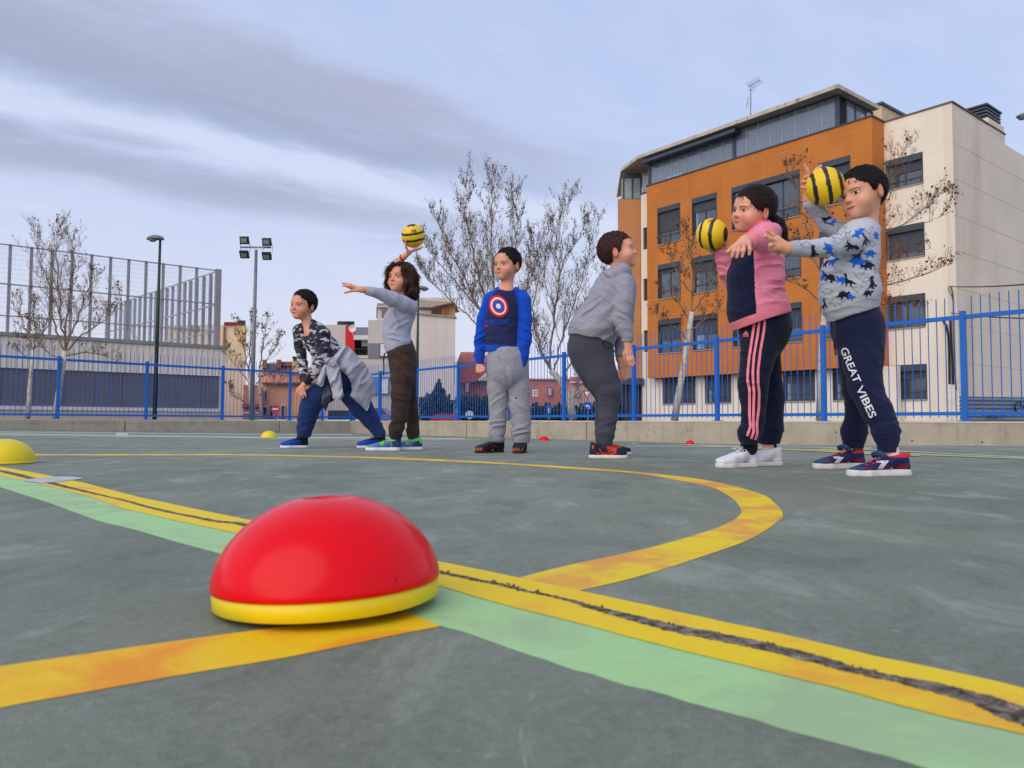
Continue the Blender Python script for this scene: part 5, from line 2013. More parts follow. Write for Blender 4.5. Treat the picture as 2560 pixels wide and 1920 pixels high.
# ---------------------------------------------------------------- materials for people
def skin_mat(name, base, eye_open=.0055, smile=.006, mouth='closed', gaze=(0, 0), brow=L(44, 28, 22), lip=L(178, 84, 80), blush=.5):
    m = bpy.data.materials.new(name)
    m.use_nodes = True
    t = NT(m.node_tree)
    b = t.n['Principled BSDF']
    at = t.new('ShaderNodeAttribute', attribute_name='face')
    sp = t.new('ShaderNodeSeparateXYZ')
    t.l.new(at.outputs['Vector'], sp.inputs[0])
    x, y, z = sp.outputs
    M = t.math
    ax = M('ABSOLUTE', x)
    front = M('MULTIPLY', t.ss(y, .03, .045), M('MULTIPLY', t.ss(ax, .062, .058), t.ss(z, .02, .025)))
    front = M('MULTIPLY', front, t.ss(z, .17, .16))
    front = M('MULTIPLY', front, t.ss(y, .14, .13))
    oc = t.new('ShaderNodeTexCoord').outputs['Object']
    nz = t.noise(oc, 28, 4, .6)
    c = t.mix(t.ss(nz, .3, .7, 0, .3), base, tuple(q * w for q, w in zip(base, (1.0, .84, .80))))
    gsq = lambda cx, cz, r_: None
    # blush on cheeks, nose tip and ears
    dx = M('SUBTRACT', ax, .036)
    dz = M('SUBTRACT', z, .066)
    dd = M('SQRT', M('ADD', M('MULTIPLY', dx, dx), M('MULTIPLY', dz, dz)))
    c = t.mix(M('MULTIPLY', t.ss(dd, .026, .004, 0, blush), front), c, L(222, 122, 108))
    c = t.mix(M('MULTIPLY', M('MULTIPLY', t.ss(y, .092, .104), t.ss(z, .06, .066)), .35), c, L(222, 124, 108))
    ear = M('MULTIPLY', M('MULTIPLY', t.ss(ax, .068, .076), t.ss(M('ABSOLUTE', M('SUBTRACT', z, .09)), .045, .035)), t.ss(M('ABSOLUTE', y), .05, .04))
    c = t.mix(M('MULTIPLY', ear, .5), c, L(214, 112, 92))
    # eyes
    ex = M('SUBTRACT', ax, .0315)
    ez = M('SUBTRACT', z, .1)
    lens = M('SUBTRACT', 1.0, M('POWER', M('ABSOLUTE', M('DIVIDE', ex, .0168)), 2.0))
    hh = M('MULTIPLY', lens, eye_open * 1.12)
    inner = M('SUBTRACT', hh, M('ABSOLUTE', ez))
    eye = M('MULTIPLY', t.ss(inner, -.0003, .0006), front)
    soc = M('SQRT', M('ADD', M('MULTIPLY', M('MULTIPLY', ex, ex), .45), M('MULTIPLY', ez, ez)))
    c = t.mix(M('MULTIPLY', t.ss(soc, .016, .005, 0, .35), front), c, L(150, 86, 72))
    c = t.mix(eye, c, L(226, 220, 214))
    gx = M('SUBTRACT', M('SUBTRACT', x, gaze[0]), M('MULTIPLY', M('SIGN', x), .0315))
    gz_ = M('SUBTRACT', ez, gaze[1])
    ir = M('SQRT', M('ADD', M('MULTIPLY', gx, gx), M('MULTIPLY', gz_, gz_)))
    c = t.mix(M('MULTIPLY', eye, t.ss(ir, .0076, .0066)), c, L(56, 32, 20))
    c = t.mix(M('MULTIPLY', eye, t.ss(ir, .003, .0024)), c, L(8, 6, 5))
    lash = M('ABSOLUTE', M('SUBTRACT', ez, M('ADD', hh, .0004)))
    c = t.mix(M('MULTIPLY', M('MULTIPLY', t.ss(lash, .0017, .0007), t.ss(M('ABSOLUTE', ex), .0185, .0165)), front), c, L(30, 18, 14))
    # brows
    bz = M('ABSOLUTE', M('SUBTRACT', z, M('SUBTRACT', .1185, M('MULTIPLY', M('MULTIPLY', ex, ex), 9.0))))
    c = t.mix(M('MULTIPLY', M('MULTIPLY', t.ss(bz, .0034, .0014, 0, .8), t.ss(M('ABSOLUTE', ex), .021, .015)), front), c, brow)
    # mouth
    zc = M('ADD', .0455, M('MULTIPLY', M('MULTIPLY', x, x), smile / .0004))
    mz = M('SUBTRACT', z, zc)
    ml = M('SUBTRACT', 1.0, M('POWER', M('ABSOLUTE', M('DIVIDE', x, .0245)), 2.0))
    lipm = M('SUBTRACT', M('MULTIPLY', ml, .0068 if mouth == 'closed' else .0095), M('ABSOLUTE', mz))
    c = t.mix(M('MULTIPLY', t.ss(lipm, -.0006, .0012, 0, .85), front), c, lip)
    if mouth == 'closed':
        c = t.mix(M('MULTIPLY', M('MULTIPLY', t.ss(M('ABSOLUTE', mz), .0015, .0006), t.ss(ax, .0255, .0225)), front), c, L(86, 30, 30))
    else:
        op = M('SUBTRACT', M('MULTIPLY', ml, .0055), M('ABSOLUTE', mz))
        c = t.mix(M('MULTIPLY', t.ss(op, -.0003, .0006), front), c, L(70, 20, 20))
        th_ = M('MULTIPLY', t.ss(op, .0002, .001), t.ss(mz, -.0004, .0006))
        c = t.mix(M('MULTIPLY', th_, front), c, L(205, 195, 182))
    # nostrils
    nx_ = M('SUBTRACT', ax, .0065)
    nz2 = M('SUBTRACT', z, .0705)
    nd = M('SQRT', M('ADD', M('MULTIPLY', nx_, nx_), M('MULTIPLY', M('MULTIPLY', nz2, nz2), 2.5)))
    c = t.mix(M('MULTIPLY', t.ss(nd, .0036, .0018, 0, .8), front), c, L(86, 36, 30))
    t.put(b.inputs['Base Color'], c)
    b.inputs['Roughness'].default_value = .52
    b.inputs['Specular IOR Level'].default_value = .35
    b.inputs['Subsurface Weight'].default_value = .12
    b.inputs['Subsurface Radius'].default_value = (.012, .004, .002)
    b.inputs['Subsurface Scale'].default_value = 1.0
    return m


def hair_mat(name, c0, c1, R3=None):
    m = bpy.data.materials.new(name)
    m.use_nodes = True
    t = NT(m.node_tree)
    b = t.n['Principled BSDF']
    at = t.new('ShaderNodeAttribute', attribute_name='face')
    # strands run away from the crown: stretch noise along the meridians
    sp = t.new('ShaderNodeSeparateXYZ')
    t.l.new(at.outputs['Vector'], sp.inputs[0])
    ang = t.math('ARCTAN2', sp.outputs[0], t.math('ADD', sp.outputs[1], .03))
    cb = t.new('ShaderNodeCombineXYZ')
    t.l.new(t.math('MULTIPLY', ang, 14.0), cb.inputs[0])
    t.l.new(t.math('MULTIPLY', sp.outputs[2], 28.0), cb.inputs[1])
    n1 = t.noise(cb.outputs[0], 1.0, 6, .7, .6)
    cb2 = t.new('ShaderNodeCombineXYZ')
    t.l.new(t.math('MULTIPLY', ang, 42.0), cb2.inputs[0])
    t.l.new(t.math('MULTIPLY', sp.outputs[2], 60.0), cb2.inputs[1])
    n2 = t.noise(cb2.outputs[0], 1.0, 4, .6, .3)
    nn = t.math('MULTIPLY', t.math('ADD', n1, n2), .5)
    t.put(b.inputs['Base Color'], t.mix(t.ss(nn, .38, .64), c0, c1))
    b.inputs['Roughness'].default_value = .55
    b.inputs['Specular IOR Level'].default_value = .22
    bp = t.new('ShaderNodeBump')
    bp.inputs['Strength'].default_value = .9
    bp.inputs['Distance'].default_value = .006
    t.l.new(nn, bp.inputs['Height'])
    t.l.new(bp.outputs[0], b.inputs['Normal'])
    return m


def cloth_mat(name, col=None, rough=.92, bump=.35, bscale=95, heather=.12, camo=None, cscale=10, sheen=.06, fold=.5):
    m = bpy.data.materials.new(name)
    m.use_nodes = True
    t = NT(m.node_tree)
    b = t.n['Principled BSDF']
    oc = t.new('ShaderNodeTexCoord').outputs['Object']
    if camo:
        mp = t.mapping(oc, (1, 1, 2.1), (0, .25, 0))
        n1 = t.noise(mp, cscale, 1.5, .5, .9)
        n2 = t.noise(t.mapping(mp, loc=(3.1, 5.2, 1.7)), cscale * 1.15, 1.5, .5, .9)
        c = t.mix(t.ss(n1, .495, .505), camo[0], camo[1])
        c = t.mix(t.ss(n2, .555, .565), c, camo[2])
        if len(camo) > 3: c = t.mix(t.ss(t.noise(t.mapping(mp, loc=(9, 2, 4)), cscale, 1.5, .5, .8), .58, .59), c, camo[3])
    elif col is None: c = t.new('ShaderNodeVertexColor', layer_name='Col').outputs[0]
    else:
        rgb = t.new('ShaderNodeRGB')
        rgb.outputs[0].default_value = tuple(col) + (1,)
        c = rgb.outputs[0]
    hn = t.noise(oc, 130, 4, .7)
    f = t.ss(hn, .3, .7, 1 - heather, 1 + heather)
    vec = t.new('ShaderNodeVectorMath', operation='SCALE')
    t.l.new(c, vec.inputs[0])
    t.l.new(f, vec.inputs['Scale'])
    t.put(b.inputs['Base Color'], vec.outputs[0])
    b.inputs['Roughness'].default_value = rough
    b.inputs['Specular IOR Level'].default_value = .2
    b.inputs['Sheen Weight'].default_value = sheen
    b.inputs['Sheen Roughness'].default_value = .6
    bp = t.new('ShaderNodeBump')
    bp.inputs['Strength'].default_value = 1.0
    bp.inputs['Distance'].default_value = .01 * fold
    w_ = t.noise(t.mapping(oc, (1, 1, 1.8)), 16, 3, .5, 1.2)
    t.l.new(w_, bp.inputs['Height'])
    bp2 = t.new('ShaderNodeBump')
    bp2.inputs['Strength'].default_value = bump
    bp2.inputs['Distance'].default_value = .002
    t.l.new(t.noise(oc, bscale * 4, 3, .6), bp2.inputs['Height'])
    t.l.new(bp.outputs[0], bp2.inputs['Normal'])
    t.l.new(bp2.outputs[0], b.inputs['Normal'])
    return m


# ---------------------------------------------------------------- decals lying on cloth
def bvh_of(obs):
    vs, fs = [], []
    for o in obs:
        n = len(vs)
        w_ = np.array(wloc(o))
        me = o.data
        co = np.zeros(len(me.vertices) * 3, dtype=np.float32)
        me.vertices.foreach_get('co', co)
        vs += [tuple(v_) for v_ in (co.reshape(-1, 3) + w_)]
        lv = np.zeros(len(me.loops), dtype=np.int32)
        me.loops.foreach_get('vertex_index', lv)
        fs += [tuple(int(q) for q in r_) for r_ in (lv.reshape(-1, 4) + n)]
    return BVHTree.FromPolygons(vs, fs)


def fill_poly(poly, g):
    poly = [tuple(map(float, p)) for p in poly]
    # densify border
    bd = []
    for i in range(len(poly)):
        a, b_ = np.array(poly[i]), np.array(poly[(i + 1) % len(poly)])
        k = max(1, int(np.linalg.norm(b_ - a) / g))
        bd += [a + (b_ - a) * j / k for j in range(k)]
    n = len(bd)
    A = np.array(bd)
    xs_, ys_ = np.arange(A[:, 0].min() + g / 2, A[:, 0].max(), g), np.arange(A[:, 1].min() + g / 2, A[:, 1].max(), g)
    pts = [Vector(p) for p in bd]

    def inpoly(x, y):
        c = False
        j = n - 1
        for i in range(n):
            if (A[i, 1] > y) != (A[j, 1] > y) and x < (A[j, 0] - A[i, 0]) * (y - A[i, 1]) / (A[j, 1] - A[i, 1]) + A[i, 0]: c = not c
            j = i
        return c
    for x in xs_:
        for y in ys_:
            if inpoly(x, y) and np.min(np.hypot(A[:, 0] - x, A[:, 1] - y)) > g * .4: pts.append(Vector((x, y)))
    r_ = delaunay_2d_cdt(pts, [(i, (i + 1) % n) for i in range(n)], [list(range(n))], 1, 1e-5)
    return np.array([tuple(v_) for v_ in r_[0]]), [tuple(f) for f in r_[2]]


def decal(name, shapes, bvh, m, parent, off=.0016, label=None, maxd=None):
    """shapes: list of (verts2d in photo pixels, faces); laid on the cloth where the sight line meets it"""
    vs, fs = [], []
    for V2, F2 in shapes:
        idx = {}
        for i, p in enumerate(V2):
            d = ray(p[0], p[1])
            dn = Vector(d).normalized()
            h = bvh.ray_cast(Vector(CAM), dn)
            if h[0] is None: continue
            nn = h[1]
            if nn.dot(dn) > 0: nn = -nn
            idx[i] = len(vs)
            vs.append(tuple(h[0] + nn * off * .6 - dn * off))
        for f in F2:
            if all(i in idx for i in f):
                q = [idx[i] for i in f]
                ys_ = [vs[k][1] for k in q]
                if max(ys_) - min(ys_) < .035: fs.append(tuple(q))
    if not fs: return None
    o = mkobj(name, vs, fs, m, parent)
    if label: o['label'] = label
    return o


def polydecal(name, polys, bvh, m, parent, g=3.0, off=.0016, label=None):
    return decal(name, [fill_poly(p, g) for p in polys], bvh, m, parent, off, label)


def ribbon(pts, w, n=6):
    """polyline of pixels -> strip mesh"""
    P_ = np.array(pts, float)
    s_ = np.concatenate([[0], np.cumsum(np.linalg.norm(np.diff(P_, axis=0), axis=1))])
    tt = np.linspace(0, s_[-1], max(8, int(s_[-1] / 3)))
    Q = np.stack([np.interp(tt, s_, P_[:, 0]), np.interp(tt, s_, P_[:, 1])], 1)
    T = np.gradient(Q, axis=0)
    T /= np.linalg.norm(T, axis=1)[:, None] + 1e-9
    Nn = np.stack([-T[:, 1], T[:, 0]], 1)
    V, Fs = [], []
    for i in range(len(Q)):
        for k in (-1, 0, 1): V.append(Q[i] + Nn[i] * w / 2 * k)
    for i in range(len(Q) - 1):
        for k in (0, 1): Fs.append((i * 3 + k, i * 3 + k + 1, i * 3 + 4 + k, i * 3 + 3 + k))
    return np.array(V), Fs


def placed_text(s, org, ex, ey, bold=.02, shear=0.0):
    """unit-box text mapped to pixels: org + a*ex + b*ey"""
    V, Fs = text_mesh(s, bold, shear)
    org, ex, ey = map(np.array, (org, ex, ey))
    return np.array([org + ex * a + ey * b_ for a, b_ in V]), Fs


# ---------------------------------------------------------------- figure builder
def unit_rows(a): return a / (np.linalg.norm(a, axis=1)[:, None] + 1e-9)


class Kid:
    def __init__(s, Y, cx, label, skin, headspec, head_h=.21):
        s.Y = Y
        base = P(cx, 1100, Y)
        base[2] = gz(base[0], base[1])
        s.root = thing('person', base, label, 'person', 'children playing on the court')
        s.body = SDF()
        s.V = unit([ray(cx, 1000)[0], 1.0, 0])
        s.skin = skin
        px, py, dy, yaw, pitch, roll = headspec     # yaw: + turns to the photo's left, 0 looks at the camera
        s.C = P(px, py, Y + dy)
        f = np.array([-math.sin(R(yaw)) * math.cos(R(pitch)), -math.cos(R(yaw)) * math.cos(R(pitch)), math.sin(R(pitch))])
        x = unit(np.cross(f, [0, 0, 1]))
        u = np.cross(x, f)
        cr_, sr = math.cos(R(roll)), math.sin(R(roll))
        s.R3 = np.stack([x * cr_ + u * sr, f, u * cr_ - x * sr])    # rows: side, forward, up
        s.hs = head_h / .21

    def c(s, px, py, dy=0.0): return P(px, py, s.Y + dy)

    def r(s, rp, dy=0.0): return rp * (s.Y + dy) / FPX

    def pts(s, L_):
        """(px, py, r px, dY) -> [(xyz, r)]"""
        return [(s.c(q[0], q[1], q[3] if len(q) > 3 else 0), s.r(q[2], q[3] if len(q) > 3 else 0)) for q in L_]

    def st(s, L_, dy=0.0):
        """(py, xl, xr[, dY]) -> [(xyz, r)]"""
        return [(s.c((q[1] + q[2]) / 2, q[0], q[3] if len(q) > 3 else dy), s.r((q[2] - q[1]) / 2, q[3] if len(q) > 3 else dy)) for q in L_]

    def h(s, p): return s.C + s.hs * (np.array([p[0], p[1], p[2] - .105]) @ s.R3)

    def loc(s, P_): return (P_ - s.C) @ s.R3.T / s.hs + np.array([0, 0, .105])

    def head(s, neck, jaw=1.0, cheek=1.0, smile=0.0):
        b, h, k = s.body, s.h, s.hs
        E = lambda c, r_, kk=.02, op='add': b.ell(h(c), np.array(r_) * k, s.R3, kk * k, op)
        Cn = lambda a, c, ra, rb, kk=.01, op='add': b.cone(h(a), h(c), ra * k, rb * k, kk * k, op)
        E((0, -.014, .127), (.0725, .090, .083), 0)
        E((0, .022, .078), (.0575 * jaw, .060, .066), .03)
        E((0, .062, .135), (.045, .022, .038), .03)          # forehead
        E((0, .040, .040), (.038 * jaw, .042, .033), .03)      # jaw
        E((0, .066, .019), (.017, .014, .013), .024)           # chin
        for q in (-1, 1):
            E((q * .036, .052, .064 + smile * .004), (.0265 * cheek, .025 * cheek, .0255 * cheek), .024)
            E((q * .0315, .0905, .101), (.0175, .011, .0125), .012, 'sub')
            E((q * .0315, .0690, .100), (.0142, .0135, .0122), .004)
            Cn((q * .018, .083, .1185), (q * .046, .072, .118), .0060, .0045, .010)   # brow ridge
        Cn((0, .080, .105), (0, .0925, .080), .0062, .0085, .011)
        E((0, .0945, .0765), (.0100, .0085, .0080), .009)
        for q in (-1, 1): E((q * .0098, .0885, .0742), (.0062, .0075, .0058), .007)
        Cn((-.013, .0815, .0505), (.013, .0815, .0505), .0045, .0045, .007)
        Cn((-.011, .0800, .0400), (.011, .0800, .0400), .0052, .0052, .007)
        for q in (-1, 1):
            Cn((q * .013, .0815, .0505), (q * .021, .0735, .0465 + smile * .004), .0045, .0035, .006)
            # ears
            A = s.R3.copy()
            an = R(18)
            A2 = np.stack([A[0] * math.cos(an * q) - A[1] * math.sin(an * q) * 1.0, A[1] * math.cos(an * q) + A[0] * math.sin(an * q), A[2]])
            b.ell(h((q * .0765, -.012, .092)), np.array([.0085, .0175, .030]) * k, A2, .008 * k)
            b.ell(h((q * .0855, -.004, .094)), np.array([.0050, .0105, .019]) * k, A2, .004 * k, 'sub')
        # neck
        a0 = h((0, -.022, .055))
        b.cone(a0, neck[0], .040 * k, neck[1] * .88, .022)
        s.neck = neck

    def blimb(s, pts, k=.02, sq=None):
        """a limb or trunk of the body, kept clear of the cloth over it"""
        n = len(pts)
        s.body.limb([(p, r_ * (.80 if i < n - 1 or r_ > .032 else 1.0)) for i, (p, r_) in enumerate(pts)], k, sq)

    def bodymesh(s, hres=.003):
        V, Fc = s.body.mesh(hres)
        o = mkobj('body', V, Fc, s.skin, s.root, True)
        s.faceattr(o, V)
        return o

    def faceattr(s, o, V):
        a = o.data.attributes.new('face', 'FLOAT_VECTOR', 'POINT')
        a.data.foreach_set('vector', s.loc(V).astype(np.float32).ravel())

    def hair(s, m, line, vol=(.0815, .100, .094), cz=.126, cy=-.016, extra=None, res=.003, amp=.0022, fringe=.004, front=.055):
        """short hair: a shell above a hairline z = line(y)"""
        H = SDF()
        k = s.hs
        H.ell(s.h((0, cy, cz)), np.array(vol) * k, s.R3, 0)
        if extra: extra(H)
        ly, lz = zip(*line)

        def f(d, P_):
            q = s.loc(P_)
            jag = fringe * 3.2 * (vn(q[:, 0] * 130 + 40, q[:, 1] * 90, q[:, 2] * 4) - .5)
            zz = np.interp(q[:, 1], ly, lz) + jag
            return np.maximum(d, (zz - q[:, 2]) * k * .7)
        H.fn(f)

        def disp(P_):
            q = s.loc(P_)
            an = np.arctan2(q[:, 0], q[:, 1] + .03)
            return amp * 1.9 * (vn(an * 9 + 20, q[:, 2] * 42, q[:, 1] * 20) - .5) + amp * 2.2 * (vn(an * 22 + 20, q[:, 2] * 80, q[:, 1] * 60) - .5)
        V, Fc = H.mesh(res, disp)
        o = mkobj('hair', V, Fc, m, s.root, True)
        s.faceattr(o, V)

        def flow(q):
            d = q - np.array([.0, -.05, .225])
            d[:, 2] *= .6
            return unit_rows(d)
        s.strands(o, V, Fc, m, 5600, .0115, .26, flow, .0011 if s.Y < 4 else .0015)
        return o

    def strands(s, o, V, Fc, m, n, ln, lift, flow, wid=.0011, seed=1):
        """short tapered hairs standing off the hair shell"""
        rs_ = np.random.RandomState(seed)
        fn = np.cross(V[Fc[:, 1]] - V[Fc[:, 0]], V[Fc[:, 2]] - V[Fc[:, 0]])
        N_ = np.zeros_like(V)
        for j in range(4): np.add.at(N_, Fc[:, j], fn)
        N_ /= np.linalg.norm(N_, axis=1)[:, None] + 1e-12
        out = np.einsum('ij,ij->i', V - s.h((0, -.015, .11)), N_) > 0
        cand = np.where(out)[0]
        ii = rs_.choice(cand, min(n, len(cand)), replace=False)
        p, nn = V[ii], N_[ii]
        fl_ = flow(s.loc(p))
        fl_ = fl_ @ s.R3
        fl_ = fl_ + rs_.normal(0, .28, fl_.shape)
        fl_ -= np.einsum('ij,ij->i', fl_, nn)[:, None] * nn
        fl_ /= np.linalg.norm(fl_, axis=1)[:, None] + 1e-9
        L1 = ln * rs_.uniform(.5, 1.3, len(ii))[:, None]
        sd_ = np.cross(fl_, nn) * wid
        p0 = p - nn * .001
        p1 = p0 + fl_ * L1 * .5 + nn * (lift * L1 * .5 + .001)
        p2 = p0 + fl_ * L1 + nn * (lift * L1 * .55)
        VV = np.stack([p0 - sd_, p0 + sd_, p1 + sd_ * .8, p1 - sd_ * .8, p2], 1).reshape(-1, 3)
        k_ = np.arange(len(ii))[:, None] * 5
        me_f = [tuple(int(q) for q in r_) for r_ in (k_ + np.array([0, 1, 2, 3]))] + [tuple(int(q) for q in r_) for r_ in (k_ + np.array([3, 2, 4]))]
        h_ = mkobj('hair_strands', VV, me_f, m, o)
        s.faceattr(h_, VV)
        h_['kind'] = 'stuff'
        return h_

    def garment(s, name, S, m, disp=None, res=.004, colf=None, label=None):
        V, Fc = S.mesh(res, (lambda P_: disp(P_) - .0048) if disp else None)
        o = mkobj(name, V, Fc, m, s.root, True, cols=None if colf is None else colf(V))
        if label: o['label'] = label
        return o

    def sock(s, x, y0, y1, r_, dy, m):
        S = SDF()
        S.cone(s.c(x, y0, dy), s.c(x, y1, dy), r_, r_, 0)
        V, Fc = S.mesh(.005)
        mkobj('sock', V, Fc, m, s.root, True)

    def shoe(s, heel, toe, L_=None, cols=(L(20, 20, 30),) * 3, sole_c=L(225, 222, 215), sole_t=.022, hi=.09, accent=None, w=1.0, lace=None, lift=0.0, low=False):
        """heel, toe: (px, dY). cols: upper, toe cap, heel"""
        def gp(q):
            Yq = s.Y + q[1]
            X_ = (q[0] - 1280) / FPX * Yq
            return np.array([X_, Yq, gz(X_, Yq)])
        A, B_ = gp(heel), gp(toe)
        d = B_ - A
        d[2] = 0
        L1 = np.linalg.norm(d) if L_ is None else L_
        d = unit(d)
        z = np.array([0, 0, 1.0])
        sd_ = np.cross(z, d)
        g = A.copy()
        q = lambda x, y, zz: g + d * x + sd_ * y + z * (zz + lift)
        sc = L1 / .21
        U = SDF()
        U.cone(q(.034 * sc, 0, .035), q(.045 * sc, 0, hi * .92), .031 * w, .030 * w, .0)
        U.cone(q(.045 * sc, 0, hi * .8), q(.10 * sc, 0, .058), .030 * w, .033 * w, .02)
        U.cone(q(.10 * sc, 0, .054), q(.165 * sc, 0, .036), .032 * w, .032 * w, .025)
        U.cone(q(.150 * sc, .003, .034), q(.180 * sc, 0, .031), .035 * w, .029 * w, .02)
        U.clip(q(0, 0, sole_t - .001), -z)
        U.clip(q(0, 0, hi + .004), z + d * .25)
        if not low: pass
        V, Fc = U.mesh(.003)
        lx = ((V - g) @ d) / sc
        lz = V[:, 2] - g[2] - lift
        C_ = np.tile(np.array(cols[0]), (len(V), 1))
        C_[(lx > .165) & (lz < .05)] = cols[1]
        C_[(lx < .03)] = cols[2]
        if accent is not None: C_ = accent(C_, lx, lz, ((V - g) @ sd_))
        sh = mkobj('shoe', V, Fc, s.shoe_mat, s.root, True, cols=C_)
        S = SDF()
        S.cone(q(.033 * sc, 0, .008), q(.10 * sc, 0, .008), .034 * w, .031 * w, .01)
        S.cone(q(.10 * sc, 0, .008), q(.155 * sc, .002, .008), .031 * w, .0375 * w, .01)
        S.cone(q(.155 * sc, .002, .010), q(.184 * sc, 0, .012), .0375 * w, .0295 * w, .01)
        S.clip(q(0, 0, sole_t), z)
        S.clip(q(0, 0, .0006), -z)
        V, Fc = S.mesh(.003)
        so = mkobj('sole', V, Fc, mat('sole_rubber', sole_c, .7, .08, 30), sh, True)
        # laces
        if lace is not None:
            mb = MB()
            for i in range(5):
                xx = .088 + i * .014
                zz = .083 - i * .0095
                mb.tube([q(xx * sc, -.019 * w, zz - .008), q((xx + .004) * sc, 0, zz + .001), q(xx * sc, .019 * w, zz - .008)], .0026, 5)
            if lace == 'bow':
                for sg in (-1, 1):
                    mb.tube([q(.086 * sc, 0, .086), q(.095 * sc, sg * .022, .094), q(.108 * sc, sg * .03, .086), q(.098 * sc, sg * .012, .083)], .0026, 5)
                    mb.tube([q(.086 * sc, 0, .086), q(.08 * sc, sg * .025, .080), q(.083 * sc, sg * .036, .066)], .0022, 5)
            mb.build('laces', s.lace_mat, sh, True)
        return sh

    def chain(s, L_, lab=0, k=.006):
        """finger or palm chain: (px, py, dY, r in m)"""
        for a, b in zip(L_[:-1], L_[1:]): s.body.cone(s.c(a[0], a[1], a[2]), s.c(b[0], b[1], b[2]), a[3], b[3], k, 'add', None, lab)


YAX = np.array([0, 1.0, 0])
FNG = .0078
M_white_lace = mat('lace_white', L(228, 228, 230), .8)
M_shoe = mat('shoe_upper', (.5, .5, .5), .7, .06, 30, .3, 200, attr=True)
BOY_LINE = [(-.14, .030), (-.085, .034), (-.055, .046), (-.038, .060), (-.026, .104), (-.006, .118), (.010, .100), (.022, .108), (.040, .138), (.058, .152), (.08, .160), (.14, .165)]
DN = np.array([0, 0, -1.0])


def plane_px(k, a, b, dy=0.0, down=True):
    """clip plane through two photo points, containing the line of depth; returns (point, normal pointing out of the cloth)"""
    p, q = k.c(a[0], a[1], dy), k.c(b[0], b[1], dy)
    n = np.cross(q - p, YAX)
    if (n[2] > 0) == down: n = -n
    return p, unit(n)


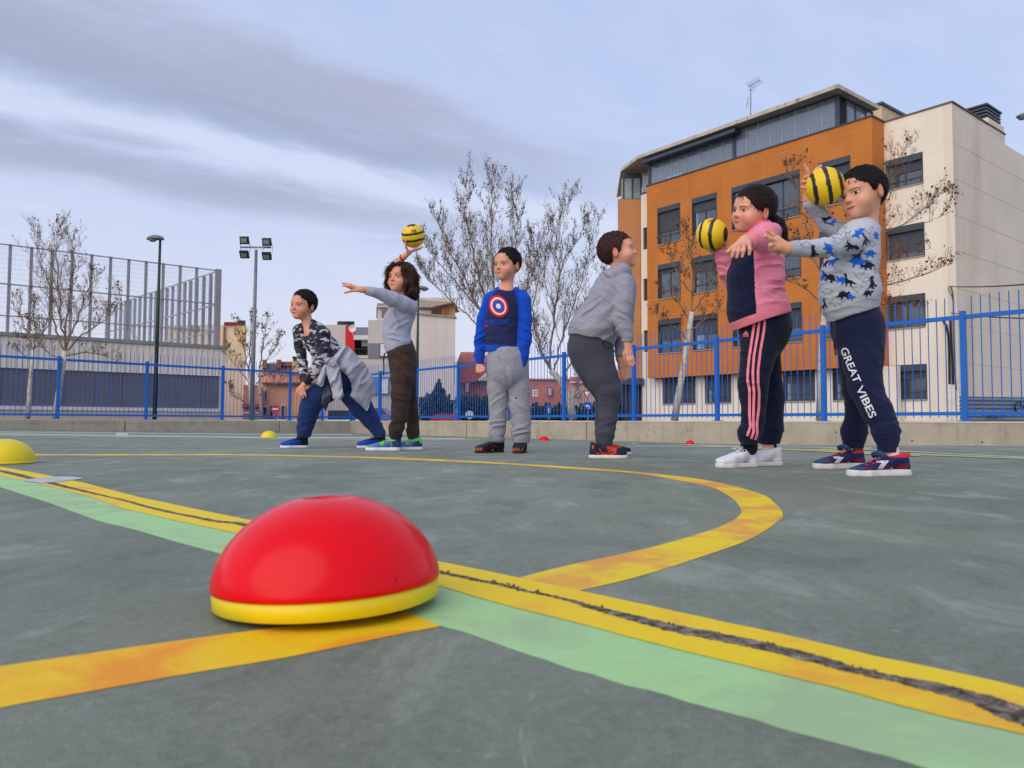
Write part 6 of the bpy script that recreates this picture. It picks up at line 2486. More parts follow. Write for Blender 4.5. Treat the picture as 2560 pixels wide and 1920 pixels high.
# ---- 6: boy in the dinosaur sweatshirt --------------------------------------
def kid6():
    k = Kid(3.2, 2150, 'boy in a grey sweatshirt with blue dinosaurs and navy joggers lettered GREAT VIBES',
            skin_mat('skin_a', L(222, 164, 132), .0052, .002, 'closed', (-.003, -.0018), blush=.25), (2157, 484, 0, 66, -9, -5), .212)
    k.shoe_mat, k.lace_mat = M_shoe, mat('lace_red', L(214, 40, 36), .8)
    k.head((k.c(2170, 575, .02), .045))
    b = k.body
    tor = [(585, 2122, 2196), (620, 2085, 2196), (690, 2064, 2180), (760, 2066, 2182), (800, 2086, 2190), (850, 2098, 2200)]
    sq = (k.V, .82)
    k.blimb([(p, r_ * .86) for p, r_ in k.st(tor)], .03, sq)
    na = k.pts([(2150, 602, 26, -.10), (2062, 620, 18, -.20), (1985, 622, 13.5, -.25), (1968, 621, 11.5, -.26)])
    fa = k.pts([(2128, 590, 24, .12), (2078, 562, 17, .14), (2036, 522, 13, .10), (2021, 500, 11.5, .07)])
    k.blimb(na, .02)
    k.blimb(fa, .02)
    # near hand: two fingers out, the others curled
    w0 = (1968, 621, -.26, .0185)
    for kn in ((1944, 597), (1940, 604), (1939, 612), (1946, 619)): k.chain([w0, (kn[0], kn[1], -.27, .0118)], k=.012)
    k.chain([(1943, 597, -.27, .0098), (1931, 586, -.275, .0085), (1919, 575, -.28, .0070)])
    k.chain([(1938, 603, -.275, .0095), (1925, 597, -.29, .0085), (1913, 590, -.30, .0072)])
    k.chain([(1938, 611, -.27, .0095), (1926, 613, -.285, .0088), (1926, 624, -.27, .0078)])
    k.chain([(1943, 618, -.265, .0092), (1933, 622, -.27, .0085), (1937, 630, -.255, .0074)])
    k.chain([(1954, 624, -.25, .010), (1945, 632, -.24, .0085), (1937, 634, -.25, .0078)])
    # far hand round the ball
    for kn in ((2024, 445), (2018, 455), (2016, 466), (2019, 476)): k.chain([(2021, 500, .07, .018), (kn[0] + 2, kn[1], .085, .0115)], k=.012)
    k.chain([(2024, 444, .085, .0088), (2018, 426, .08, .008), (2011, 412, .075, .0068)])
    k.chain([(2026, 447, .07, .0085), (2014, 443, .04, .008), (2022, 441, .02, .007)])
    k.chain([(2019, 457, .07, .0085), (2007, 455, .045, .008), (2014, 454, .02, .007)])
    k.chain([(2017, 468, .07, .0082), (2007, 468, .045, .0075), (2012, 470, .025, .0068)])
    k.chain([(2030, 440, .10, .009), (2042, 424, .11, .008), (2052, 415, .11, .0072)])
    nl = [(870, 2104, 2208, -.05), (967, 2126, 2202, -.10), (1090, 2196, 2240, -.18), (1138, 2218, 2244, -.19)]
    fl = [(870, 2098, 2190, .06), (985, 2112, 2164, .14), (1090, 2116, 2158, .24), (1126, 2132, 2156, .25)]
    k.blimb([(p, r_ * .8) for p, r_ in k.st(nl)], .02)
    k.blimb([(p, r_ * .8) for p, r_ in k.st(fl)], .02)
    k.bodymesh(.0028)
    k.hair(hair_mat('hair_black', L(10, 7, 7), L(34, 25, 21)), [(-.14, .036), (-.085, .040), (-.055, .05), (-.042, .066), (-.028, .112), (-.006, .120), (.012, .096), (.020, .102), (.034, .130), (.052, .140), (.08, .142), (.14, .142)], vol=(.084, .103, .094), cz=.130, fringe=.0018, amp=.0015, res=.0028)
    # sweatshirt
    S = SDF()
    S.limb(k.st([(580, 2124, 2190), (598, 2094, 2200), (640, 2068, 2196), (690, 2054, 2187), (728, 2051, 2196), (752, 2055, 2193), (775, 2066, 2190), (840, 2082, 2196)]), .022, sq)
    S.limb(k.pts([(2160, 596, 30, -.07), (2128, 604, 33, -.14), (2062, 620, 27.5, -.21), (2012, 621, 24, -.24), (1992, 621.5, 22.5, -.25), (1950, 623.5, 21, -.26)]), .010, lab=1)
    S.limb(k.pts([(2140, 588, 28, .10), (2100, 578, 27, .13), (2062, 556, 22, .13), (2040, 528, 20.5, .11), (2026, 507, 20, .075), (2014, 482, 19, .06)]), .012, lab=2)
    S.cone(k.c(2170, 566, .01), k.c(2171, 553, .01), .056, .052, .02)
    S.cone(k.c(2172, 556, .01), k.h((0, -.02, .03)), .044, .04, .006, 'sub')
    S.clip(*plane_px(k, (2071, 810), (2197, 769)))
    e = k.c(1971, 623, -.25)
    S.fn(lambda d, P_, e=e: np.maximum(d, np.where(P_[:, 0] < e[0] + .1, (e[0] - P_[:, 0]) * 1.0, -1)))
    p1 = k.c(2021, 497, .065)
    n1 = unit(k.c(2014, 482, .06) - k.c(2026, 507, .075))
    S.fn(lambda d, P_: np.maximum(d, np.where((P_[:, 0] < p1[0] + .12) & (P_[:, 2] > p1[2] - .05), (P_ - p1) @ n1, -1)))
    hp, hn = plane_px(k, (2066, 780), (2190, 738))

    def colf(V):
        C_ = np.tile(np.array(L(184, 188, 196)), (len(V), 1))
        band = ((V - hp) @ hn > 0) | ((V[:, 0] < k.c(1997, 620, -.25)[0]) & (V[:, 2] < k.c(2000, 590, -.2)[2]))
        C_[band] = L(164, 168, 174)
        return C_
    F_ = lambda x, y, a, rr, am, fr, dy=0: (k.c(x, y, dy), unit(a), rr, am, fr)
    dsp = folds([F_(2110, 742, (.2, 0, 1), .09, .006, 30), F_(2182, 722, (.1, 0, 1), .05, .006, 34), F_(2070, 715, (0, .2, 1), .07, .005, 26), F_(2130, 655, (.6, 0, 1), .07, .004, 24, -.1),
                 F_(2080, 630, (1, 0, .3), .06, .0035, 26, -.2), F_(2060, 550, (1, 0, .8), .06, .005, 30, .12), F_(2030, 520, (.5, 0, 1), .05, .004, 34, .1), F_(2105, 603, (1, .2, .3), .05, .003, 22, -.15)], .0012)
    sh = k.garment('sweatshirt', S, cloth_mat('dino_sweatshirt_cloth', heather=.05, fold=.35), dsp, .0038, colf)
    # joggers
    T = SDF()
    T.limb(k.st([(785, 2084, 2192), (800, 2080, 2202), (825, 2080, 2208), (858, 2090, 2210)]), .02, (k.V, .86))
    T.limb(k.st([(850, 2094, 2209, -.03), (910, 2108, 2205, -.07), (967, 2122, 2207, -.10), (1023, 2151, 2229, -.14), (1070, 2178, 2246, -.165), (1084, 2182, 2250, -.175), (1096, 2191, 2244, -.18), (1150, 2193, 2247, -.185)]), .014, lab=1)
    T.limb(k.st([(850, 2090, 2190, .05), (915, 2098, 2178, .09), (985, 2107, 2166, .14), (1030, 2114, 2168, .19), (1070, 2104, 2168, .235), (1084, 2103, 2168, .24), (1096, 2108, 2161, .245), (1150, 2108, 2159, .25)]), .014, lab=2)
    T.clip(*plane_px(k, (2100, 1131), (2260, 1131), -.1))
    dsp = folds([F_(2215, 1078, (.2, 0, 1), .045, .006, 42, -.17), F_(2135, 1078, (0, 0, 1), .045, .006, 42, .24), F_(2165, 975, (.5, 0, 1), .07, .0035, 22, -.12), F_(2128, 985, (.3, 0, 1), .06, .004, 30, .14), F_(2180, 880, (1, 0, .9), .08, .003, 18, -.08), F_(2200, 1030, (.6, 0, 1), .06, .0035, 26, -.14)], .001)
    pa = k.garment('joggers', T, cloth_mat('navy_joggers_cloth', L(20, 27, 58), heather=.12, fold=.4), dsp, .004)
    bv = bvh_of([pa])
    mw = cloth_mat('white_print', L(214, 216, 220), fold=.1, heather=.03)
    tx = lambda s_, a, b_, h_: placed_text(s_, np.array(a) - np.array(unit(np.array([b_[1] - a[1], -(b_[0] - a[0])]))) * h_ / 2, np.array(b_) - np.array(a), np.array(unit(np.array([b_[1] - a[1], -(b_[0] - a[0])]))) * h_, .018)
    decal('lettering', [tx('GREAT', (2110, 870), (2145, 956), 19), tx('VIBES', (2148, 966), (2184, 1043), 19)], bv, mw, pa, .0045, label='white lettering GREAT VIBES down the leg')
    mb = MB()
    mb.tube([k.c(2084, 806, -.10), k.c(2083, 840, -.11), k.c(2087, 868, -.115), k.c(2089, 888, -.115)], .0035, 5)
    mb.tube([k.c(2087, 806, -.10), k.c(2088, 835, -.115), k.c(2085, 860, -.12), k.c(2086, 872, -.12)], .0035, 5)
    mb.build('drawstring', M_cord, pa, True)
    # dinosaurs
    steg = [(-1, -.05), (-.72, .06), (-.45, .32), (-.30, .62), (-.18, .40), (-.05, .72), (.08, .42), (.24, .62), (.34, .34), (.55, .22), (.74, .34), (.98, .26), (1.0, .12), (.80, .04), (.62, -.04), (.52, -.2), (.50, -.52), (.34, -.52), (.30, -.2), (.05, -.22), (-.12, -.22), (-.18, -.52), (-.36, -.52), (-.36, -.16), (-.6, -.1)]
    rex = [(-1, .12), (-.6, .0), (-.3, .18), (.0, .30), (.22, .58), (.40, .86), (.74, .9), (.98, .74), (.96, .62), (.66, .6), (.98, .48), (.6, .42), (.46, .22), (.62, .06), (.44, .1), (.34, -.08), (.30, -.35), (.46, -.62), (.14, -.62), (.08, -.32), (-.1, -.28), (-.16, -.62), (-.4, -.62), (-.3, -.2), (-.6, -.16)]
    neck = [(-1, -.2), (-.6, -.05), (-.3, .15), (.1, .2), (.3, .4), (.36, .8), (.5, .98), (.78, .92), (.8, .78), (.58, .76), (.54, .4), (.5, .05), (.42, -.2), (.40, -.56), (.24, -.56), (.2, -.22), (-.1, -.22), (-.16, -.56), (-.34, -.56), (-.34, -.15), (-.62, -.24)]
    bs = bvh_of([sh])

    def dino(shp, x, y, s_, rot, fl=1):
        a = R(rot)
        s_ = s_ * 1.38
        return [(x + s_ * (fl * u_ * math.cos(a) + v_ * math.sin(a)), y + s_ * (fl * u_ * math.sin(a) - v_ * math.cos(a))) for u_, v_ in shp]
    bl = [(steg, 2148, 582, 15, -40, -1), (steg, 2070, 622, 15, 62, 1), (steg, 2176, 635, 13, -8, -1), (steg, 2143, 655, 20, 8, 1), (rex, 2080, 654, 12, 20, 1), (steg, 2104, 702, 13, 25, -1), (neck, 2058, 690, 15, -55, 1), (steg, 2189, 588, 9, 70, 1), (steg, 2125, 743, 10, 10, 1), (neck, 2081, 556, 11, -60, -1)]
    nv = [(rex, 2125, 615, 14, 60, 1), (rex, 2034, 634, 13, -50, 1), (neck, 2163, 602, 12, -50, 1), (steg, 2171, 665, 14, -10, -1), (steg, 2076, 696, 14, 20, -1), (neck, 2123, 704, 15, 5, -1), (steg, 2108, 738, 14, -12, 1), (rex, 2180, 711, 13, -45, 1), (neck, 2059, 764, 11, -30, 1), (neck, 2143, 638, 11, 15, 1), (steg, 2169, 734, 11, -12, 1), (rex, 2062, 661, 8, 0, 1), (rex, 2062, 548, 10, 30, 1)]
    mbl, mnv, mou = cloth_mat('blue_print', L(20, 98, 206), fold=.1), cloth_mat('navy_print', L(20, 26, 52), fold=.1), cloth_mat('black_print', L(40, 42, 54), fold=.1)
    for q in bl: polydecal('dinosaur_print', [dino(*q)], bs, mbl, sh, 4)
    for q in nv: polydecal('dinosaur_print', [dino(*q)], bs, mnv, sh, 4, .0021)
    ol = []
    rs = random.Random(3)
    for (x, y, s_, rot, q) in ((2015, 613, 11, 10, steg), (2103, 578, 13, -30, steg), (2095, 600, 13, 40, neck), (2172, 578, 9, 0, rex), (2148, 690, 9, 10, rex), (2166, 700, 9, -20, steg), (2068, 730, 11, 0, steg), (2092, 755, 15, -5, steg), (2142, 722, 10, 15, rex), (2092, 676, 8, 60, rex), (2160, 640, 8, 0, steg), (2050, 538, 9, 40, steg), (2190, 675, 8, 70, neck), (2120, 588, 9, 120, rex), (2180, 610, 8, 30, steg)):
        pl_ = dino(q, x, y, s_, rot)
        decal('dinosaur_outline', [ribbon(pl_ + [pl_[0]], .65)], bs, mou, sh)
    # trainers
    navy, red_, mar = np.array(L(22, 34, 92)), np.array(L(214, 34, 32)), np.array(L(110, 24, 40))

    def acc(C_, lx, lz, ly):
        C_[(lx > .03) & (lx < .17) & (lz < .036 + .02 * np.clip((.1 - lx) / .1, 0, 1))] = mar
        C_[(lz > .072)] = red_
        C_[(lx > .17)] = L(28, 74, 106)
        return C_
    s1 = k.shoe((2277, -.20), (2112, -.285), None, (navy, L(28, 74, 106), navy), L(214, 208, 206), .026, .093, acc, 1.02, True)
    s2 = k.shoe((2163, .26), (2029, .19), None, (navy, L(28, 74, 106), navy), L(208, 202, 200), .026, .093, acc, 1.02, True)
    for so_, polys in ((s1, [[(2191, 1151), (2222, 1152), (2207, 1171), (2193, 1171), (2204, 1157.5), (2190, 1157)]]), (s2, [[(2084, 1141), (2110, 1143), (2096, 1158), (2085, 1157), (2093, 1147), (2084, 1146)]])):
        polydecal('white_side_mark', polys, bvh_of([so_]), mw, so_, 3, .002)
    mb = MB()
    q0 = k.c(2196, 1133, -.26)
    mb.add([], [])
    for so_, (xa, ya, xb, yb, dy) in ((s1, (2182, 1136, 2218, 1143, -.25)), (s2, (2096, 1118, 2128, 1126, .22))):
        mb = MB()
        mb.tube([k.c(xa, ya + 2, dy + .02), k.c((xa + xb) / 2, ya - 3, dy - .005), k.c(xb, yb + 3, dy - .02)], [.012, .013, .009], 8)
        mb.build('strap', mat('strap_blue', L(30, 54, 96), .6), so_, True)
    mb = MB()
    mb.tube([k.c(2267, 1132, -.2), k.c(2274, 1134, -.2), k.c(2277, 1140, -.2), k.c(2268, 1137, -.2)], .003, 5)
    mb.build('heel_loop', k.lace_mat, s1, True)
    sk = SDF()
    sk.cone(k.c(2228, 1120, -.19), k.c(2232, 1140, -.19), .026, .027, 0)
    V, Fc = sk.mesh(.004)
    mkobj('sock', V, Fc, cloth_mat('sock_white', L(216, 206, 208)), k.root, True)
    return k


M_cord = mat('dark_cord', (.02, .022, .04), .9)


# ---- 5: girl in the pink and navy sweatshirt ---------------------------------
def kid5():
    k = Kid(3.55, 1895, 'girl with a ponytail in a pink and navy sweatshirt and striped track trousers',
            skin_mat('skin_b', L(228, 166, 140), .0046, .010, 'closed', (-.002, 0), blush=.75), (1883, 525, 0, 68, -4, 14), .212)
    k.shoe_mat, k.lace_mat = M_shoe, M_white_lace
    k.head((k.c(1903, 585, .02), .048), 1.06, 1.18, 1.2)
    b = k.body
    sq = (k.V, .85)
    k.blimb([(p, r_ * .84) for p, r_ in k.st([(585, 1868, 1945), (620, 1850, 1952), (700, 1830, 1950), (775, 1832, 1960), (850, 1860, 1960)])], .03, sq)
    k.blimb(k.pts([(1925, 578, 24, -.08), (1898, 598, 18, -.24), (1872, 602, 13, -.34), (1860, 602, 11, -.36)]), .02)
    k.blimb(k.pts([(1872, 615, 22, .12), (1832, 700, 15, .09), (1808, 645, 12, .04), (1804, 622, 10.5, .02)]), .02)
    w0 = (1862, 602, -.355, .018)
    for x, y in ((1841, 612), (1849, 611), (1860, 611), (1872, 609)): k.chain([w0, (x, y, -.375, .011)], k=.012)
    k.chain([(1841, 612, -.38, .0088), (1834, 628, -.385, .0080), (1831, 641, -.38, .0070)])
    k.chain([(1849, 611, -.38, .0090), (1846, 628, -.385, .0082), (1842, 643, -.38, .0070)])
    k.chain([(1860, 611, -.38, .0090), (1859, 627, -.385, .0082), (1855.5, 641, -.38, .0070)])
    k.chain([(1872, 609, -.38, .0085), (1875, 623, -.385, .0078), (1873, 636, -.38, .0066)])
    k.chain([(1850, 604, -.36, .0105), (1832, 618, -.365, .0092), (1819, 630, -.36, .0075)])
    for x, y in ((1788, 620), (1796, 618), (1804, 616)): k.chain([(1804, 622, .02, .0165), (x, y, .035, .011)], k=.012)
    k.chain([(1788, 620, .03, .0085), (1779, 627, .01, .0078), (1772, 626, -.01, .0068)])
    k.chain([(1796, 619, .04, .0085), (1784, 628, .03, .0078), (1777, 629, .01, .0068)])
    k.chain([(1804, 617, .01, .0095), (1815, 610, -.01, .0085), (1818, 598, -.015, .0075)])
    nl = [(870, 1852, 1945, -.05), (960, 1854, 1918, -.07), (1090, 1856, 1888, -.07), (1140, 1860, 1886, -.0)]
    fl = [(870, 1885, 1950, .08), (960, 1895, 1952, .1), (1095, 1898, 1946, .1), (1140, 1902, 1944, .1)]
    k.blimb([(p, r_ * .8) for p, r_ in k.st(nl)], .02)
    k.blimb([(p, r_ * .8) for p, r_ in k.st(fl)], .02)
    k.bodymesh(.003)
    # hair pulled back into a ponytail
    H = SDF()
    H.ell(k.h((0, -.015, .130)), np.array([.0825, .1045, .092]) * k.hs, k.R3, 0)
    H.cone(k.h((.03, -.07, .09)), k.h((0, -.10, .060)), .045 * k.hs, .022, .03)
    line = [(-.16, -.02), (-.085, .015), (-.05, .045), (-.030, .064), (-.022, .096), (-.004, .102), (.012, .102), (.03, .108), (.05, .124), (.066, .146), (.078, .158), (.1, .168)]
    ly, lz = zip(*line)
    H.fn(lambda d, P_: np.maximum(d, (np.interp(k.loc(P_)[:, 1], ly, lz) - k.loc(P_)[:, 2]) * k.hs * .7))
    tail = k.pts([(1940, 547, 9, .03), (1948, 560, 14, .03), (1955, 578, 13, .03), (1960, 596, 9, .03), (1962, 606, 3, .03)])
    H.limb(tail, .01)

    def hd(P_):
        q = k.loc(P_)
        return .0022 * (vn(q[:, 2] * 60 + 70 * q[:, 1], q[:, 0] * 90, q[:, 1] * 12) - .5)
    V, Fc = H.mesh(.003, hd)
    hm = hair_mat('hair_dark_brown', L(18, 10, 10), L(54, 33, 27))
    o = mkobj('hair', V, Fc, hm, k.root, True)
    k.faceattr(o, V)
    k.strands(o, V, Fc, hm, 4200, .03, .10, lambda q: unit_rows(np.where(q[:, 2:3] > .05, np.array([.03, -.10, .06]) - q, np.array([0, -.02, -1.0]) + 0 * q)), .0010)
    k.sock(1873, 1098, 1120, .038, -.04, cloth_mat('sock_dark_near', L(14, 16, 24)))
    # sweatshirt
    S = SDF()
    S.limb(k.st([(588, 1874, 1944), (604, 1858, 1955), (650, 1836, 1960), (700, 1819, 1959), (738, 1821, 1956), (772, 1818, 1968), (795, 1828, 1976), (840, 1846, 1978)]), .022, sq)
    S.limb(k.pts([(1930, 580, 26, -.06), (1914, 588, 31, -.13), (1903, 600, 30, -.20), (1888, 603, 26, -.27), (1876, 602, 23.5, -.315), (1856, 602, 21, -.36)]), .010, lab=1)
    S.limb(k.pts([(1876, 612, 26, .10), (1846, 680, 23, .11), (1829, 706, 20.5, .09), (1812, 676, 20.5, .06), (1809, 648, 19.5, .04), (1804, 626, 18, .02), (1802, 608, 17, .02)]), .010, lab=2)
    S.cone(k.c(1906, 582, .01), k.c(1902, 570, .01), .062, .056, .02)
    S.cone(k.c(1903, 574, .01), k.h((0, -.02, .03)), .047, .045, .006, 'sub')
    S.clip(*plane_px(k, (1845, 826), (1979, 782)))
    e = k.c(1868, 602, -.33)
    en = unit(k.c(1856, 602, -.36) - k.c(1888, 603, -.27))
    S.fn(lambda d, P_: np.maximum(d, np.where((P_[:, 1] < k.Y - .22), (P_ - e) @ en, -1)))
    e2 = k.c(1804, 624, .02)
    S.fn(lambda d, P_: np.maximum(d, np.where(P_[:, 0] < k.c(1835, 600)[0], P_[:, 2] - e2[2], -1)))
    hp, hn = plane_px(k, (1838, 804), (1972, 758))
    fwd = unit([-math.sin(R(62)), -math.cos(R(62)), 0])
    seam = k.c(1889, 690, -.14)
    sn = unit([-1, .18, 0])

    def colf(V):
        C_ = np.tile(np.array(L(236, 138, 162)), (len(V), 1))
        da = np.minimum(S.label_d(V, 1), S.label_d(V, 2))
        dt = S.label_d(V, 0)
        pan = ((V - seam) @ sn > .006 * np.sin((V[:, 2]) * 9)) & (dt < da - .001) & (V[:, 2] < k.c(1890, 592)[2])
        C_[pan] = L(16, 22, 52)
        C_[((V - hp) @ hn > 0) & (dt < da)] = L(240, 130, 148)
        C_[(V[:, 1] < k.Y - .285)] = L(242, 132, 150)
        return C_
    F_ = lambda x, y, a, rr, am, fr, dy=0: (k.c(x, y, dy), unit(a), rr, am, fr)
    dsp = folds([F_(1925, 690, (.15, 0, 1), .09, .007, 22, -.14), F_(1940, 725, (-.1, 0, 1), .07, .006, 26, -.12), F_(1840, 770, (.4, 0, 1), .06, .004, 20, -.1), F_(1905, 590, (.7, 0, .7), .06, .005, 32, -.2), F_(1926, 612, (.8, 0, .5), .06, .005, 28, -.1),
                 F_(1808, 650, (.3, 0, 1), .05, .006, 36, .03), F_(1820, 690, (.5, 0, 1), .05, .005, 30, .07), F_(1855, 690, (1, 0, .6), .07, .003, 20, -.12)], .001)
    sh = k.garment('sweatshirt', S, cloth_mat('pink_navy_sweatshirt_cloth', heather=.05, fold=.35), dsp, .003, colf)
    T = SDF()
    T.limb(k.st([(795, 1850, 1974), (815, 1849, 1978), (840, 1849, 1968), (862, 1850, 1955)]), .02, (k.V, .9))
    T.limb(k.st([(860, 1849, 1950, -.04), (915, 1849, 1932, -.06), (950, 1847, 1922, -.07), (968, 1845, 1920, -.07), (993, 1849, 1919, -.07), (1040, 1852, 1913, -.08), (1066, 1852, 1909, -.08), (1082, 1843, 1902, -.08), (1094, 1848, 1893, -.07), (1150, 1856, 1890, -.06)]), .014, lab=1)
    T.limb(k.st([(860, 1880, 1952, .08), (930, 1890, 1954, .1), (993, 1895, 1962, .1), (1071, 1893, 1959, .1), (1090, 1893, 1952, .1), (1102, 1896, 1949, .1), (1150, 1898, 1948, .1)]), .014, lab=2)
    T.fn(lambda d, P_: np.maximum(d, k.c(1880, 1114, 0)[2] - P_[:, 2]))
    dsp = folds([F_(1872, 1080, (.3, 0, 1), .045, .006, 40, -.08), F_(1875, 962, (.15, 0, 1), .05, .006, 30, -.1), F_(1922, 975, (.5, 0, 1), .06, .004, 26, .05), F_(1860, 890, (1, 0, .8), .08, .003, 18, -.1), F_(1925, 1090, (0, 0, 1), .04, .005, 40, .1)], .0008)
    pa = k.garment('track_trousers', T, cloth_mat('navy_track_cloth', L(14, 20, 46), heather=.05, fold=.35, rough=.8), dsp, .004)
    bv = bvh_of([pa])
    mp = cloth_mat('pink_stripe_cloth', L(238, 134, 150), fold=.1, heather=.05)
    st = [[(1888, 797), (1881.5, 838), (1873.7, 889.6), (1869.8, 926), (1869, 952), (1873.7, 972.5), (1874, 1006), (1873.7, 1035), (1876, 1066), (1868, 1090)],
          [(1900, 793), (1894, 838), (1885, 890), (1882, 931), (1883, 957), (1885, 980), (1884, 1019), (1883, 1058), (1884, 1079), (1878, 1097)],
          [(1913, 790), (1910, 825), (1901, 877), (1895, 926), (1895, 957), (1898, 980), (1897, 1019), (1892, 1058), (1893, 1084), (1888, 1100)]]
    for q in st: decal('pink_stripe', [ribbon(q, 6.4)], bv, mp, pa)
    lg = [[(1857, 838), (1861, 838), (1859.6, 833.5), (1858.4, 834.6)], [(1862.4, 838), (1866.4, 838), (1863, 829), (1860.6, 831)], [(1867.8, 838), (1871.8, 838), (1866.4, 826.5), (1864, 828.4)]]
    polydecal('emblem', lg, bv, mp, pa, 3)
    decal('emblem_lettering', [placed_text('adidas', (1857, 841.4), (15, 0), (0, -2.6), .03)], bv, mp, pa)
    wh = np.array(L(226, 226, 230))
    for q in (((1892, .0), (1790, -.12)), ((1951, .10), (1862, .02))):
        k.shoe(q[0], q[1], None, (wh, wh, wh), L(214, 210, 206), .022, .093, None, 1.0, 'bow' if q[0][0] < 1900 else True)
    so_ = SDF()
    so_.cone(k.c(1925, 1105, .1), k.c(1928, 1138, .1), .028, .029, 0)
    V, Fc = so_.mesh(.004)
    mkobj('sock', V, Fc, cloth_mat('sock_black', L(14, 16, 24)), k.root, True)
    return k


# ---- 4: boy in the grey hoodie, seen from behind -----------------------------
def kid4():
    k = Kid(4.45, 1515, 'boy in a grey hoodie and charcoal joggers crouching slightly and facing the right side',
            skin_mat('skin_c', L(226, 162, 136), .0016, .006, 'closed', (0, 0), brow=L(70, 44, 34), blush=.7), (1546, 630, 0, -75, 12, 0), .212)
    k.shoe_mat, k.lace_mat = M_shoe, mat('lace_orange', L(236, 76, 34), .8)
    k.head((k.c(1549, 692, .0), .046), 1.02, 1.15, .6)
    b = k.body
    sq = (k.V, .85)
    k.blimb(k.pts([(1548, 705, 30), (1522, 765, 44), (1490, 830, 46), (1478, 875, 46)]), .03, sq)
    k.blimb(k.pts([(1560, 712, 20, -.1), (1554, 792, 15, -.15), (1567, 846, 10, -.16), (1569, 860, 8.5, -.16)]), .02)
    k.blimb(k.pts([(1560, 715, 20, .1), (1560, 800, 14, .1), (1549, 880, 9, .05), (1549, 896, 8.5, .05)]), .02)
    for x, y in ((1566, 882), (1572, 882), (1577, 880)): k.chain([(1569, 859, -.16, .017), (x, y, -.165, .011)], k=.012)
    k.chain([(1577, 880, -.165, .0088), (1582, 896, -.165, .008), (1586, 910, -.16, .0068)])
    k.chain([(1572, 883, -.165, .009), (1577, 899, -.17, .008), (1581, 914, -.165, .0068)])
    k.chain([(1566, 883, -.165, .009), (1570, 900, -.17, .008), (1573, 913, -.165, .0068)])
    k.chain([(1565, 868, -.15, .0095), (1560, 884, -.15, .008), (1562, 896, -.15, .007)])
    for x, y in ((1550, 916), (1557, 918), (1564, 914)): k.chain([(1549, 896, .05, .017), (x, y, .04, .011)], k=.012)
    k.chain([(1551, 918, .04, .009), (1553, 936, .035, .008), (1553, 951, .03, .007)])
    k.chain([(1557, 918, .04, .009), (1560, 937, .035, .008), (1561, 950, .03, .007)])
    k.chain([(1564, 915, .04, .009), (1567, 933, .03, .008), (1566, 947, .025, .007)])
    k.chain([(1557, 902, .04, .0095), (1569, 910, .03, .0085), (1578, 917, .02, .0072)])
    nl = k.pts([(1492, 915, 40, -.06), (1522, 985, 24, -.09), (1510, 1092, 12, -.1), (1500, 1125, 11.5, -.1)])
    fl = k.pts([(1470, 915, 34, .08), (1512, 985, 20, .2), (1504, 1086, 12, .32), (1500, 1108, 11, .34)])
    k.blimb(nl, .02)
    k.blimb(fl, .02)
    k.bodymesh(.0033)
    k.hair(hair_mat('hair_brown', L(34, 19, 17), L(88, 54, 44)), [(-.14, .022), (-.085, .026), (-.055, .04), (-.038, .052), (-.030, .104), (-.010, .116), (.008, .084), (.018, .092), (.034, .138), (.052, .160), (.08, .168), (.14, .17)], vol=(.086, .106, .098), cz=.132, fringe=.004, amp=.003)
    S = SDF()
    S.limb(k.pts([(1545, 712, 46), (1530, 745, 58), (1514, 785, 58), (1493, 812, 58), (1480, 830, 58.5), (1478, 880, 56)]), .03, sq)
    S.limb(k.pts([(1560, 712, 31, -.09), (1558, 755, 28, -.135), (1554, 795, 26, -.15), (1561, 824, 22, -.155), (1568, 840, 17, -.16), (1570, 880, 15, -.16)]), .008, lab=1)
    S.limb(k.pts([(1566, 720, 28, .1), (1564, 800, 22, .1), (1552, 862, 17, .06), (1548, 884, 15.5, .05), (1546, 910, 15, .05)]), .010, lab=2)
    S.limb(k.pts([(1556, 682, 27, -.03), (1532, 694, 26, -.03), (1506, 712, 23, .0), (1492, 728, 14, .0)]), .008, (k.V, .62))
    S.cone(k.c(1560, 684, 0), k.c(1545, 660, 0), .05, .045, .01, 'sub')
    hp, hn = plane_px(k, (1421, 838), (1540, 868))
    S.fn(lambda d, P_: np.maximum(d, np.where(P_[:, 0] < k.c(1541, 800)[0], (P_ - hp) @ hn, -1)))
    z1, z2 = k.c(1568, 857, -.16)[2], k.c(1546, 894, .05)[2]
    S.fn(lambda d, P_: np.maximum(d, np.where(P_[:, 0] > k.c(1538, 800)[0], np.where(P_[:, 1] < k.Y - .08, z1 - P_[:, 2], z2 - P_[:, 2]), -1)))
    F_ = lambda x, y, a, rr, am, fr, dy=0: (k.c(x, y, dy), unit(a), rr, am, fr)
    dsp = folds([F_(1480, 800, (-.3, 0, 1), .12, .006, 20, -.12), F_(1440, 818, (0, 0, 1), .06, .004, 36, -.05), F_(1556, 795, (.2, 0, 1), .07, .006, 32, -.15), F_(1535, 730, (1, 0, .5), .08, .004, 20, -.15), F_(1520, 700, (.5, 0, 1), .06, .005, 30, -.1), F_(1568, 830, (.2, 0, 1), .04, .004, 44, -.16)], .001)
    k.garment('hoodie', S, cloth_mat('grey_hoodie_cloth', L(150, 148, 160), heather=.16, fold=.4), dsp, .0042)
    T = SDF()
    T.limb(k.pts([(1478, 850, 57), (1476, 872, 58), (1482, 900, 53)]), .02, (k.V, .9))
    T.limb(k.pts([(1486, 895, 50, -.04), (1506, 945, 42, -.07), (1521, 978, 33, -.09), (1523, 1010, 27, -.09), (1519, 1050, 24.5, -.1), (1513, 1082, 25, -.1), (1511, 1096, 21, -.1), (1510, 1140, 20, -.1)]), .016, lab=1)
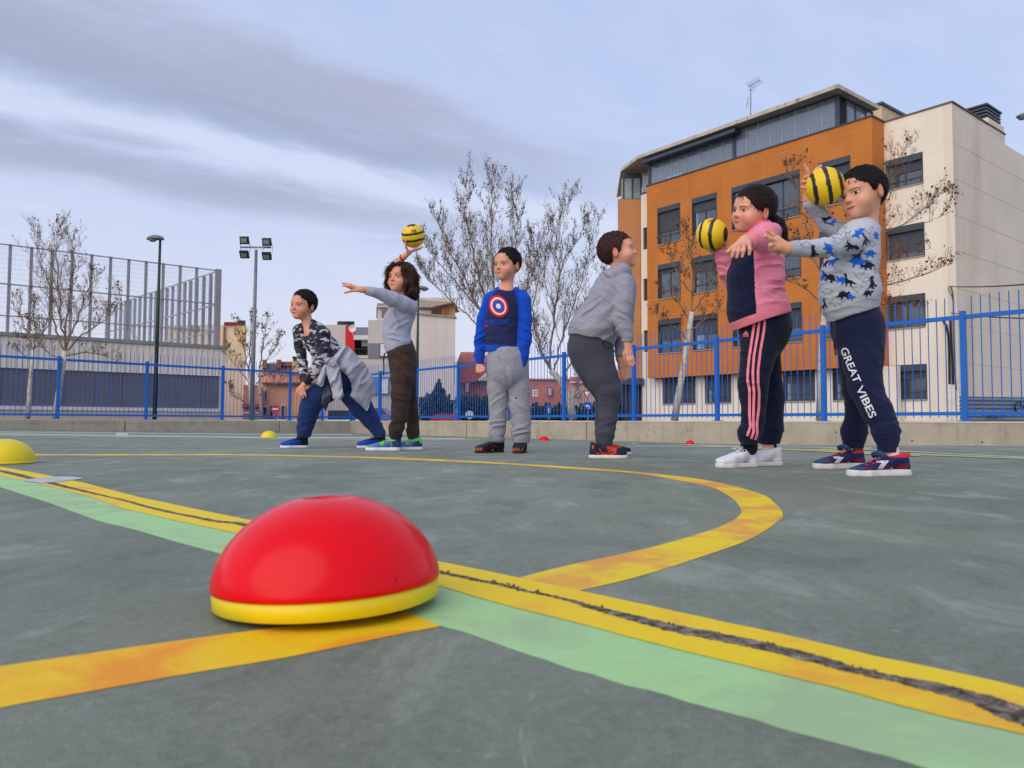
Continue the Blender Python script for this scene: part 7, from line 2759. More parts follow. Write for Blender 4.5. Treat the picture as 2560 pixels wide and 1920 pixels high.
    T.limb(k.pts([(1472, 895, 48, .06), (1490, 945, 36, .12), (1512, 985, 28, .20), (1514, 1015, 25, .25), (1508, 1055, 22, .30), (1506, 1080, 20, .33), (1506, 1140, 17, .34)]), .016, lab=2)
    T.cone(k.c(1505, 950, .14), k.c(1532, 1000, .22), .06, .048, .02)
    T.cone(k.c(1532, 1000, .22), k.c(1512, 1070, .30), .048, .042, .02)
    T.fn(lambda d, P_: np.maximum(d, k.c(1500, 1117, 0)[2] - P_[:, 2]))
    T.clip(k.c(1478, 832), (0, 0, 1))
    dsp = folds([F_(1512, 1075, (.1, 0, 1), .06, .007, 34, -.1), F_(1520, 990, (.2, 0, 1), .07, .005, 26, -.09), F_(1500, 920, (1, 0, 1), .10, .003, 16, -.1), F_(1495, 1090, (0, 0, 1), .05, .006, 36, .12)], .001)
    pa = k.garment('joggers', T, cloth_mat('charcoal_joggers_cloth', L(66, 68, 80), heather=.10, fold=.45), dsp, .0042)
    bv = bvh_of([pa])
    decal('pocket_seam', [ribbon([(1510, 846), (1507, 856), (1512, 868), (1522, 872), (1530, 862)], 2.2)], bv, cloth_mat('pocket_dark', L(34, 35, 42)), pa)
    nv = np.array(L(24, 28, 54))

    def acc(C_, lx, lz, ly):
        org = np.array(L(238, 74, 30))
        C_[(lx > .10) & (lx < .15) & (lz > .045)] = L(190, 60, 40)
        C_[(np.abs(lz - (.03 + .10 * (lx - .07) ** 2 * 60 * .1)) < .0022) & (lx > .04) & (lx < .15)] = org
        return C_
    s1 = k.shoe((1471, -.11), (1568, -.12), None, (nv, nv, nv), L(224, 214, 200), .02, .093, acc, 1.0, True)
    s2 = k.shoe((1486, .38), (1586, .35), .23, (nv, nv, nv), L(216, 206, 194), .02, .093, acc, 1.0, True)
    bo = bvh_of([s1])
    decal('orange_side_mark', [ribbon([(1498, 1121), (1504, 1131), (1520, 1137), (1535, 1134), (1540, 1129), (1530, 1126), (1521, 1130)], 2.6), ribbon([(1482, 1113), (1483, 1122)], 4)], bo, k.lace_mat, s1, .002)
    return k


# ---- 3: boy in the blue raglan sweatshirt ------------------------------------
def kid3():
    k = Kid(5.1, 1268, 'boy in a blue and navy sweatshirt with a round emblem and grey sweatpants',
            skin_mat('skin_d', L(220, 158, 130), .0046, .009, 'closed', (-.003, 0), blush=.45), (1268, 662, 0, 38, -4, 3), .214)
    k.shoe_mat, k.lace_mat = M_shoe, M_black
    k.head((k.c(1266, 716, .01), .045), 1, 1.06, 1.0)
    b = k.body
    sq = (k.V, 1.22)
    k.blimb([(p, r_ * .84) for p, r_ in k.st([(738, 1228, 1304), (780, 1216, 1300), (870, 1218, 1300), (905, 1216, 1318)])], .03, sq)
    k.blimb(k.pts([(1226, 748, 14), (1201, 810, 11), (1198, 890, 9), (1199, 913, 7.5)]), .02)
    k.blimb(k.pts([(1304, 748, 16), (1312, 810, 13), (1303, 895, 11), (1298, 915, 9)]), .02)
    for x in (1193, 1198, 1203): k.chain([(1199, 911, -.0, .016), (x, 920, -.015, .0105)], k=.012)
    k.chain([(1193, 920, -.015, .0085), (1193, 929, -.03, .008), (1198, 930, -.045, .007)])
    k.chain([(1198, 921, -.015, .0085), (1198, 931, -.03, .008), (1203, 930, -.045, .007)])
    k.chain([(1203, 920, -.015, .0085), (1204, 929, -.03, .008), (1208, 926, -.04, .007)])
    k.chain([(1203, 913, -.01, .009), (1210, 920, -.03, .008), (1210, 927, -.04, .007)])
    k.blimb([(p, r_ * .8) for p, r_ in k.st([(930, 1216, 1268), (1015, 1223, 1268), (1098, 1233, 1256, .03), (1120, 1235, 1256, .04)])], .02)
    k.blimb([(p, r_ * .8) for p, r_ in k.st([(930, 1268, 1322), (1015, 1274, 1324), (1098, 1293, 1315, .02), (1120, 1294, 1314, .03)])], .02)
    k.bodymesh(.0042)
    k.hair(hair_mat('hair_black_b', L(11, 8, 8), L(38, 28, 24)), [(q, w - .006 if q > .03 else w) for q, w in BOY_LINE], vol=(.080, .098, .090), cz=.132, fringe=.0022, amp=.0024)
    S = SDF()
    S.limb(k.st([(742, 1232, 1304), (760, 1220, 1306), (790, 1213, 1302), (825, 1211, 1299), (855, 1211, 1301), (880, 1211, 1303), (915, 1216, 1300)]), .02, sq)
    S.limb(k.pts([(1240, 745, 17, 0), (1222, 752, 17, 0), (1205, 798, 15, 0), (1200, 849, 15.5, 0), (1198, 888, 15, 0), (1199, 898, 12.5, 0), (1199, 925, 12, 0)]), .009, lab=1)
    S.limb(k.pts([(1292, 744, 20, 0), (1308, 752, 21, -.01), (1313, 799, 19.5, -.03), (1311, 849, 19.5, -.04), (1305, 893, 18, -.05), (1301, 908, 16, -.05), (1294, 940, 15.5, -.06)]), .009, lab=2)
    S.cone(k.c(1264, 736, .0), k.c(1268, 723, .0), .088, .066, .02)
    S.cone(k.c(1228, 742, .0), k.c(1306, 739, .0), .040, .044, .02)
    S.cone(k.c(1265, 724, -.02), k.h((0, -.02, .03)), .052, .06, .006, 'sub')
    hp, hn = plane_px(k, (1214, 880), (1300, 889))
    zl, zr = k.c(1199, 912)[2], k.c(1297, 926, -.05)[2]

    def cl(d, P_):
        x = P_[:, 0]
        h_ = (P_ - hp) @ hn
        return np.maximum(d, np.where(x < k.c(1213, 900)[0], zl - P_[:, 2], np.where(x > k.c(1291, 900)[0], np.where((P_[:, 1] < k.Y + .02), zr + (x - k.c(1297, 900)[0]) * .3 - P_[:, 2], h_), h_)))
    S.fn(cl)
    h2p, h2n = plane_px(k, (1216, 864), (1296, 870))

    def colf(V):
        blue, navy = np.array(L(14, 72, 186)), np.array(L(38, 42, 84))
        C_ = np.tile(blue, (len(V), 1))
        da = np.minimum(S.label_d(V, 1), S.label_d(V, 2))
        dt = S.label_d(V, 0)
        z = V[:, 2]
        xs_ = (V[:, 0] - k.c(1266, 800)[0]) * FPX / k.Y     # px from the centre line
        zt_ = (z - k.c(1266, 800)[2]) * FPX / k.Y
        lim_l = np.where(zt_ > 8, -60 + np.clip(zt_ - 20, 0, 90) * .62, -200)
        lim_r = np.where(zt_ > 14, 28 - np.clip(zt_ - 30, 0, 90) * .16, 200)
        body = ((dt < da + .002)) & (xs_ > lim_l) & (xs_ < lim_r) & (zt_ < 72)
        hem = (V - h2p) @ h2n > 0
        C_[body & ~hem] = navy
        return C_
    F_ = lambda x, y, a, rr, am, fr, dy=0: (k.c(x, y, dy), unit(a), rr, am, fr)
    dsp = folds([F_(1285, 840, (-.4, 0, 1), .09, .005, 18, -.1), F_(1225, 850, (.2, 0, 1), .07, .004, 22, -.1), F_(1313, 820, (.3, 0, 1), .08, .005, 24, -.06), F_(1200, 850, (-.2, 0, 1), .07, .005, 26, -.04), F_(1302, 880, (0, 0, 1), .05, .004, 34, -.05)], .001)
    sh = k.garment('sweatshirt', S, cloth_mat('raglan_sweatshirt_cloth', heather=.06, fold=.35), dsp, .0052, colf)
    bs = bvh_of([sh])

    def oval(r0, r1, n=40):
        cx, cy, a = 1246.4, 765.6, R(-28)
        o_ = []
        rng = [(r0, 1)] if r1 is None else [(r0, 1)]
        for i in range(n):
            t_ = 2 * math.pi * i / n
            u_, v_ = 23.5 * r0 * math.cos(t_), 28.5 * r0 * math.sin(t_)
            o_.append((cx + u_ * math.cos(a) - v_ * math.sin(a), cy + u_ * math.sin(a) + v_ * math.cos(a)))
        return o_
    for i, (r_, m_) in enumerate(((1.06, M_cord), (1.0, cloth_mat('red_print', L(206, 30, 48), fold=.1)), (.80, cloth_mat('white_print_b', L(226, 218, 218), fold=.1)), (.63, bpy.data.materials['red_print']), (.50, cloth_mat('blue_print_b', L(28, 80, 186), fold=.1)), (.24, bpy.data.materials['white_print_b']))):
        polydecal('emblem_ring', [oval(r_, None)], bs, m_, sh, 3.5, .0016 + .0007 * i)
    decal('lettering', [placed_text('SUPER SOLDIER', (1216, 812), (57, -1.5), (0, -12), .012, .25)], bs, cloth_mat('blue_letter_print', L(22, 78, 190), fold=.1), sh, .0022, label='blue lettering SUPER SOLDIER')
    polydecal('red_print_mark', [[(1213, 801), (1215, 801), (1214, 808), (1212.5, 808)], [(1212, 813), (1221, 814), (1216, 818), (1212.5, 817)]], bs, bpy.data.materials['red_print'], sh, 3, .002)
    T = SDF()
    T.limb(k.st([(868, 1228, 1304), (882, 1222, 1312), (896, 1216, 1321), (925, 1215, 1323)]), .02, (k.V, 1.12))
    T.limb(k.st([(925, 1215, 1272), (970, 1216, 1270), (1015, 1221, 1269), (1055, 1222, 1267), (1083, 1221, 1264, .01), (1096, 1224, 1262, .02), (1130, 1226, 1260, .03)]), .012, lab=1)
    T.limb(k.st([(925, 1266, 1324), (970, 1269, 1326), (1015, 1271, 1327), (1055, 1277, 1328), (1083, 1278, 1327), (1096, 1280, 1325, .01), (1130, 1283, 1322, .02)]), .012, lab=2)
    T.fn(lambda d, P_: np.maximum(d, k.c(1260, 1109, 0)[2] - P_[:, 2]))
    T.clip(k.c(1268, 868), (0, 0, 1))
    dsp = folds([F_(1243, 1080, (.15, 0, 1), .07, .008, 28, -.05), F_(1302, 1085, (-.15, 0, 1), .07, .008, 28, -.05), F_(1300, 1010, (.5, 0, 1), .08, .005, 20, -.08), F_(1240, 1010, (-.3, 0, 1), .07, .005, 22, -.08), F_(1268, 935, (.8, 0, .5), .06, .005, 24, -.1)], .0012)
    pa = k.garment('sweatpants', T, cloth_mat('heather_grey_cloth', L(150, 150, 160), heather=.22, fold=.5), dsp, .0052)
    bv = bvh_of([pa])
    polydecal('knee_tear', [[(1287, 991), (1291, 993), (1293, 996), (1290, 997)]], bv, M_cord, pa, 3)
    mb = MB()
    mb.tube([k.c(1247, 884, -.10), k.c(1247, 894, -.115)], .005, 6)
    mb.build('drawstring', bpy.data.materials['heather_grey_cloth'], pa, True)
    bk = np.array(L(18, 18, 24))

    def acc(C_, lx, lz, ly):
        m_ = (lx > .165) & (lz < .036) & (np.sin(lx * 300 + ly * 260) > -.2)
        C_[m_] = L(150, 62, 28)
        C_[(lx > .18) & (lz < .032) & (np.sin(ly * 500) > .3)] = L(190, 120, 60)
        C_[(np.abs(ly) > .024) & (lx > .05) & (lx < .12) & (np.sin(lx * 220) > .5) & (lz < .05)] = L(190, 60, 44)
        return C_
    ms = cloth_mat('sock_black_b', L(22, 22, 26))
    k.sock(1247, 1104, 1118, .038, .04, ms)
    k.sock(1304, 1104, 1118, .038, .03, ms)
    k.shoe((1258, .07), (1190, -.09), None, (bk, bk, bk), L(30, 28, 28), .014, .093, acc, 1.06)
    k.shoe((1307, .07), (1292, -.15), .21, (bk, bk, bk), L(30, 28, 28), .014, .093, acc, 1.06)
    return k


# ---- 2: long-haired child throwing a ball ------------------------------------
def kid2():
    k = Kid(5.4, 1000, 'child with long brown hair in a pale blue top, raising a ball overhead',
            skin_mat('skin_e', L(222, 158, 126), .0048, .011, 'open', (-.003, 0), blush=.45), (1002, 697, 0, 28, 4, 4), .212)
    k.shoe_mat, k.lace_mat = M_shoe, mat('lace_green', L(90, 214, 60), .7)
    k.head((k.c(1010, 752, .02), .044), .97, 1.05, 1.3)
    b = k.body
    sq = (k.V, .95)
    k.blimb([(p, r_ * .82) for p, r_ in k.st([(768, 984, 1036), (800, 966, 1032), (860, 966, 1026), (900, 972, 1036)])], .03, sq)
    k.blimb(k.pts([(1022, 764, 16, -.08), (960, 739, 11.5, -.21), (915, 725, 8, -.3), (906, 724, 6.8, -.31)]), .02)
    k.blimb(k.pts([(1000, 758, 16, .12), (980, 692, 11, .2), (1000, 650, 8.5, .17), (1010, 642, 6.8, .15)]), .02)
    for x, y in ((892, 719), (893, 723), (896, 726)): k.chain([(906, 724, -.31, .017), (x, y, -.32, .011)], k=.012)
    k.chain([(891, 718, -.32, .009), (874, 711, -.33, .008), (856, 708, -.34, .0068)])
    k.chain([(891, 721, -.32, .009), (873, 715, -.34, .008), (857, 714, -.35, .0068)])
    k.chain([(892, 723, -.31, .0085), (876, 720, -.30, .008), (866, 716, -.30, .0068)])
    k.chain([(896, 726, -.32, .010), (879, 727, -.33, .0088), (862, 732, -.34, .0072)])
    for x, y in ((1021, 629), (1026, 629), (1030, 627)): k.chain([(1010, 642, .15, .017), (x, y, .13, .011)], k=.012)
    k.chain([(1020, 629, .12, .0098), (1015, 617, .10, .0085), (1014, 605, .08, .0072)])
    k.chain([(1029, 627, .12, .009), (1043, 622, .11, .008), (1057, 617, .10, .0068)])
    k.chain([(1027, 629, .14, .009), (1040, 625, .14, .008), (1052, 621, .14, .0068)])
    k.chain([(1024, 630, .16, .009), (1034, 624, .18, .008), (1046, 620, .19, .0068)])
    k.blimb([(p, r_ * .8) for p, r_ in k.st([(930, 974, 1034, -.04), (990, 978, 1024, -.06), (1088, 979, 1000, -.04), (1116, 981, 999, -.03)])], .02)
    k.blimb([(p, r_ * .8) for p, r_ in k.st([(930, 1000, 1040, .07), (1000, 1010, 1042, .1), (1088, 1023, 1044, .1), (1113, 1025, 1043, .1)])], .02)
    k.bodymesh(.0042)
    # shoulder-length hair
    H = SDF()
    E = lambda c, r_, kk=.03, op='add': H.ell(k.h(c), np.array(r_) * k.hs, k.R3, kk * k.hs, op)
    E((0, -.025, .135), (.088, .098, .096), 0)
    E((0, -.075, .070), (.095, .062, .090), .05)
    E((0, -.085, .010), (.094, .055, .055), .04)
    for q in (-1, 1):
        H.cone(k.h((q * .075, .005, .13)), k.h((q * .092, -.010, .02)), .030, .034, .03)
        H.cone(k.h((q * .055, .052, .165)), k.h((q * .082, .030, .07)), .018, .020, .02)
        H.cone(k.h((q * .082, .030, .07)), k.h((q * .078, .040, .015)), .020, .011, .02)
    E((0, .115, .085), (.052, .075, .080), .02, 'sub')
    E((0, .105, .030), (.045, .080, .060), .02, 'sub')
    H.cone(k.h((.01, .080, .190)), k.h((.058, .082, .120)), .014, .012, .01)
    H.cone(k.h((.058, .082, .120)), k.h((.072, .060, .060)), .012, .010, .01)

    def hd(P_):
        q = k.loc(P_)
        an = np.arctan2(q[:, 0], q[:, 1] + .02)
        return .0045 * np.sin(an * 15 + 2.4 * np.sin(q[:, 2] * 26)) + .0022 * np.sin(an * 38 + 3 * np.sin(q[:, 2] * 40)) + .0025 * np.sin(q[:, 2] * 70 + an * 4)
    V, Fc = H.mesh(.0032, hd)
    hm = hair_mat('hair_long_brown', L(30, 15, 13), L(92, 54, 40))
    o = mkobj('hair', V, Fc, hm, k.root, True)
    k.faceattr(o, V)
    k.strands(o, V, Fc, hm, 3600, .05, .07, lambda q: unit_rows(np.stack([q[:, 0] * 5 * (q[:, 2] > .12), (q[:, 1] + .03) * 4 * (q[:, 2] > .12), -.35 - (q[:, 2] < .14) * 1.0], 1)), .0016)
    S = SDF()
    S.limb(k.st([(768, 984, 1040), (780, 972, 1041), (805, 958, 1032), (830, 955, 1025), (855, 959, 1029), (895, 966, 1032)]), .02, sq)
    S.limb(k.pts([(1026, 768, 21, -.06), (1008, 760, 22, -.11), (982, 748, 20.5, -.17), (955, 736, 17.5, -.22), (930, 729, 14, -.275), (900, 723, 11.5, -.31)]), .008, lab=1)
    S.limb(k.pts([(1000, 768, 20, .1), (985, 720, 18, .18), (981, 680, 15, .2), (992, 657, 12.5, .185), (1006, 645, 11, .16)]), .010, lab=2)
    S.cone(k.c(1008, 762, .0), k.c(1008, 756, .0), .060, .055, .015)
    S.clip(*plane_px(k, (964, 886), (1034, 858)))
    ea, en = k.c(912, 725, -.3), unit(k.c(900, 723, -.31) - k.c(930, 729, -.275))
    S.fn(lambda d, P_: np.maximum(d, np.where(P_[:, 0] < k.c(950, 700)[0], (P_ - ea) @ en, -1)))
    eb, eb2 = k.c(1000, 650, .17), unit(k.c(1006, 645, .16) - k.c(992, 657, .185))
    S.fn(lambda d, P_: np.maximum(d, np.where(P_[:, 2] > k.c(1000, 700, .2)[2], (P_ - eb) @ eb2, -1)))
    F_ = lambda x, y, a, rr, am, fr, dy=0: (k.c(x, y, dy), unit(a), rr, am, fr)
    dsp = folds([F_(1010, 830, (-.3, 0, 1), .09, .006, 22, -.1), F_(985, 850, (.3, 0, 1), .08, .005, 24, -.1), F_(990, 790, (.8, 0, .6), .08, .005, 20, -.12), F_(985, 752, (1, 0, .2), .06, .004, 26, -.18)], .0012)
    k.garment('long_sleeved_top', S, cloth_mat('pale_blue_jersey', L(168, 170, 190), heather=.08, fold=.45), dsp, .0052)
    T = SDF()
    T.limb(k.st([(862, 970, 1034), (884, 968, 1040), (915, 972, 1044)]), .02, (k.V, .98))
    T.limb(k.st([(915, 972, 1040, -.03), (945, 974, 1036, -.05), (985, 977, 1028, -.06), (1015, 978, 1023, -.06), (1045, 976, 1019, -.06), (1070, 973, 1012, -.055), (1084, 973, 1006, -.05), (1120, 979, 1004, -.04)]), .012, lab=1)
    T.limb(k.st([(915, 990, 1043, .05), (960, 1002, 1042, .08), (1000, 1010, 1044, .1), (1045, 1014, 1049, .1), (1075, 1015, 1050, .1), (1088, 1018, 1047, .1), (1125, 1021, 1046, .1)]), .012, lab=2)
    T.fn(lambda d, P_: np.maximum(d, k.c(1000, 1101, 0)[2] - P_[:, 2]))
    T.clip(*[(k.c(1000, 858)), (-.35, 0, 1)])
    dsp = folds([F_(992, 1070, (.2, 0, 1), .07, .007, 28, -.06), F_(1000, 1000, (.2, 0, 1), .08, .005, 22, -.08), F_(1032, 1075, (0, 0, 1), .05, .006, 30, .1), F_(1000, 900, (1, 0, .7), .08, .005, 18, -.08)], .0012)
    pa = k.garment('camouflage_trousers', T, cloth_mat('brown_camo_cloth', heather=.06, fold=.5, camo=(L(60, 46, 42), L(69, 50, 44), L(54, 46, 42), L(50, 39, 37)), cscale=9), dsp, .0052)
    mb = MB()
    mb.tube([k.c(962, 882, -.09), k.c(959, 900, -.10), k.c(960, 920, -.10), k.c(959, 938, -.10)], .005, 5)
    mb.build('drawstring', M_cord, pa, True)
    ub = np.array(L(96, 130, 190))
    gr = np.array(L(90, 220, 60))

    def acc(C_, lx, lz, ly):
        C_[(lx < .05)] = L(30, 54, 100)
        C_[(lz > .066)] = gr
        C_[(lx > .17) & (lz < .032)] = gr
        C_[(lx > .10) & (lx < .122) & (lz > .040)] = gr
        C_[(lx < .03) & (lz > .05)] = gr
        return C_
    ms = cloth_mat('sock_blue', L(40, 70, 120))
    k.sock(990, 1098, 1110, .036, -.03, ms)
    k.sock(1036, 1098, 1108, .036, .1, ms)
    k.shoe((1004, -.03), (911, -.05), .245, (ub, ub, ub), L(222, 224, 226), .024, .093, acc, 1.05, True)
    k.shoe((1058, .12), (1000, .06), .225, (ub, ub, ub), L(222, 224, 226), .024, .093, acc, 1.05, True)
    br = k.c(1005, 645, .16)
    ax = unit(k.c(1010, 642, .15) - k.c(1000, 650, .17))
    a1 = unit(np.cross(ax, YAX))
    a2 = np.cross(ax, a1)
    mb = MB()
    for o_ in (0, .006): mb.tube([br + ax * o_ + .0235 * (a1 * math.cos(t_) + a2 * math.sin(t_)) for t_ in np.linspace(0, 6.283, 16)], .0032, 5)
    mb.build('bracelet', M_signred, k.root, True)
    return k


# ---- 1: bending boy in grey camouflage ----------------------------------------
def kid1():
    k = Kid(5.9, 820, 'bending boy in a grey camouflage top with a jacket tied round his waist',
            skin_mat('skin_f', L(220, 156, 128), .0048, .009, 'closed', (-.003, 0), blush=.45), (758, 763, 0, 28, -4, 6), .226)
    k.shoe_mat, k.lace_mat = M_shoe, M_black
    k.head((k.c(772, 822, .01), .045), 1, 1.08, 1)
    b = k.body
    sq = (k.V, .95)
    k.blimb(k.pts([(782, 838, 26), (812, 872, 28), (842, 912, 30), (856, 940, 32)]), .03, sq)
    k.blimb(k.pts([(804, 840, 15, -.1), (801, 904, 11, -.15), (768, 954, 8, -.15), (760, 963, 6.5, -.15)]), .02)
    k.blimb(k.pts([(750, 832, 15, .1), (755, 905, 10, .08), (761, 955, 7.5, .0), (764, 965, 6.5, -.02)]), .02)
    for x, y in ((745, 972), (750, 975), (755, 976), (760, 975)): k.chain([(760, 962, -.15, .016), (x, y, -.16, .0105)], k=.012)
    k.chain([(745, 972, -.16, .0088), (742, 981, -.165, .008), (744, 988, -.16, .0068)])
    k.chain([(750, 975, -.16, .0088), (749, 985, -.168, .008), (751, 993, -.165, .0068)])
    k.chain([(755, 976, -.16, .0088), (756, 987, -.168, .008), (758, 995, -.165, .0068)])
    k.chain([(760, 975, -.16, .0085), (763, 985, -.165, .0078), (765, 992, -.16, .0066)])
    for x, y in ((768, 974), (773, 973)): k.chain([(765, 964, -.02, .016), (x, y, -.06, .0105)], k=.012)
    k.chain([(769, 974, -.06, .0088), (771, 984, -.09, .008), (770, 991, -.10, .0068)])
    k.chain([(774, 973, -.06, .0088), (777, 983, -.09, .008), (776, 989, -.10, .0068)])
    k.blimb(k.pts([(845, 950, 28, 0), (785, 1000, 22, -.04), (766, 1060, 14, -.03), (759, 1090, 8, 0), (757, 1106, 7.5, .01)]), .02)
    k.blimb(k.pts([(862, 950, 28, .06), (902, 1018, 22, .08), (940, 1066, 13, .1), (951, 1090, 8, .1), (952, 1104, 7.5, .1)]), .02)
    k.bodymesh(.0044)
    k.hair(hair_mat('hair_black_c', L(11, 8, 9), L(36, 27, 25)), [(-.14, .012), (-.085, .020), (-.055, .036), (-.040, .05), (-.030, .108), (-.008, .120), (.008, .088), (.018, .096), (.034, .140), (.052, .150), (.08, .150), (.14, .150)], vol=(.082, .101, .092), cz=.130, fringe=.0035, amp=.002)
    S = SDF()
    S.limb(k.pts([(782, 812, 15, .03), (778, 830, 27), (790, 848, 34), (812, 873, 36), (836, 900, 37), (856, 930, 36)]), .02, sq)
    S.limb(k.pts([(792, 824, 22, -.07), (806, 838, 22, -.1), (808, 872, 19.5, -.13), (803, 903, 16.5, -.15), (783, 935, 13.5, -.15), (768, 954, 12, -.15), (754, 970, 11, -.15)]), .009, lab=1)
    S.limb(k.pts([(764, 822, 20, .07), (749, 828, 19, .1), (750, 866, 16, .1), (757, 906, 13.5, .08), (760, 945, 12, .01), (766, 975, 11, -.03)]), .009, lab=2)
    S.cone(k.c(770, 826, .0), k.c(773, 814, .02), .066, .055, .02)
    S.cone(k.c(768, 826, -.05), k.c(758, 796, -.06), .050, .064, .006, 'sub')
    ea, en = k.c(763, 960, -.15), unit(k.c(754, 970, -.15) - k.c(768, 954, -.15))
    S.fn(lambda d, P_: np.maximum(d, np.where((P_[:, 1] < k.Y - .07) & (P_[:, 2] < k.c(780, 930)[2]), (P_ - ea) @ en, -1)))
    S.fn(lambda d, P_: np.maximum(d, np.where((P_[:, 1] >= k.Y - .07) & (P_[:, 0] < k.c(785, 930)[0]), k.c(765, 961)[2] - P_[:, 2], -1)))
    F_ = lambda x, y, a, rr, am, fr, dy=0: (k.c(x, y, dy), unit(a), rr, am, fr)
    dsp = folds([F_(810, 870, (.7, 0, 1), .10, .005, 20, -.1), F_(803, 903, (0, 0, 1), .06, .006, 30, -.15), F_(755, 900, (0, 0, 1), .06, .005, 28, .08), F_(840, 895, (.6, 0, .8), .07, .005, 26, -.1)], .001)
    k.garment('camouflage_top', S, cloth_mat('grey_camo_cloth', heather=.05, fold=.4, camo=(L(50, 48, 60), L(188, 184, 194), L(34, 32, 44), L(60, 58, 70)), cscale=10), dsp, .0056)
    T = SDF()
    T.limb(k.pts([(852, 925, 38), (858, 945, 40)]), .02, sq)
    T.limb(k.pts([(848, 955, 36, -.01), (815, 975, 33, -.03), (786, 996, 31, -.05), (775, 1018, 27, -.05), (768, 1045, 24, -.04), (763, 1068, 21.5, -.03), (760, 1082, 18, -.02), (757, 1110, 15, 0)]), .014, lab=1)
    T.limb(k.pts([(866, 955, 36, .05), (884, 985, 34, .06), (903, 1018, 30, .07), (924, 1045, 24, .09), (940, 1068, 18, .1), (948, 1082, 16, .1), (954, 1110, 13, .1)]), .014, lab=2)
    T.fn(lambda d, P_: np.maximum(d, k.c(760, 1096, 0)[2] - P_[:, 2]))
    dsp = folds([F_(764, 1070, (.1, 0, 1), .07, .006, 28, -.05), F_(780, 1005, (.5, 0, 1), .08, .004, 20, -.08), F_(930, 1060, (1, 0, 1), .07, .005, 24, .05), F_(895, 1000, (1, 0, .3), .08, .003, 18, 0)], .001)
    k.garment('joggers', T, cloth_mat('blue_joggers_cloth', L(30, 52, 100), heather=.10, fold=.5), dsp, .0056)
    # jacket tied by the sleeves round the waist
    jm = cloth_mat('grey_jacket_cloth', L(176, 176, 190), heather=.12, fold=.5)
    under = bvh_of([q for q in k.root.children if q.name.split('.')[0] in ('joggers', 'camouflage_top')])

    def drape(name, poly, dy, parent, puff=.022, fr=(46, 10), seed=0, m=jm, g=2.2, thick=.010):
        V2, F2 = fill_poly(poly, g)
        A = np.array(poly, float)
        seg = [(A[i], A[(i + 1) % len(A)]) for i in range(len(A))]
        Yv = np.zeros(len(V2))
        for i, p in enumerate(V2):
            dmin = min(np.linalg.norm(p - (a_ + (b_ - a_) * np.clip(np.dot(p - a_, b_ - a_) / max(np.dot(b_ - a_, b_ - a_), 1e-6), 0, 1))) for a_, b_ in seg)
            Yv[i] = k.Y + dy(p) - puff * math.sqrt(min(dmin, 9) / 9)
            h = under.ray_cast(Vector(CAM), Vector(ray(*p)).normalized())
            if h[0] is not None: Yv[i] = min(Yv[i], h[0].y - .012)
        nb = [set() for _ in V2]
        for f in F2:
            for j in range(len(f)):
                nb[f[j]].add(f[j - 1])
                nb[f[j - 1]].add(f[j])
        for _ in range(6): Yv = np.array([.4 * Yv[i] + .6 * np.mean([Yv[j] for j in nb[i]]) if nb[i] else Yv[i] for i in range(len(V2))])
        x, y = V2[:, 0] / 30, V2[:, 1] / 30
        ca, sa = math.cos(fr[1] / 10), math.sin(fr[1] / 10)
        u_, v_ = x * ca + y * sa, -x * sa + y * ca
        n_ = vn(u_ * fr[0] / 12 + seed, v_ * .8 + 4, u_ * 0 + seed)
        Yv = Yv - .030 * (1.4 * (1 - np.abs(2 * n_ - 1)) ** 2 - .4)
        fr_ = [CAM + ray(*p) * Yv[i] for i, p in enumerate(V2)]
        bk_ = [CAM + ray(*p) * (Yv[i] + thick) for i, p in enumerate(V2)]
        n = len(V2)
        ed = {}
        for f in F2:
            for j in range(len(f)):
                e = (f[j], f[(j + 1) % len(f)])
                ed[e] = ed.get(e, 0) + 1
        side = [(e[0], e[1], e[1] + n, e[0] + n) for e in ed if (e[1], e[0]) not in ed]
        return mkobj(name, fr_ + bk_, [tuple(reversed(f)) for f in F2] + [tuple(i + n for i in f) for f in F2] + side, m, parent, True)
    main = [(858, 862), (871, 866), (893, 888), (914, 909), (928, 938), (939, 966), (938, 984), (927, 1000), (922, 1020), (917, 1028), (903, 1015), (887, 1001), (875, 989), (880, 976), (878, 958), (869, 940), (852, 926), (845, 914), (832, 916), (818, 912), (817, 903), (834, 890), (848, 876)]
    ja = drape('tied_jacket', main, lambda p: -.12 + .0022 * max(0, p[0] - 870), k.root, .04, (30, 6), 3)
    drape('jacket_sleeve', [(820, 903), (838, 901), (849, 918), (854, 948), (857, 978), (860, 988), (855, 997), (842, 1001), (832, 997), (831, 984), (825, 960), (817, 935), (814, 915)], lambda p: -.20, ja, .05, (34, 2), 7)
    drape('jacket_sleeve', [(816, 905), (827, 912), (817, 930), (812, 948), (809, 963), (803, 967), (786, 958), (789, 950), (797, 940), (806, 918)], lambda p: -.17, ja, .045, (34, 4), 11)
    drape('jacket_lining', [(820, 962), (829, 985), (824, 1003), (815, 1028), (803, 1012), (805, 992), (812, 970)], lambda p: .02, ja, .01, (20, 4), 15, cloth_mat('jacket_lining_cloth', L(96, 98, 112)))
    drape('knot', [(812, 896), (830, 892), (842, 902), (838, 915), (822, 918), (812, 910)], lambda p: -.23, ja, .05, (40, 8), 19)
    bu = np.array(L(10, 66, 186))

    def acc(C_, lx, lz, ly):
        C_[(lx < .04) | (lz > .058)] = L(16, 18, 30)
        return C_
    ms = cloth_mat('sock_dark', L(20, 20, 28))
    k.sock(758, 1090, 1106, .036, .01, ms)
    k.sock(952, 1090, 1102, .036, .11, ms)
    k.shoe((773, .03), (714, -.04), .205, (bu, bu, bu), L(222, 220, 222), .02, .093, acc, 1.05, True)
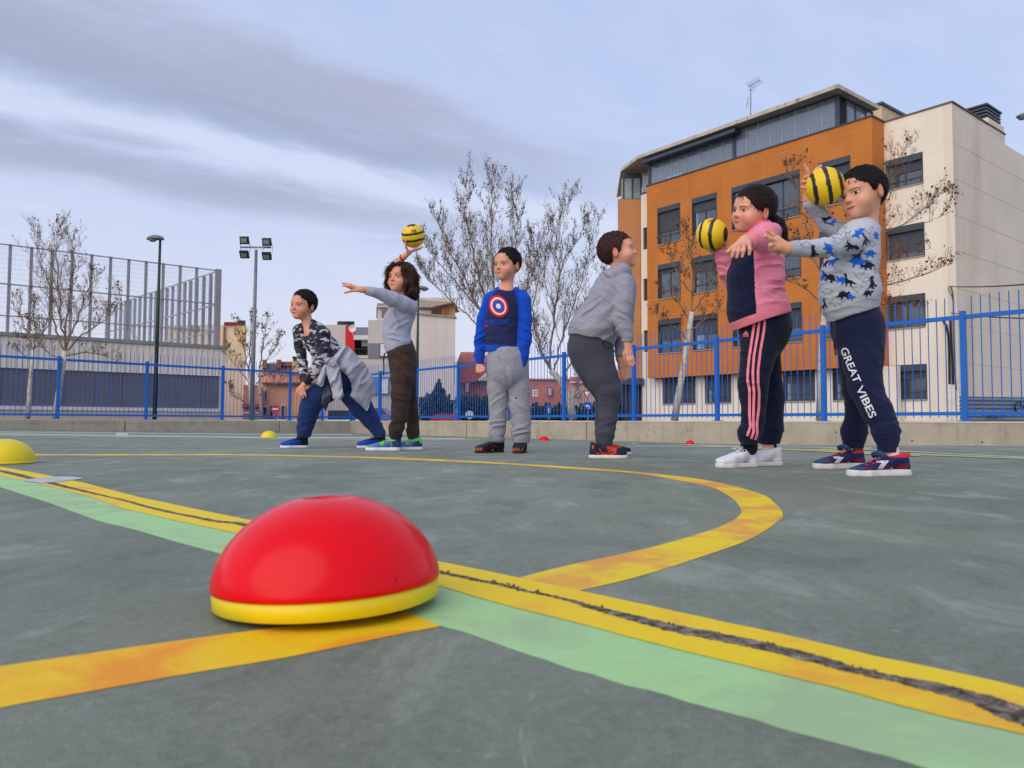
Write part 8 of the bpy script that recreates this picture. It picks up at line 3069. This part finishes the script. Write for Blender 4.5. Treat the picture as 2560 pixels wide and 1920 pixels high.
    k.shoe((957, .12), (925, .06), .205, (bu, bu, bu), L(222, 220, 222), .02, .093, acc, 1.05, True)
    return k


# ---------------------------------------------------------------- striped balls
def ball_mat(name, axis, bands, wob=.018):
    m = bpy.data.materials.new(name)
    m.use_nodes = True
    t = NT(m.node_tree)
    b = t.n['Principled BSDF']
    oc = t.new('ShaderNodeTexCoord').outputs['Object']
    n = t.noise(oc, 46, 6, .75)
    n2 = t.noise(oc, 14, 3, .5)
    d = t.vmath('DOT_PRODUCT', t.vmath('NORMALIZE', oc), tuple(axis))
    d = t.math('ADD', d, t.math('ADD', t.math('MULTIPLY', t.math('SUBTRACT', n, .5), .24), t.math('MULTIPLY', t.math('SUBTRACT', n2, .5), wob * 4)))
    mk = None
    for lo, hi in bands:
        q = t.math('MULTIPLY', t.ss(d, lo - .025, lo + .025), t.ss(d, hi - .025, hi + .025, 1, 0))
        mk = q if mk is None else t.math('ADD', mk, q, clamp=True)
    c = t.mix(t.ss(n2, .35, .7, 0, .25), L(240, 200, 14), L(220, 168, 14))
    c = t.mix(mk, c, L(30, 27, 26))
    t.put(b.inputs['Base Color'], c)
    b.inputs['Roughness'].default_value = .5
    bp = t.new('ShaderNodeBump')
    bp.inputs['Strength'].default_value = .5
    bp.inputs['Distance'].default_value = .0015
    t.l.new(t.noise(oc, 220, 4, .6), bp.inputs['Height'])
    t.l.new(bp.outputs[0], b.inputs['Normal'])
    return m


def ball(c_, r_, m, label):
    mb = MB()
    n1, n2 = 24, 40
    for i in range(n1 + 1):
        a = math.pi * i / n1
        for j in range(n2):
            q = 2 * math.pi * j / n2
            mb.v.append((r_ * math.sin(a) * math.cos(q), r_ * math.sin(a) * math.sin(q), r_ * math.cos(a)))
    for i in range(n1):
        for j in range(n2): mb.f.append((i * n2 + j, (i + 1) * n2 + j, (i + 1) * n2 + (j + 1) % n2, i * n2 + (j + 1) % n2))
    t_ = thing('ball', c_, label, 'ball', 'yellow and black striped balls')
    o = mkobj('ball_skin', np.array(mb.v) + c_, mb.f, m, t_, True)
    return t_, o


def ball_bvh(o):
    return BVHTree.FromPolygons([tuple(Vector(v_.co) + wloc(o)) for v_ in o.data.vertices], [tuple(p.vertices) for p in o.data.polygons])


import time as _tm
_t0 = _tm.time()
K6 = kid6(); K5 = kid5(); K4 = kid4(); K3 = kid3(); K2 = kid2(); K1 = kid1()
print('kids', round(_tm.time() - _t0, 1))
t_, o = ball(P(2062, 466, 3.22), 48 * 3.22 / FPX, ball_mat('ball_paint_a', unit((.93, -.3, .2)), [(-.68, -.48), (-.02, .19), (.62, .82)]), 'striped ball held beside the head of the boy in the dinosaur sweatshirt')
t_, o = ball(P(1779, 586, 3.53), 40 * 3.53 / FPX, ball_mat('ball_paint_b', unit((.80, -.55, -.12)), [(-1.2, -.84), (-.52, -.32), (.14, .36), (.90, 1.3)]), "striped ball balanced on the girl's far hand")
decal('red_lettering', [placed_text('ZB', (1768, 556), (13, -3), (2, -5), .02)], ball_bvh(o), M_signred, t_, .0015)
t_, o = ball(P(1033, 590, 5.53), 29.6 * 5.53 / FPX, ball_mat('ball_paint_c', unit((-.12, -.42, .90)), [(-.36, -.17), (.22, .41), (.90, 1.3)], .01), 'striped ball marked OA raised highest of the three')
decal('black_lettering', [placed_text('OA', (1028.5, 582), (13, -2.5), (-.5, -7), .03, .1)], ball_bvh(o), M_cord, t_, .0025)
